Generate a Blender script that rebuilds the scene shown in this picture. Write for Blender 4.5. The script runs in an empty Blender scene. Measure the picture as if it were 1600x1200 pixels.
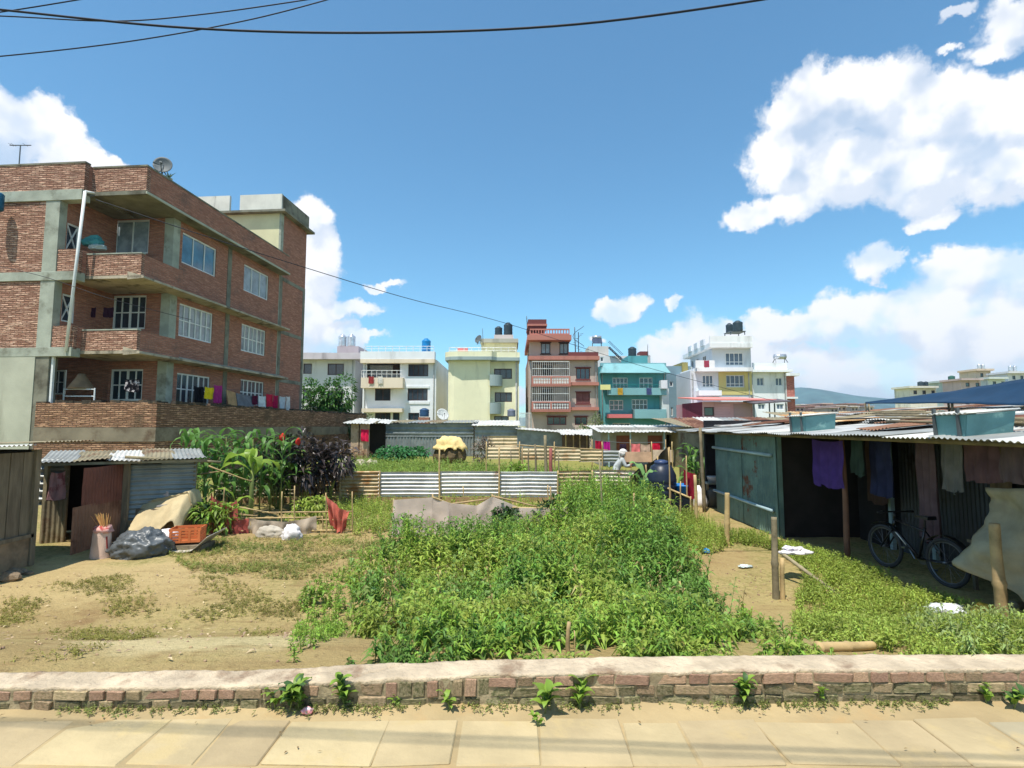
import bpy, bmesh, math, random
import numpy as np
from mathutils import Vector, Matrix, noise
R = math.radians
random.seed(7); rng = np.random.default_rng(7)
scene = bpy.context.scene
col = scene.collection

# ------------------------------------------------------------------ camera
F, EYE, PITCH = 820.0, 1.55, math.atan(65 / 820.0)
cam_d = bpy.data.cameras.new('camera'); cam = bpy.data.objects.new('camera', cam_d); col.objects.link(cam)
cam_d.sensor_width = 36; cam_d.lens = 36 * F / 1600; cam_d.clip_start = .05; cam_d.clip_end = 9000
cam.location = (0, 0, EYE); cam.rotation_euler = (math.pi / 2 + PITCH, 0, 0)
scene.camera = cam

# ------------------------------------------------------------------ exposure, sun, sky
vs = scene.view_settings
scene.display_settings.display_device = 'sRGB'
vs.view_transform = 'Standard'; vs.look = 'None'; vs.gamma = 1; vs.exposure = .85; vs.use_curve_mapping = False
SUN = Vector((-.20, -.34, 1)).normalized()
sun_d = bpy.data.lights.new('sun', 'SUN'); sun = bpy.data.objects.new('sun', sun_d); col.objects.link(sun)
sun_d.energy = 3.6; sun_d.angle = R(.53); sun_d.color = (1, .95, .86)
sun.rotation_euler = (-SUN).to_track_quat('-Z', 'Y').to_euler(); sun.location = (0, -5, 40)

def pray(px, py):
    x, y = (px - 800) / F, (600 - py) / F
    cp, sp = math.cos(PITCH), math.sin(PITCH)
    return Vector((x, cp - y * sp, sp + y * cp))
def P(px, py, Y):
    d = pray(px, py); return Vector((0, 0, EYE)) + d * (Y / d.y)

def lin(v): return tuple(((x / 255) / 12.92 if x <= 10 else ((x / 255 + .055) / 1.055) ** 2.4) for x in v)

class NT:
    """small helper round a node tree"""
    def __init__(s, t): s.t = t
    def n(s, typ, **k):
        nd = s.t.nodes.new(typ)
        for a, b in k.items(): setattr(nd, a, b)
        return nd
    def l(s, a, b): s.t.links.new(a, b)
    def math(s, op, a, b=None, c=None, clamp=False):
        m = s.n('ShaderNodeMath', operation=op); m.use_clamp = clamp
        for i, v in enumerate((a, b, c)):
            if v is None: continue
            if isinstance(v, (int, float)): m.inputs[i].default_value = v
            else: s.l(v, m.inputs[i])
        return m.outputs[0]
    def vmath(s, op, a, b=None):
        m = s.n('ShaderNodeVectorMath', operation=op)
        for i, v in enumerate((a, b)):
            if v is None: continue
            if isinstance(v, (tuple, list)): m.inputs[i].default_value = v
            elif isinstance(v, (int, float)): m.inputs['Scale'].default_value = v
            else: s.l(v, m.inputs[i])
        return m.outputs[1] if op in ('LENGTH', 'DISTANCE', 'DOT_PRODUCT') else m.outputs[0]
    def mix(s, f, a, b, blend='MIX'):
        m = s.n('ShaderNodeMix', data_type='RGBA', blend_type=blend)
        for sock, v in ((m.inputs[0], f), (m.inputs[6], a), (m.inputs[7], b)):
            if isinstance(v, (int, float)): sock.default_value = v
            elif isinstance(v, (tuple, list)): sock.default_value = (*v[:3], 1)
            else: s.l(v, sock)
        return m.outputs[2]
    def ramp(s, v, stops):
        r = s.n('ShaderNodeValToRGB'); e = r.color_ramp.elements
        while len(e) < len(stops): e.new(.5)
        for i, (p, c) in enumerate(stops):
            e[i].position = p; e[i].color = (c, c, c, 1) if isinstance(c, (int, float)) else (*c, 1)
        s.l(v, r.inputs[0]); return r.outputs[0]
    def noise(s, vec, scale, detail=4, rough=.55, dist=0):
        n = s.n('ShaderNodeTexNoise'); n.inputs['Scale'].default_value = scale; n.inputs['Detail'].default_value = detail
        n.inputs['Roughness'].default_value = rough; n.inputs['Distortion'].default_value = dist
        if vec is not None: s.l(vec, n.inputs['Vector'])
        return n
    def smooth(s, v, a, b, lo=0, hi=1):
        m = s.n('ShaderNodeMapRange', interpolation_type='SMOOTHSTEP')
        for i, x in enumerate((a, b, lo, hi)): m.inputs[i + 1].default_value = x
        s.l(v, m.inputs[0]); return m.outputs[0]

world = bpy.data.worlds.new('World'); scene.world = world; world.use_nodes = True
world.cycles.sampling_method = 'MANUAL'; world.cycles.sample_map_resolution = 256
def make_world():
    # cumulus heads as (px, py, rx, ry) of the photograph, turned into azimuth / elevation
    blobs = [(1265, 175, 95, 75), (1365, 150, 100, 70), (1450, 180, 110, 75), (1550, 200, 130, 75), (1640, 215, 120, 90), (1225, 245, 72, 70), (1330, 265, 120, 70),
             (1450, 270, 130, 70), (1570, 265, 120, 65), (1180, 335, 48, 22), (1240, 318, 75, 32), (1460, 337, 55, 18), (1425, 352, 18, 10),
             (1595, 25, 85, 60), (1560, 75, 65, 24), (1490, 78, 26, 9), (1500, 15, 40, 12),
             (-60, 210, 150, 110), (20, 190, 70, 55), (85, 205, 55, 55), (120, 250, 70, 50), (175, 255, 38, 26),
             (478, 350, 44, 48), (490, 405, 50, 55), (505, 440, 34, 38), (470, 500, 70, 80), (535, 478, 70, 22), (530, 525, 48, 34), (600, 445, 30, 7), (570, 528, 50, 9), (350, 420, 150, 90),
             (968, 482, 50, 24), (990, 474, 34, 22), (1048, 477, 16, 8), (1365, 405, 50, 30), (1395, 400, 40, 18), (1375, 428, 20, 14),
             (1500, 420, 85, 52), (1575, 430, 90, 55), (1300, 500, 70, 56), (1215, 510, 70, 40), (1380, 500, 110, 60), (1480, 500, 130, 90), (1580, 520, 140, 110),
             (1080, 535, 55, 46), (1045, 560, 70, 34), (1130, 545, 60, 40), (1180, 580, 150, 48), (1330, 590, 200, 60), (1520, 600, 220, 60), (960, 610, 130, 24), (700, 620, 200, 22), (930, 532, 20, 8)]
    g = bpy.data.node_groups.new('cloud_field', 'ShaderNodeTree')
    g.interface.new_socket('Vector', in_out='INPUT', socket_type='NodeSocketVector')
    g.interface.new_socket('Value', in_out='OUTPUT', socket_type='NodeSocketFloat')
    N = NT(g); gi = N.n('NodeGroupInput'); go = N.n('NodeGroupOutput'); acc = None
    for px, py, rx, ry in blobs:
        d = pray(px, py).normalized(); dx = pray(px + rx, py).normalized(); dy = pray(px, py - ry).normalized()
        az, el = math.atan2(d.x, d.y), math.asin(d.z)
        ra = max(.004, abs(math.atan2(dx.x, dx.y) - az)); re = max(.004, abs(math.asin(dy.z) - el))
        mm = N.n('ShaderNodeVectorMath', operation='MULTIPLY_ADD')
        N.l(gi.outputs[0], mm.inputs[0]); mm.inputs[1].default_value = (1 / ra, 1 / re, 0); mm.inputs[2].default_value = (-az / ra, -el / re, 0)
        ln = N.vmath('LENGTH', mm.outputs[0])
        k = min(1, (ra * re) ** .5 / .06) * .6 + .4
        v = N.math('MULTIPLY_ADD', ln, -k, k)
        if acc is None: acc = v
        else:
            m = N.n('ShaderNodeMath', operation='SMOOTH_MAX'); m.inputs[2].default_value = .12
            N.l(acc, m.inputs[0]); N.l(v, m.inputs[1]); acc = m.outputs[0]
    N.l(acc, go.inputs[0])
    W = NT(world.node_tree); W.t.nodes.clear()
    out = W.n('ShaderNodeOutputWorld')
    sky = W.n('ShaderNodeTexSky', sky_type='NISHITA'); sky.sun_disc = False
    sky.sun_elevation = math.asin(SUN.z); sky.sun_rotation = math.atan2(SUN.x, SUN.y); sky.altitude = 1300; sky.air_density = 1.15; sky.dust_density = .5; sky.ozone_density = 1.6
    tc = W.n('ShaderNodeTexCoord'); dirv = tc.outputs['Generated']
    sp = W.n('ShaderNodeSeparateXYZ'); W.l(dirv, sp.inputs[0])
    az = W.math('ARCTAN2', sp.outputs[0], sp.outputs[1])
    az = W.math('ADD', W.math('PINGPONG', W.math('ADD', az, .84), 1.68), -.84)
    el = W.math('ARCSINE', sp.outputs[2])
    cb = W.n('ShaderNodeCombineXYZ'); W.l(az, cb.inputs[0]); W.l(el, cb.inputs[1])
    base = cb.outputs[0]
    n1 = W.noise(base, 9, 2, .5); n2 = W.noise(base, 26, 7, .62)
    w1 = W.vmath('SCALE', W.vmath('SUBTRACT', n1.outputs['Color'], (.5, .5, .5)), .07)
    w2 = W.vmath('SCALE', W.vmath('SUBTRACT', n2.outputs['Color'], (.5, .5, .5)), .055)
    q = W.vmath('ADD', base, W.vmath('ADD', w1, w2))
    def field(v):
        gn = W.n('ShaderNodeGroup'); gn.node_tree = g; W.l(v, gn.inputs[0]); return gn.outputs[0]
    f0 = field(q); f1 = field(W.vmath('ADD', q, (-.018, .034, 0)))
    bill = W.noise(q, 30, 5, .55)
    soft = W.noise(base, 12, 3, .5)
    dens = W.math('ADD', f0, W.math('MULTIPLY', W.math('SUBTRACT', bill.outputs['Fac'], .5), .5))
    cov = W.smooth(dens, -.05, .24)
    thin = W.smooth(soft.outputs['Fac'], .36, .54, .62, 1.0)
    lowfade = W.smooth(el, -.02, .1, .82, 1)
    cov = W.math('MULTIPLY', W.math('MULTIPLY', cov, thin), lowfade)
    dd = W.math('SUBTRACT', f0, f1)
    lit = W.math('ADD', W.math('MULTIPLY', dd, 2.0), W.math('ADD', W.math('MULTIPLY', W.math('SUBTRACT', soft.outputs['Fac'], .5), 1.7), W.math('MULTIPLY', W.math('SUBTRACT', bill.outputs['Fac'], .5), 1.3)))
    lit = W.smooth(lit, -.75, .45)
    ccol = W.mix(lit, (.70, .77, .88), (.97, .975, 1))
    ccol = W.mix(W.smooth(el, .03, .25, .25, 0), ccol, (.90, .94, 1.0))
    bg1 = W.n('ShaderNodeBackground'); bg1.inputs[1].default_value = .110
    W.l(W.mix(1.0, sky.outputs[0], (.60, .95, .99), 'MULTIPLY'), bg1.inputs[0])
    bg2 = W.n('ShaderNodeBackground'); bg2.inputs[1].default_value = .63; W.l(ccol, bg2.inputs[0])
    ms = W.n('ShaderNodeMixShader'); W.l(cov, ms.inputs[0]); W.l(bg1.outputs[0], ms.inputs[1]); W.l(bg2.outputs[0], ms.inputs[2])
    W.l(ms.outputs[0], out.inputs[0])
make_world()

# ------------------------------------------------------------------ terrain
GZ = -.65
def gz(x, y):
    t = min(1, max(0, (6.2 - y) / 2.9)); t = t * t * (3 - 2 * t)
    z = GZ + .70 * t
    if y < 40: z += .05 * (noise.noise((x * .5, y * .5, 3)) ) + .018 * noise.noise((x * 2.1, y * 2.1, 8))
    return z
def gp(px, py):
    d = pray(px, py); t = 3.26 / d.y; o = Vector((0, 0, EYE))
    while t < 80:
        p = o + d * t
        if p.z <= gz(p.x, p.y): break
        t += .01 + t * .002
    return Vector((p.x, p.y, gz(p.x, p.y)))
def onz(x, y, dz=0): return Vector((x, y, gz(x, y) + dz))

# ------------------------------------------------------------------ materials
MATS = {}
def M(name, base, rough=.85, var=.18, scale=3, detail=5, bump=.15, bscale=30, rnd=0, col2=None, c2a=.5, c2b=.62, c2scale=2.5, metal=0, spec=.3, island=0, trans=0, streak=False, srgb=True, stretch=None):
    if name in MATS: return MATS[name]
    m = bpy.data.materials.new(name); m.use_nodes = True; N = NT(m.node_tree)
    bs = N.t.nodes['Principled BSDF']; tc = N.n('ShaderNodeTexCoord'); vec = tc.outputs['Object']
    oi = N.n('ShaderNodeObjectInfo')
    off = N.n('ShaderNodeCombineXYZ'); N.l(N.math('MULTIPLY', oi.outputs['Random'], 37.0), off.inputs[0]); N.l(N.math('MULTIPLY', oi.outputs['Random'], 91.0), off.inputs[2])
    vec = N.vmath('ADD', vec, off.outputs[0])
    if stretch: vec = N.vmath('MULTIPLY', vec, stretch)
    a = lin(base) if srgb else base
    n1 = N.noise(vec, scale, detail)
    c = N.mix(N.smooth(n1.outputs['Fac'], .3, .7), tuple(x * (1 - var) for x in a), tuple(min(1, x * (1 + var)) for x in a))
    if col2:
        vv = N.vmath('MULTIPLY', vec, (1, 1, .18)) if streak else vec
        n2 = N.noise(vv, c2scale, 6, .65)
        c = N.mix(N.smooth(n2.outputs['Fac'], c2a, c2b), c, lin(col2) if srgb else col2)
    if rnd:
        h = N.n('ShaderNodeHueSaturation'); N.l(c, h.inputs['Color'])
        N.l(N.math('MULTIPLY_ADD', oi.outputs['Random'], 2 * rnd, 1 - rnd), h.inputs['Value'])
        N.l(N.math('MULTIPLY_ADD', oi.outputs['Random'], rnd * .08, .5 - rnd * .04), h.inputs['Hue']); c = h.outputs[0]
    if island:
        ge = N.n('ShaderNodeNewGeometry'); h = N.n('ShaderNodeHueSaturation'); N.l(c, h.inputs['Color'])
        N.l(N.math('MULTIPLY_ADD', ge.outputs['Random Per Island'], 2 * island, 1 - island), h.inputs['Value'])
        N.l(N.math('MULTIPLY_ADD', ge.outputs['Random Per Island'], .04, .463), h.inputs['Hue']); c = h.outputs[0]
    N.l(c, bs.inputs['Base Color'])
    bs.inputs['Roughness'].default_value = rough; bs.inputs['Metallic'].default_value = metal; bs.inputs['Specular IOR Level'].default_value = spec
    if bump:
        b = N.n('ShaderNodeBump'); b.inputs['Strength'].default_value = bump; b.inputs['Distance'].default_value = .02
        nb = N.noise(vec, bscale, 5, .6); N.l(nb.outputs['Fac'], b.inputs['Height']); N.l(b.outputs[0], bs.inputs['Normal'])
    if trans:
        tr = N.n('ShaderNodeBsdfTranslucent'); N.l(N.mix(.5, c, tuple(min(1, x * 1.5) for x in a), 'MIX'), tr.inputs[0])
        ms = N.n('ShaderNodeMixShader'); ms.inputs[0].default_value = trans
        N.l(bs.outputs[0], ms.inputs[1]); N.l(tr.outputs[0], ms.inputs[2]); N.l(ms.outputs[0], N.t.nodes['Material Output'].inputs[0])
    MATS[name] = m; return m

def leafmat(name, base, island=.35, trans=.3, var=.25, rough=.5):
    return M(name, base, rough=rough, var=var, scale=1.3, detail=3, bump=0, island=island, trans=trans, spec=.35)

def brickmat(name, c1, c2, mortar, bl=.24, bh=.075, ms=.012, strength=.9, dirt=(70, 60, 52), dirt_a=.52, dirt_b=.75, wobble=.05, streak=.6):
    m = bpy.data.materials.new(name); m.use_nodes = True; N = NT(m.node_tree); bs = N.t.nodes['Principled BSDF']
    tc = N.n('ShaderNodeTexCoord'); s = N.n('ShaderNodeSeparateXYZ'); N.l(tc.outputs['Object'], s.inputs[0])
    cb = N.n('ShaderNodeCombineXYZ'); N.l(N.math('ADD', s.outputs[0], s.outputs[1]), cb.inputs[0]); N.l(s.outputs[2], cb.inputs[1])
    wob = N.noise(tc.outputs['Object'], 3.2, 3); wo = N.vmath('SCALE', N.vmath('SUBTRACT', wob.outputs['Color'], (.5, .5, .5)), wobble)
    v = N.vmath('ADD', cb.outputs[0], wo)
    br = N.n('ShaderNodeTexBrick'); N.l(v, br.inputs['Vector'])
    br.inputs['Color1'].default_value = (*lin(c1), 1); br.inputs['Color2'].default_value = (*lin(c2), 1); br.inputs['Mortar'].default_value = (*lin(mortar), 1)
    br.inputs['Scale'].default_value = 1; br.inputs['Mortar Size'].default_value = ms; br.inputs['Mortar Smooth'].default_value = .35; br.inputs['Bias'].default_value = -.1
    br.inputs['Brick Width'].default_value = bl; br.inputs['Row Height'].default_value = bh
    fine = N.noise(tc.outputs['Object'], 14, 5, .65)
    c = N.mix(N.smooth(fine.outputs['Fac'], .3, .75, 0, .5), br.outputs[0], tuple(x * .45 for x in lin(c1)))
    raking = N.noise(N.vmath('MULTIPLY', tc.outputs['Object'], (2.6, 2.6, 17)), 1.0, 5, .62)  # drives dark and bright streaks that paint raking light on the courses
    c = N.mix(N.smooth(raking.outputs['Fac'], .40, .62, streak, 0), c, tuple(x * .38 for x in lin(c2)))
    c = N.mix(N.smooth(raking.outputs['Fac'], .56, .72, 0, streak * .8), c, tuple(min(1, x * 1.35) for x in lin(c1)))
    big = N.noise(tc.outputs['Object'], .9, 6, .65)
    c = N.mix(N.smooth(big.outputs['Fac'], dirt_a, dirt_b, 0, .75), c, lin(dirt))
    N.l(c, bs.inputs['Base Color']); bs.inputs['Roughness'].default_value = .92; bs.inputs['Specular IOR Level'].default_value = .15
    b = N.n('ShaderNodeBump'); b.inputs['Strength'].default_value = strength; b.inputs['Distance'].default_value = .05
    hgt = N.math('ADD', N.math('MULTIPLY', br.outputs['Fac'], -1.0), N.math('MULTIPLY', fine.outputs['Fac'], .7)); hgt = N.math('ADD', hgt, N.math('MULTIPLY', raking.outputs['Fac'], 2.2 * streak))
    N.l(hgt, b.inputs['Height']); N.l(b.outputs[0], bs.inputs['Normal'])
    MATS[name] = m; return m

def corrmat(name, base, rust, ra=.5, rb=.66, rough=.5, metal=.25, rscale=1.6, stain=None):
    m = bpy.data.materials.new(name); m.use_nodes = True; N = NT(m.node_tree); bs = N.t.nodes['Principled BSDF']
    tc = N.n('ShaderNodeTexCoord'); oi = N.n('ShaderNodeObjectInfo')
    off = N.n('ShaderNodeCombineXYZ'); N.l(N.math('MULTIPLY', oi.outputs['Random'], 57.0), off.inputs[0]); N.l(N.math('MULTIPLY', oi.outputs['Random'], 31.0), off.inputs[1])
    v = N.vmath('ADD', tc.outputs['Object'], off.outputs[0])
    n1 = N.noise(v, 2.2, 5, .6); n2 = N.noise(v, rscale, 8, .68)
    shift = N.math('MULTIPLY_ADD', oi.outputs['Random'], .16, -.08)
    c = N.mix(N.smooth(n1.outputs['Fac'], .3, .7), tuple(x * .78 for x in lin(base)), tuple(min(1, x * 1.15) for x in lin(base)))
    if stain:
        n3 = N.noise(v, .9, 6, .7); c = N.mix(N.smooth(n3.outputs['Fac'], .48, .62), c, lin(stain))
    rf = N.smooth(N.math('ADD', n2.outputs['Fac'], shift), ra, rb)
    c = N.mix(rf, c, lin(rust)); N.l(c, bs.inputs['Base Color'])
    N.l(N.math('MULTIPLY_ADD', rf, .35, rough, True), bs.inputs['Roughness'])
    bs.inputs['Metallic'].default_value = metal
    b = N.n('ShaderNodeBump'); b.inputs['Strength'].default_value = .12; b.inputs['Distance'].default_value = .01
    N.l(N.noise(v, 22, 4).outputs['Fac'], b.inputs['Height']); N.l(b.outputs[0], bs.inputs['Normal'])
    MATS[name] = m; return m

# ------------------------------------------------------------------ mesh helpers
WLOC = {}
def tag(o, label=None, cat=None, group=None, kind=None):
    if label: o['label'] = label
    if cat: o['category'] = cat
    if group: o['group'] = group
    if kind: o['kind'] = kind
    return o
def thing(name, label, cat, loc, group=None, rz=0):
    o = bpy.data.objects.new(name, None); col.objects.link(o); o.location = loc; o.rotation_euler = (0, 0, rz); o.empty_display_size = .2
    WLOC[o.name] = Vector(loc); return tag(o, label, cat, group)

class MB:
    def __init__(s): s.v = []; s.f = []
    def add(s, vs_, fs):
        n = len(s.v); s.v += [tuple(v) for v in vs_]; s.f += [tuple(i + n for i in f) for f in fs]; return s
    def box(s, x0, x1, y0, y1, z0, z1):
        if x0 > x1: x0, x1 = x1, x0
        if y0 > y1: y0, y1 = y1, y0
        if z0 > z1: z0, z1 = z1, z0
        return s.add([(x0, y0, z0), (x1, y0, z0), (x1, y1, z0), (x0, y1, z0), (x0, y0, z1), (x1, y0, z1), (x1, y1, z1), (x0, y1, z1)],
                     [(0, 3, 2, 1), (4, 5, 6, 7), (0, 1, 5, 4), (1, 2, 6, 5), (2, 3, 7, 6), (3, 0, 4, 7)])
    def hexa(s, lo, hi):   # 4 bottom corners, 4 top corners
        return s.add(list(lo) + list(hi), [(0, 3, 2, 1), (4, 5, 6, 7), (0, 1, 5, 4), (1, 2, 6, 5), (2, 3, 7, 6), (3, 0, 4, 7)])
    def bar(s, p, q, w, h=None, up=(0, 0, 1)):
        p, q = Vector(p), Vector(q); d = (q - p).normalized(); u = Vector(up)
        if abs(d.dot(u)) > .98: u = Vector((0, 1, 0))
        a = d.cross(u).normalized(); b = a.cross(d); h = h or w; a = a * w / 2; b = b * h / 2
        return s.hexa([p - a - b, q - a - b, q + a - b, p + a - b], [p - a + b, q - a + b, q + a + b, p + a + b])
    def tube(s, pts, r, n=8, cap=True):
        pts = [Vector(p) for p in pts]; k = len(pts); rr = r if isinstance(r, (list, tuple)) else [r] * k
        base = len(s.v); ref = None
        for i, p in enumerate(pts):
            d = (pts[min(i + 1, k - 1)] - pts[max(i - 1, 0)]).normalized()
            if ref is None:
                ref = Vector((0, 0, 1)) if abs(d.z) < .9 else Vector((1, 0, 0))
            a = d.cross(ref).normalized(); b = a.cross(d).normalized(); ref = b
            for j in range(n):
                t = 2 * math.pi * j / n; s.v.append(tuple(p + a * math.cos(t) * rr[i] + b * math.sin(t) * rr[i]))
        for i in range(k - 1):
            for j in range(n):
                j2 = (j + 1) % n; s.f.append((base + i * n + j, base + i * n + j2, base + (i + 1) * n + j2, base + (i + 1) * n + j))
        if cap:
            s.f.append(tuple(base + j for j in range(n))[::-1]); s.f.append(tuple(base + (k - 1) * n + j for j in range(n)))
        return s
    def lathe(s, prof, c=(0, 0, 0), n=20, cap=True):
        base = len(s.v); k = len(prof)
        for r, z in prof:
            for j in range(n):
                t = 2 * math.pi * j / n; s.v.append((c[0] + r * math.cos(t), c[1] + r * math.sin(t), c[2] + z))
        for i in range(k - 1):
            for j in range(n):
                j2 = (j + 1) % n; s.f.append((base + i * n + j, base + i * n + j2, base + (i + 1) * n + j2, base + (i + 1) * n + j))
        if cap:
            s.f.append(tuple(base + j for j in range(n))[::-1]); s.f.append(tuple(base + (k - 1) * n + j for j in range(n)))
        return s
    def grid(s, fn, nu, nv, thick=0):
        """surface fn(u, v) with u, v in 0..1; thick = offset vector for a second skin"""
        base = len(s.v); W_ = nu + 1
        for j in range(nv + 1):
            for i in range(nu + 1): s.v.append(tuple(fn(i / nu, j / nv)))
        for j in range(nv):
            for i in range(nu): a = base + j * W_ + i; s.f.append((a, a + 1, a + 1 + W_, a + W_))
        return s
    def build(s, name, mat, parent=None, smooth=False, bevel=0, local=False, solid=0):
        V = np.array(s.v, dtype=float); c = (V.min(0) + V.max(0)) / 2; c[2] = V[:, 2].min(); V = V - c
        me = bpy.data.meshes.new(name); me.from_pydata(V.tolist(), [], s.f); me.update()
        if smooth: me.polygons.foreach_set('use_smooth', [True] * len(me.polygons))
        me.materials.append(mat)
        o = bpy.data.objects.new(name, me); col.objects.link(o)
        loc = Vector(c)
        if parent is not None:
            o.parent = parent
            if not local: loc = loc - WLOC[parent.name]
        o.location = loc
        if parent is None or not local: WLOC[o.name] = Vector(c)
        if local: WLOC[o.name] = Vector(c); 
        if bevel:
            b = o.modifiers.new('edge', 'BEVEL'); b.width = bevel; b.segments = 1 if bevel < .01 else 2; b.limit_method = 'ANGLE'
        if solid:
            b = o.modifiers.new('thick', 'SOLIDIFY'); b.thickness = solid
        return o

def arr_mesh(name, V, Fc, mat, parent=None, smooth=False):
    """big triangle mesh from numpy arrays"""
    me = bpy.data.meshes.new(name); nv, nf = len(V), len(Fc); k = Fc.shape[1]
    me.vertices.add(nv); me.vertices.foreach_set('co', V.astype(np.float32).ravel())
    me.loops.add(nf * k); me.loops.foreach_set('vertex_index', Fc.astype(np.int32).ravel())
    me.polygons.add(nf); me.polygons.foreach_set('loop_start', np.arange(0, nf * k, k, dtype=np.int32)); me.polygons.foreach_set('loop_total', np.full(nf, k, dtype=np.int32))
    if smooth: me.polygons.foreach_set('use_smooth', np.ones(nf, dtype=bool))
    me.update(calc_edges=True); me.validate(); me.materials.append(mat)
    o = bpy.data.objects.new(name, me); col.objects.link(o)
    if parent is not None: o.parent = parent; o.location = -WLOC[parent.name]
    return o

def leaves(base, d, up, L, Wd, droop=.25, fold=.25):
    """N leaves, each 5 verts / 4 tris. base, d, up: (N,3)"""
    base, d, up = np.asarray(base, float), np.asarray(d, float), np.asarray(up, float)
    d = d / np.linalg.norm(d, axis=1, keepdims=True)
    s = np.cross(d, up); s /= np.maximum(1e-6, np.linalg.norm(s, axis=1, keepdims=True)); u = np.cross(s, d)
    L = np.asarray(L)[:, None]; Wd = np.asarray(Wd)[:, None]
    mid = base + d * L * .45 + u * L * .04
    V = np.stack([base, mid - s * Wd / 2 + u * Wd * fold, mid, mid + s * Wd / 2 + u * Wd * fold, base + d * L - np.array([0, 0, 1]) * L * droop], 1).reshape(-1, 3)
    n = len(base); o = np.arange(n)[:, None] * 5
    Fc = np.concatenate([o + [0, 2, 1], o + [0, 3, 2], o + [1, 2, 4], o + [2, 3, 4]], 1).reshape(-1, 3)
    return V, Fc

def merge(lst):
    Vs, Fs, k = [], [], 0
    for V, Fc in lst: Vs.append(V); Fs.append(Fc + k); k += len(V)
    return np.concatenate(Vs), np.concatenate(Fs)

def stems(p, q, r):
    p, q = np.asarray(p), np.asarray(q); n = len(p); Vs = []
    for k in range(3):
        a = k * 2.094; off = np.stack([np.full(n, np.cos(a) * r), np.full(n, np.sin(a) * r), np.zeros(n)], 1); Vs += [p + off, q + off * .5]
    V = np.stack(Vs, 1).reshape(-1, 3); o = np.arange(n)[:, None] * 6
    t = []
    for k in range(3):
        a, b = 2 * k, 2 * ((k + 1) % 3); t += [o + [a, b, b + 1], o + [a, b + 1, a + 1]]
    return V, np.concatenate(t, 1).reshape(-1, 3)

def weeds(pos, h, nleaf, L0, aspect, lean=.18, r=None, droop=.3, top_only=False):
    """leafy upright weeds: pos (N,3), h (N,)"""
    r = r or rng; n = len(pos); pos = np.asarray(pos)
    ld = np.stack([r.normal(0, lean, n), r.normal(0, lean, n), np.ones(n)], 1)
    tip = pos + ld * h[:, None]
    t = (np.arange(nleaf) + r.random((n, nleaf))) / nleaf
    t = (.35 + .65 * t) if top_only else (.12 + .88 * t)
    b = pos[:, None] + ld[:, None] * (h[:, None] * t)[..., None]
    a = np.arange(nleaf) * 2.4 + r.random((n, 1)) * 6.28 + r.normal(0, .4, (n, nleaf)); pit = r.normal(.35, .35, (n, nleaf)) + (t - .5) * .7
    d = np.stack([np.cos(a) * np.cos(pit), np.sin(a) * np.cos(pit), np.sin(pit)], 2)
    sz = L0 * (1.15 - .55 * t) * r.uniform(.65, 1.25, (n, nleaf))
    sc = np.minimum(1.15, .55 + h * .8)[:, None]; sz = sz * sc
    N_ = n * nleaf; up = np.tile([0, 0, 1.0], (N_, 1)) + r.normal(0, .25, (N_, 3))
    lv = leaves(b.reshape(-1, 3), d.reshape(-1, 3), up, sz.ravel(), sz.ravel() * aspect * r.uniform(.8, 1.2, N_), droop)
    return lv, stems(pos - [0, 0, .05], tip, .004)

def blades(pos, hmin, hmax, w=.006, spread=.5, r=None):
    r = r or rng; n = len(pos); h = r.uniform(hmin, hmax, n)
    a = r.random(n) * 6.28; k = r.random(n) * spread
    d = np.stack([np.cos(a) * k, np.sin(a) * k, np.ones(n)], 1)
    up = np.stack([np.cos(a), np.sin(a), np.zeros(n)], 1)
    return leaves(pos, d, up, h, np.full(n, w) * r.uniform(.7, 1.4, n), droop=.25, fold=.1)

def in_poly(x, y, poly):
    x, y = np.asarray(x), np.asarray(y); ins = np.zeros(x.shape, bool); n = len(poly)
    for i in range(n):
        (x1, y1), (x2, y2) = poly[i], poly[(i + 1) % n]
        c = ((y1 > y) != (y2 > y)) & (x < (x2 - x1) * (y - y1) / (y2 - y1 + 1e-9) + x1); ins ^= c
    return ins
def scatter(poly, n, r=None, clump=0, cs=1.0, seed=0):
    """n random ground points inside a polygon of (x, y); clump > 0 keeps points where a noise is above it"""
    r = r or rng; xs, ys = zip(*poly); out = []; tries = 0
    while len(out) < n and tries < 60:
        tries += 1
        x = r.uniform(min(xs), max(xs), n * 2); y = r.uniform(min(ys), max(ys), n * 2); k = in_poly(x, y, poly)
        for a, b in zip(x[k], y[k]):
            if clump and noise.noise((a * cs, b * cs, seed)) < clump + r.normal(0, .12): continue
            out.append((a, b, gz(a, b)))
            if len(out) >= n: break
    return np.array(out)
def gpoly(*pix): return [(p.x, p.y) for p in (gp(a, b) for a, b in pix)]

def corr(w, l, o, ux, uy, pitch=.076, amp=.011, nl=4, warp=.012, seed=0, sub=6):
    """corrugated sheet: width w across the waves along ux, length l along uy, from corner o"""
    o, ux, uy = Vector(o), Vector(ux).normalized(), Vector(uy).normalized(); un = ux.cross(uy).normalized(); nw = max(2, int(w / pitch * sub)); rs = random.Random(seed)
    ph = rs.random() * 9
    def fn(u, v):
        x = u * w; z = amp * math.sin(2 * math.pi * x / pitch) + warp * noise.noise((x * 1.3 + ph, v * l * 1.3, ph))
        return o + ux * (x + .01 * noise.noise((v * 3, ph, 1))) + uy * (v * l + .012 * noise.noise((x * 2, ph, 5))) + un * z
    return MB().grid(fn, nw, nl)

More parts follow.
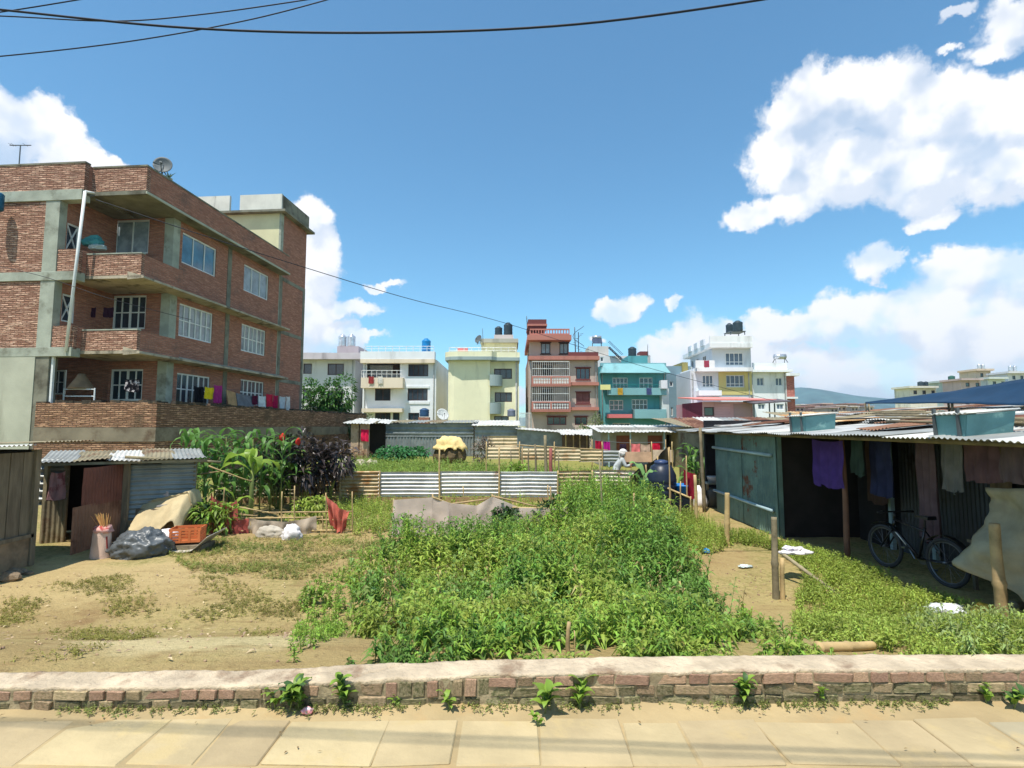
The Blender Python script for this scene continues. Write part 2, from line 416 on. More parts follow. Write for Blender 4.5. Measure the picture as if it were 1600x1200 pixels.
def drape(p, q, drop, n=28, m=10, fold=.05, nf=5, sag=.03, seed=0, flare=0, dirn=(0, -1, 0), ragged=.03):
    """cloth hung from the line p-q, with folds running down"""
    p, q = Vector(p), Vector(q); dn = Vector(dirn); ax = (q - p)
    def fn(u, v):
        a = p + ax * u; a.z -= sag * 4 * u * (1 - u)
        w = (.25 + .75 * v)
        off = fold * w * (math.sin(u * nf * 6.283 + seed) + .6 * math.sin(u * nf * 2.7 * 6.283 + seed * 2.3 + v * 2)) * .6 + fold * noise.noise((u * 4 + seed, v * 2, seed))
        dr = drop * (1 + ragged * noise.noise((u * 5, seed, 2)) * 3)
        return a + dn * off + Vector((0, 0, -dr * v)) + ax * ((u - .5) * flare * v)
    return MB().grid(fn, n, m)

def lump(c, r, seed=0, amp=.25, freq=2.2, ridge=.1, sub=4, flat=True):
    bm = bmesh.new(); bmesh.ops.create_icosphere(bm, subdivisions=sub, radius=1); mb = MB(); vs_ = []
    for v in bm.verts:
        n = v.co.normalized(); k = 1 + amp * noise.noise(n * freq + Vector((seed, seed * 2, 1))) + ridge * (.22 - abs(noise.noise(n * freq * 1.7 + Vector((seed, 3, seed))))) + ridge * .45 * (.2 - abs(noise.noise(n * freq * 3.6 + Vector((1, seed, 3))))) + ridge * .15 * noise.noise(n * freq * 8 + Vector((1, seed, 3)))
        p = Vector((n.x * r[0], n.y * r[1], n.z * r[2])) * k
        if flat and p.z < -r[2] * .35: p.z = -r[2] * .35
        vs_.append(Vector(c) + p + Vector((0, 0, r[2] * .35 if flat else 0)))
    fs = [tuple(l.index for l in f.verts) for f in bm.faces]; bm.free()
    return mb.add(vs_, fs)

def stick(name, label, cat, p, q, r, mat, group=None, n=8, bend=.02, parent=None, knots=0):
    p, q = Vector(p), Vector(q); k = 7; s = random.random() * 50; pts, rr = [], []
    for i in range(k):
        t = i / (k - 1); o = Vector((noise.noise((t * 2, s, 0)), noise.noise((t * 2, s, 5)), 0)) * bend
        pts.append(p.lerp(q, t) + o); rr.append(r * (1 - .25 * t))
    mb = MB()
    if knots:
        pts2, rr2 = [], []
        L = (q - p).length; nk = max(2, int(L / knots))
        for i in range(nk):
            for f, e in ((0, 1.2), (.07, 1.0), (.5, .97), (.94, 1.0)):
                t = (i + f) / nk; j = t * (k - 1); a = int(min(k - 2, j)); pts2.append(pts[a].lerp(pts[a + 1], j - a)); rr2.append(r * e * (1 - .2 * t))
        pts2.append(pts[-1]); rr2.append(rr[-1]); pts, rr = pts2, rr2
    mb.tube(pts, rr, n)
    o = mb.build(name, mat, parent, smooth=True)
    if parent is None: tag(o, label, cat, group)
    return o
# ================================================================== SETTING: ground, street, hills
def ground_material():
    m = bpy.data.materials.new('field_soil'); m.use_nodes = True; N = NT(m.node_tree); bs = N.t.nodes['Principled BSDF']
    tc = N.n('ShaderNodeTexCoord'); v = tc.outputs['Object']; s = N.n('ShaderNodeSeparateXYZ'); N.l(v, s.inputs[0])
    n1 = N.noise(v, .55, 7, .6); n2 = N.noise(v, 2.6, 6, .65); n3 = N.noise(v, 16, 6, .7); n6 = N.noise(v, 75, 4, .7); n4 = N.noise(v, .22, 5, .6)
    c = N.mix(N.smooth(n1.outputs['Fac'], .35, .65), lin((160, 138, 94)), lin((186, 164, 114)))
    c = N.mix(N.smooth(n2.outputs['Fac'], .52, .72, 0, .75), c, lin((138, 110, 76)))
    # pale trodden sand in front of the shacks
    def patch(x, y, rx, ry, amp=.5):
        a = N.math('DIVIDE', N.math('SUBTRACT', s.outputs[0], x), rx); b = N.math('DIVIDE', N.math('SUBTRACT', s.outputs[1], y), ry)
        d = N.math('SQRT', N.math('ADD', N.math('MULTIPLY', a, a), N.math('MULTIPLY', b, b)))
        return N.math('ADD', d, N.math('MULTIPLY', N.math('SUBTRACT', n2.outputs['Fac'], .5), amp * 2))
    p1 = gp(330, 1000); p2 = gp(120, 900); p3 = gp(1150, 905); p4 = gp(430, 870)
    for p, rx, ry, cc, k in ((p1, 1.15, .75, (212, 194, 148), .85), (p2, 2.6, 1.6, (194, 172, 124), .6)):
        c = N.mix(N.smooth(patch(p.x, p.y, rx, ry), .55, 1.15, k, 0), c, lin(cc))
    # dry sparse turf
    tf = N.math('MULTIPLY', N.smooth(n1.outputs['Fac'], .44, .58), N.smooth(n3.outputs['Fac'], .4, .6, .35, 1))
    far = N.smooth(s.outputs[1], 6.2, 9.5); tf = N.math('MULTIPLY', tf, N.math('MULTIPLY_ADD', far, .6, .3))
    c = N.mix(tf, c, lin((116, 118, 62)))
    c = N.mix(N.smooth(s.outputs[1], 15.6, 18, 0, .85), c, N.mix(n2.outputs['Fac'], lin((104, 116, 50)), lin((150, 146, 82))))
    c = N.mix(N.smooth(n3.outputs['Fac'], .54, .72, 0, .55), c, lin((108, 86, 58)))
    n5 = N.noise(N.vmath('MULTIPLY', v, (.5, 2.2, 1)), 1.6, 7, .7); c = N.mix(N.smooth(n5.outputs['Fac'], .52, .68, 0, .5), c, lin((142, 118, 80)))
    c = N.mix(N.smooth(n6.outputs['Fac'], .55, .75, 0, .4), c, lin((118, 96, 66))); c = N.mix(N.smooth(n6.outputs['Fac'], .25, .42, .35, 0), c, lin((212, 192, 150)))
    N.l(c, bs.inputs['Base Color']); bs.inputs['Roughness'].default_value = .95; bs.inputs['Specular IOR Level'].default_value = .1
    b = N.n('ShaderNodeBump'); b.inputs['Strength'].default_value = .9; b.inputs['Distance'].default_value = .045
    N.l(N.math('ADD', N.math('ADD', N.math('MULTIPLY', n2.outputs['Fac'], .8), n3.outputs['Fac']), N.math('MULTIPLY', n6.outputs['Fac'], .35)), b.inputs['Height']); N.l(b.outputs[0], bs.inputs['Normal'])
    return m
def build_ground():
    xs = np.unique(np.concatenate([np.linspace(-4000, -60, 12), np.linspace(-60, -13, 20), np.arange(-13, 13, .13), np.linspace(13, 60, 20), np.linspace(60, 4000, 12)]))
    ys = np.unique(np.concatenate([np.arange(3.15, 18, .12), np.linspace(18, 60, 40), np.linspace(60, 5000, 14)]))
    V = np.array([(x, y, gz(x, y)) for y in ys for x in xs]); nx = len(xs)
    i, j = np.meshgrid(np.arange(nx - 1), np.arange(len(ys) - 1)); a = (j * nx + i).ravel()
    o = arr_mesh('ground', V, np.stack([a, a + 1, a + 1 + nx, a + nx], 1), ground_material(), smooth=True)
    tag(o, kind='structure')
build_ground()

# ---- street: a mortar bed with stone slabs
def street_mat():
    m = M('street_bed', (164, 144, 106), rough=.95, var=.16, scale=1.6, bump=.35, bscale=26, col2=(170, 140, 96), c2a=.5, c2b=.75, c2scale=3)
    return m
MSLAB = M('paving_stone', (170, 152, 116), rough=.85, var=.12, scale=2.6, bump=.4, bscale=14, rnd=.09, col2=(176, 156, 114), c2a=.54, c2b=.68, c2scale=3.2)
MSLABG = M('paving_stone_grey', (150, 138, 112), rough=.75, var=.12, scale=2, bump=.25, bscale=12, rnd=.1, col2=(170, 150, 112), c2a=.52, c2b=.66, c2scale=3)
def build_street():
    xs = np.linspace(-9, 9, 61); ys = np.linspace(-5, 3.16, 40)
    V = np.array([(x, y, .006 * noise.noise((x * .8, y * .8, 1)) + (.05 * max(0, (y - 2.86) / .3) ** 2 * (.6 + noise.noise((x * 3, y * 2, 4))))) for y in ys for x in xs])
    nx = len(xs); i, j = np.meshgrid(np.arange(nx - 1), np.arange(len(ys) - 1)); a = (j * nx + i).ravel()
    st = arr_mesh('street', V, np.stack([a, a + 1, a + 1 + nx, a + nx], 1), street_mat(), smooth=True); tag(st, kind='structure'); WLOC[st.name] = Vector((0, 0, 0))
    rows = [(2.90, 2.52), (2.505, 1.98), (1.965, 1.5), (1.485, 1.0), (.985, .45), (.435, -.1), (-.115, -.7)]
    r = random.Random(5)
    for ri, (ya, yb) in enumerate(rows):
        x = -5.6 + r.random() * .4; lim = 5.4
        while x < lim:
            w = r.choice([.27, .33, .38, .44, .5, .56]) * r.uniform(.92, 1.08)
            if ri == 0 and r.random() < .0: pass
            g = .011; j = lambda: r.uniform(-.013, .013)
            y0 = yb + g / 2; y1 = ya - g / 2 + (r.uniform(-.03, .02) if ri == 0 else 0)
            sk = .004 * math.sin(x)
            z0, z1 = -.03, .009 + r.uniform(-.005, .004); tl = r.uniform(-.003, .003)
            lo = [(x + g + j(), y0 + j(), z0), (x + w + j(), y0 + j(), z0), (x + w + j(), y1 + j(), z0), (x + g + j(), y1 + j(), z0)]
            hi = [(a, b, z1 + (tl if k in (1, 2) else -tl)) for k, (a, b, _) in enumerate(lo)]
            MB().hexa(lo, hi).build('paving_slab', MSLABG if r.random() < .16 else MSLAB, st, bevel=.006)
            x += w
build_street()

# ---- blue ridge on the horizon
def build_hills():
    mb = MB(); Y = 3600; prof = [(-2600, 60), (-900, 40), (300, 60), (1200, 110), (1700, 170)]
    for px, py in ((1225, 604), (1245, 607), (1262, 609), (1280, 613), (1300, 617), (1330, 620), (1360, 624), (1420, 630), (1500, 634), (1600, 637), (1700, 636)): 
        p = P(px, py, Y); prof.append((p.x, p.z))
    prof.append((6000, 120)); prof.sort()
    xs = [a for a, _ in prof]; zs = [b for _, b in prof]
    def fn(u, v):
        x = -2600 + 8000 * u; h = float(np.interp(x, xs, zs)); d = v
        return (x, Y - 900 + 1400 * v, -3 + (h + 3) * math.sin(min(1, v * 1.55) * math.pi / 2 if v < .645 else math.pi / 2 * (1 - (v - .645) * 1.5)) + (10 * noise.noise((x * .004, v * 7, 0)) if 0 < v < .6 else 0))
    o = mb.grid(fn, 90, 14).build('hills', M('forest_far', (66, 96, 92), rough=1, var=.25, scale=.01, bump=0), smooth=True); tag(o, kind='structure')  # bluish base colour carries part of the distance haze
build_hills()

# ================================================================== low brick wall along the street
MBRICK = M('wall_brick', (164, 142, 112), rough=.95, var=.25, scale=9, bump=.6, bscale=24, rnd=.22, col2=(112, 106, 70), c2a=.48, c2b=.68, c2scale=6)
MBRICKR = M('wall_brick_red', (168, 136, 112), rough=.95, var=.25, scale=9, bump=.6, bscale=24, rnd=.2, col2=(130, 112, 84), c2a=.5, c2b=.7, c2scale=6)
MMOSS = M('wall_brick_mossy', (138, 128, 98), rough=1, var=.3, scale=8, bump=.7, bscale=20, rnd=.25, col2=(84, 86, 54), c2a=.45, c2b=.65, c2scale=5)
MCAP = M('wall_mortar_cap', (188, 170, 144), rough=.95, var=.2, scale=5, bump=1.0, bscale=30, col2=(140, 118, 96), c2a=.5, c2b=.7, c2scale=4)
MMORT = M('wall_mortar', (146, 132, 104), rough=1, var=.25, scale=6, bump=.6, bscale=25)
def brick_proto(seed):
    bm = bmesh.new(); bmesh.ops.create_cube(bm, size=1); bmesh.ops.bevel(bm, geom=bm.edges[:], offset=.05, segments=1, affect='EDGES')
    for v in bm.verts: v.co += Vector((noise.noise(v.co * 3 + Vector((seed, 0, 0))), noise.noise(v.co * 3 + Vector((0, seed, 4))), noise.noise(v.co * 3 + Vector((7, 0, seed))))) * .09
    me = bpy.data.meshes.new('brick'); bm.to_mesh(me); bm.free(); return me
def build_low_wall():
    X = lambda px: (px - 800) / F * 3.17
    cx = [X(p) for p in (-300, 0, 400, 590, 800, 1100, 1600, 1900)]; ch = [.125, .122, .122, .15, .175, .187, .184, .184]
    cap = lambda x: float(np.interp(x, cx, ch)); yf = lambda x: 3.03 + .016 * x
    root = thing('brick_wall', 'low crumbling brick kerb wall with a pale mortar top along the paved street', 'wall', (0, 3.1, 0))
    tag(root, kind='thing')
    protos = [[brick_proto(i * 3.7 + k) for i in range(4)] for k in range(3)]
    for k, mt in enumerate((MBRICK, MBRICKR, MMOSS)):
        for me in protos[k]: me.materials.append(mt)
    r = random.Random(3)
    # mortar core
    core = MB()
    def ring(x):
        y0, y1, z = yf(x) + .004, yf(x) + .21, cap(x) - .012
        w = .010 * noise.noise((x * 9, 1, 1)) + .006 * noise.noise((x * 31, 2, 1)); return [(x, y0 + w, -.04), (x, y0 + w, z), (x, y1, z), (x, y1, -.1)]
    n = 160; vs_ = [];
    for i in range(n + 1): vs_ += ring(-4.2 + 8.4 * i / n)
    fs = [(i * 4 + a, i * 4 + 4 + a, i * 4 + 5 + a, i * 4 + 1 + a) for i in range(n) for a in range(3)]
    core.add(vs_, fs).build('mortar_core', MMORT, root)
    # mortar skim on top, with a broken front lip
    def capfn(u, v):
        x = -4.2 + 8.4 * u; w = .225 + .012 * noise.noise((x * 2, 3, 0)); lip = .014 * noise.noise((x * 7, 0, 2)) + .010 * noise.noise((x * 23, 0, 9)) + max(0, noise.noise((x * 3.1, 5, 5)) - .25) * .06
        if v < .12: k = v / .12; return (x, yf(x) + lip - .004 + .006 * (1 - k), cap(x) - .022 * (1 - k) + .004 * noise.noise((x * 15, 2, 0)))
        t = (v - .12) / .88; y = yf(x) + lip * (1 - t) + t * w
        z = cap(x) + .008 * noise.noise((x * 4, y * 12, 1)) + .005 * noise.noise((x * 22, y * 25, 2)) - (.012 if abs(y - yf(x) - .02 - (x + .95) * .55 - .03 * noise.noise((x * 14, 0, 0))) < .008 and -1.0 < x < -.55 else 0) - (.05 * max(0, t - .85) / .15 if t > .85 else 0)
        return (x, y, z)
    MB().grid(capfn, 620, 16).build('mortar_cap', MCAP, root, smooth=True)
    def brick(x, w, z, h, k, d=.03):
        b = bpy.data.objects.new('brick', r.choice(protos[k])); col.objects.link(b); b.parent = root
        y = yf(x) + .05 + r.uniform(-.006, .008)
        b.location = Vector((x + w / 2, y, z + h / 2)) - WLOC[root.name]; b.scale = (w - .008, .11, h - .008); b.rotation_euler = (r.uniform(-.04, .04), r.uniform(-.05, .05), r.uniform(-.05, .05))
    x = -3.75
    xa, xb, xc = X(585), X(590), X(765)
    for row in range(3):
        x = -3.75 + r.random() * .1
        while x < 3.75:
            zc = cap(x) - .014
            if x < xa:                       # two courses
                if row == 2: x = xa; continue
                h = zc / 2; hd = r.random() < (.55 if row else .35); w = r.uniform(.085, .115) if hd else r.uniform(.14, .205)
                brick(x, w, row * h, h, (2 if r.random() < .85 else 0) if row == 0 else (0 if r.random() < .6 else 1))
            elif x < xc and row:             # bricks standing on end above one mossy course
                if row == 2: x = xc; continue
                h = zc * .62; w = r.uniform(.058, .085); brick(x, w, zc * .38, h, r.choice([0, 0, 1, 2]))
            else:
                h = zc / 3 if x >= xc else zc * .38
                hd = r.random() < .5; w = r.uniform(.09, .115) if hd else r.uniform(.16, .215)
                k = 2 if row == 0 or (row == 1 and r.random() < .55) else (0 if row == 1 else r.choice([1, 1, 0]))
                brick(x, w, (zc / 3) * row if x >= xc else 0, h, k)
            x += w + r.uniform(.001, .007)
build_low_wall()
# ================================================================== wall / window builders shared by all houses
MGLASS = M('window_glass', (46, 58, 68), rough=.12, var=.3, scale=1.5, bump=0, spec=.8, rnd=.35)
MGLASSL = M('window_glass_curtained', (128, 140, 146), rough=.15, var=.3, scale=2, bump=0, spec=.8, rnd=.25)
MGLASSB = M('window_glass_blue', (62, 112, 140), rough=.08, var=.3, scale=1.5, bump=0, spec=.9, rnd=.3)
MWHITEF = M('white_window_paint', (214, 216, 214), rough=.6, var=.06, bump=.05)
MDARKF = M('dark_window_wood', (70, 52, 50), rough=.6, var=.15, bump=.1)
def holed(mb, a0, a1, z0, z1, holes, fn, reveal=.12):
    """flat wall a0..a1 x z0..z1 with rectangular holes; fn(a, z, depth) -> point"""
    A = sorted({a0, a1, *[h[0] for h in holes], *[h[1] for h in holes]}); Z = sorted({z0, z1, *[h[2] for h in holes], *[h[3] for h in holes]})
    A = [a for a in A if a0 <= a <= a1]; Z = [z for z in Z if z0 <= z <= z1]
    for i in range(len(A) - 1):
        for j in range(len(Z) - 1):
            am, zm = (A[i] + A[i + 1]) / 2, (Z[j] + Z[j + 1]) / 2
            if any(h[0] < am < h[1] and h[2] < zm < h[3] for h in holes): continue
            mb.add([fn(A[i], Z[j], 0), fn(A[i + 1], Z[j], 0), fn(A[i + 1], Z[j + 1], 0), fn(A[i], Z[j + 1], 0)], [(0, 1, 2, 3)])
    for h in holes:
        p = [(h[0], h[2]), (h[1], h[2]), (h[1], h[3]), (h[0], h[3])]
        for k in range(4):
            (x, y), (u, v) = p[k], p[(k + 1) % 4]
            mb.add([fn(x, y, 0), fn(x, y, reveal), fn(u, v, reveal), fn(u, v, 0)], [(0, 1, 2, 3)])
    return mb
def fbox(mb, fn, a0, a1, z0, z1, d0, d1):
    return mb.hexa([fn(a0, z0, d0), fn(a1, z0, d0), fn(a1, z0, d1), fn(a0, z0, d1)], [fn(a0, z1, d0), fn(a1, z1, d0), fn(a1, z1, d1), fn(a0, z1, d1)])
def window(root, fn, a0, a1, z0, z1, cols=2, rows=1, transom=None, frame=MWHITEF, glass=MGLASS, fw=.06, bar=.035, depth=.06, local=False, sill=None, head=None, xbrace=False, stile=0):
    if a0 > a1: a0, a1 = a1, a0
    m = MB(); d0, d1 = depth, depth + .06
    fbox(m, fn, a0, a0 + fw, z0, z1, d0, d1); fbox(m, fn, a1 - fw, a1, z0, z1, d0, d1)
    fbox(m, fn, a0 + fw, a1 - fw, z0, z0 + fw, d0, d1); fbox(m, fn, a0 + fw, a1 - fw, z1 - fw, z1, d0, d1)
    for i in range(1, cols):
        a = a0 + (a1 - a0) * i / cols; b = stile if (stile and i % stile_every(cols) == 0) else bar
        fbox(m, fn, a - b / 2, a + b / 2, z0 + fw, z1 - fw, d0 + .008, d1 - .004)
    zs = [z0 + (z1 - z0) * j / rows for j in range(1, rows)] if transom is None else [z0 + (z1 - z0) * transom]
    for z in zs: fbox(m, fn, a0 + fw, a1 - fw, z - bar / 2, z + bar / 2, d0 + .014, d1 - .008)
    if xbrace:
        for s in (0, 1):
            p = [fn(a0 + fw, z0 + fw if s else z1 - fw, d0 + .02), fn(a1 - fw, z1 - fw if s else z0 + fw, d0 + .02)]
            m.bar(p[0], p[1], .04)
    w = m.build('window', frame, root, local=local)
    g = MB().add([fn(a0 + fw / 2, z0 + fw / 2, d1 - .02), fn(a1 - fw / 2, z0 + fw / 2, d1 - .02), fn(a1 - fw / 2, z1 - fw / 2, d1 - .02), fn(a0 + fw / 2, z1 - fw / 2, d1 - .02)], [(0, 1, 2, 3)])
    g.build('pane', glass, w)
    if sill: fbox(MB(), fn, a0 - .08, a1 + .08, z0 - .09, z0, -.10, .08).build('sill', sill, w)
    if head: fbox(MB(), fn, a0 - .10, a1 + .10, z1, z1 + .10, -.12, .08).build('lintel', head, w)
    return w
def stile_every(c): return 2

# ================================================================== the tall brick house on the left
BH_TH = -math.asin(.08); BH_C = P(259, 600, 23.1); BH_O = Vector((BH_C.x, BH_C.y, GZ))
bh = thing('brick_house', 'tall unplastered red brick house with corner balconies and grey concrete bands', 'house', BH_O, rz=BH_TH)
BH_M = Matrix.Rotation(BH_TH, 3, 'Z'); BH_MI = BH_M.inverted()
def bl(px, py, axis, val):
    """pixel -> local coords of the brick house on the plane axis=val (0: u, 1: v)"""
    o = BH_MI @ (Vector((0, 0, EYE)) - BH_O); d = BH_MI @ pray(px, py); t = (val - o[axis]) / d[axis]; return o + d * t
def bu(px, py, v): p = bl(px, py, 1, v); return p.x, p.z
def bv(px, py, u): p = bl(px, py, 0, u); return p.y, p.z
def bworld(x, y, z): return BH_M @ Vector((x, y, z)) + BH_O
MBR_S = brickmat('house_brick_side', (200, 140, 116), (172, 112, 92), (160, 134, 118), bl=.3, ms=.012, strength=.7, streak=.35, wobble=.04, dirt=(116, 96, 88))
MBR_F = brickmat('house_brick_front', (236, 192, 166), (196, 142, 118), (110, 84, 72), bl=.34, bh=.08, ms=.018, strength=1.0, wobble=.07, streak=.75, dirt=(128, 100, 86), dirt_a=.56, dirt_b=.8)  # lighter copy of the side brick, sunlit look put into the colour
MBR_Y = brickmat('yard_wall_brick', (210, 166, 132), (168, 124, 98), (92, 76, 62), bl=.34, bh=.08, ms=.018, wobble=.07, streak=.7, strength=1.0, dirt=(92, 78, 62), dirt_a=.5, dirt_b=.72)
MCONC = M('raw_concrete', (156, 160, 146), rough=.95, var=.16, scale=1.6, bump=.35, bscale=14, col2=(118, 118, 104), c2a=.5, c2b=.7, c2scale=1.3)
MCONCD = M('stained_concrete', (120, 118, 104), rough=.95, var=.25, scale=1.2, bump=.4, bscale=12, col2=(82, 78, 66), c2a=.48, c2b=.7, c2scale=.9)
MEAVE = M('eave_concrete', (168, 156, 136), rough=.95, var=.2, scale=1.4, bump=.5, bscale=10, col2=(104, 98, 84), c2a=.5, c2b=.66, c2scale=1.6)
MPLAST = M('grey_plaster', (172, 172, 154), rough=.95, var=.10, scale=.9, bump=.25, bscale=16, col2=(140, 138, 120), c2a=.52, c2b=.75, c2scale=.8, streak=True)
MCREAM = M('cream_plaster', (206, 200, 162), rough=.9, var=.08, scale=1, bump=.1, col2=(168, 160, 130), c2a=.55, c2b=.8, c2scale=.7, streak=True)
MWPAR = M('weathered_white_plaster', (206, 204, 194), rough=.95, var=.10, scale=1, bump=.2, col2=(98, 94, 88), c2a=.55, c2b=.75, c2scale=1.2, streak=True)
def build_brick_house():
    B = lambda mb, name, mat, parent=bh, **k: mb.build(name, mat, parent, local=(parent is bh), **k)
    vb, vl = -2.4, -2.75                       # balcony front, left block front
    uo = .46                                   # overhang past the side wall
    cu, zr = bu(228, 303, vb)                  # roof slab underside at the corner
    z2 = bu(228, 430, vb)[1]; z1 = bu(228, 548, vb)[1]; ztop = bu(228, 260, vb)[1]
    uo = cu
    zg = z1 - (z2 - z1)                        # ground storey floor
    ul = bu(88, 420, vl)[0]; uw = bu(66, 420, vl)[0]; us = bu(124, 400, vl)[0]    # column, brick panel edge, step between the two parapets
    U0 = ul - 7.0; V1 = bv(436, 450, 0)[0]; V2 = bv(475, 500, 0)[0]
    levels = [(zg, z1), (z1, z2), (z2, zr)]
    # ---- side wall with window openings
    sf = lambda a, z, d: Vector((-d, a, z))
    side_w = [  # pixel rects (top-left x, top y at that x, right x, bottom y at left)
        (286, 362, 339, 411, 3, None), (382, 412, 420, 454, 3, None), (281, 473, 333, 525, 6, .5), (378, 505, 415, 548, 6, .5), (277, 582, 328, 632, 6, .5), (376, 592, 412, 632, 6, .5)]
    holes = []
    for x0, y0, x1, y1, c, t in side_w:
        a0, za = bv(x0, y0, 0); a1, _ = bv(x1, y0 + 20, 0); zb = bv(x0, y1, 0)[1]; holes.append((a0, a1, zb, za))
    mb = MB(); holed(mb, 0, V1, 0, zr, holes, sf, .14)
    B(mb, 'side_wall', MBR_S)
    for i, (h, w) in enumerate(zip(holes, side_w)):
        window(bh, sf, *h, cols=w[4], transom=w[5], glass=[MGLASSB, MGLASSL, MGLASSL, MGLASSL, MGLASS, MGLASS][i], local=True, depth=.05, fw=.07, bar=.05, stile=.10 if w[4] == 6 else 0)
    # concrete columns on the side face
    for px in (355, 437):
        a = bv(px, 500, 0)[0]; B(MB().box(-.1, .025, a - .16, a + .16, 0, zr - .01), 'column', MCONCD)
    B(MB().box(-.42, .02, -.02, .40, 0, zr - .02), 'column', MCONC)
    # ---- recess back wall behind the balconies, with its windows
    ff = lambda a, z, d: Vector((a, d, z)); hb = []; spec = []
    for x0, y0, x1, y1, c, g in ((180, 344, 231, 396, 2, MGLASSL), (177, 462, 226, 514, 4, MGLASS), (173, 577, 221, 626, 4, MGLASS)):
        a0, za = bu(x0, y0, 0); a1, zb = bu(x1, y1, 0); hb.append((a0, a1, zb, za)); spec.append((c, g))
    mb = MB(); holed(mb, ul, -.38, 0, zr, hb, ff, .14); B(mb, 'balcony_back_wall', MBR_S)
    for h, (c, g) in zip(hb, spec): window(bh, ff, *h, cols=c, transom=None if c == 2 else .5, glass=g, local=True, fw=.08, bar=.05, stile=.1)
    # ---- left block: brick panel, column, bands, side wall of the balcony with crossed window frames
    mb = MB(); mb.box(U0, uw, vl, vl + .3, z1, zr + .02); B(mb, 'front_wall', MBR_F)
    B(MB().box(uw, ul, vl - .03, vl + .3, z1 - .2, zr + .05), 'column', MCONC)
    sw = lambda a, z, d: Vector((ul + .002 - d, a, z)); hl = []
    for (x0, y0, x1, y1) in ((90, 340, 118, 386), (84, 454, 119, 499)):
        a0, za = bv(x0, y0, ul); a1, _ = bv(x1, y0 + 4, ul); zb = bv(x0, y1, ul)[1]; a0 = max(vl + .34, a0); a1 = min(-.1, max(a1, a0 + .6)); hl.append((a0, a1, zb, za))
    mb = MB(); holed(mb, vl + .3, 0, z1, zr, hl, sw, .12); B(mb, 'balcony_side_wall', MBR_S)
    for h in hl: window(bh, sw, *h, cols=1, xbrace=True, glass=MGLASS, local=True, fw=.07)
    gl = (bv(78, 575, ul)[0], bv(98, 575, ul)[0])
    for zz in (z1, z2, zr):                     # band beams of the left block
        hh = .42 if zz == zr else .34
        B(MB().box(U0, us - .02, vl - .06, vl + .34, zz - hh + .1, zz + .12), 'band_beam', MCONC, bevel=.01)
    # ---- balcony slabs and parapets
    for k, zz in enumerate((z1, z2)):
        B(MB().box(ul, cu, vb + .0, .02, zz - .10, zz + .02), 'balcony_slab', MEAVE)
        top = bu(180, 397 if k else 516, vb)[1]
        B(MB().box(us - .14, cu - .03, vb + .003, vb + .16, zz + .02, top), 'balcony_parapet', MBR_F)
        B(MB().box(cu - .16, cu - .033, vb + .16, -.02, zz + .02, top - .02), 'balcony_parapet', MBR_S)
        B(MB().box(ul + .02, us - .02, vl + .003, vl + .16, zz + .06, top + .14), 'balcony_parapet', MBR_F)
        B(MB().box(us - .138, us - .022, vl + .162, vb + .1, zz + .06, top + .13), 'balcony_parapet', MBR_S)
        B(MB().box(us - .15, cu - .02, vb - .015, vb + .18, top, top + .05), 'parapet_coping', MCONC)
    # sloping concrete eaves round the side
    for k, zz in enumerate((z1, z2)):
        e = MB(); t0, t1 = zz + .12, zz - .10
        e.hexa([(0.0, vb, t1 - .05), (cu + .10, vb, t1), (cu + .10, V1 + .2, t1), (0.0, V1 + .2, t1 - .05)], [(0.0, vb, t0 + .06), (cu + .10, vb, t1 + .09), (cu + .10, V1 + .2, t1 + .09), (0.0, V1 + .2, t0 + .06)])
        B(e, 'eave', MEAVE)
    # ---- roof slab and parapet
    B(MB().box(U0, us, vl, -.2, zr - .05, zr + .12), 'roof_slab', MCONCD)
    B(MB().box(ul, cu, vb, V1 + .1, zr + .001, zr + .16), 'roof_slab', MCONCD)
    ztl = bu(100, 256, vl)[1]
    B(MB().box(U0, us, vl + .002, vl + .2, zr + .122, ztl), 'roof_parapet', MBR_F)
    B(MB().box(us - .2, us - .003, vl + .203, vb + .2, zr + .122, ztl - .01), 'roof_parapet', MBR_S)
    B(MB().box(us, cu - .003, vb + .002, vb + .2, zr + .162, ztop), 'roof_parapet', MBR_F)
    B(MB().box(cu - .2, cu - .002, vb + .203, V1, zr + .162, ztop - .01), 'roof_parapet', MBR_S)
    for a in ((U0, us + .02, vl - .02, vl + .24, ztl), (us + .02, cu + .02, vb - .02, vb + .24, ztop), (cu - .24, cu + .021, vb + .242, V1, ztop - .01)):
        B(MB().box(a[0], a[1], a[2], a[3], a[4], a[4] + .07), 'parapet_coping', MCONCD)
    B(MB().box(cu - .05, cu + .05, vb, V1 + .1, zr + .02, zr + .12), 'drip_edge', MPLAST)
    # ---- rear stair tower
    zt = bv(437, 331, 0)[1]; ztt = bu(415, 306, V1)[1]; uw0 = bu(300, 330, V1)[0]
    B(MB().box(uw0 - 2, .0, V1 + .02, V2, 0, zt), 'tower_wall', MBR_S)
    B(MB().box(uw0 - 2, -.12, V1 - .02, V1 + .018, zr + .1, zt), 'tower_front', MCREAM)
    B(MB().box(-.12, .012, V1 - .02, V1 + .3, 0, zt), 'column', MCONC)
    B(MB().box(uw0 - 2.2, .42, V1 - .38, V2 + .35, zt, zt + .14), 'tower_roof_slab', MCONCD)
    ua, ub = bu(362, 320, V1)[0], bu(378, 320, V1)[0]
    B(MB().box(uw0 - 2, ua, V1 - .22, V1 - .05, zt + .142, ztt), 'tower_parapet', MWPAR)
    B(MB().box(ub, .10, V1 - .22, V1 - .05, zt + .142, ztt), 'tower_parapet', MWPAR)
    B(MB().box(-.06, .101, V1 - .048, V2 + .1, zt + .142, ztt - .02), 'tower_parapet', MCONCD)
    for zz in (z1, z2, zr):
        B(MB().box(-.08, .018, V1 + .31, V2 + .01, zz - .25, zz - .02), 'band_beam', MCONCD)
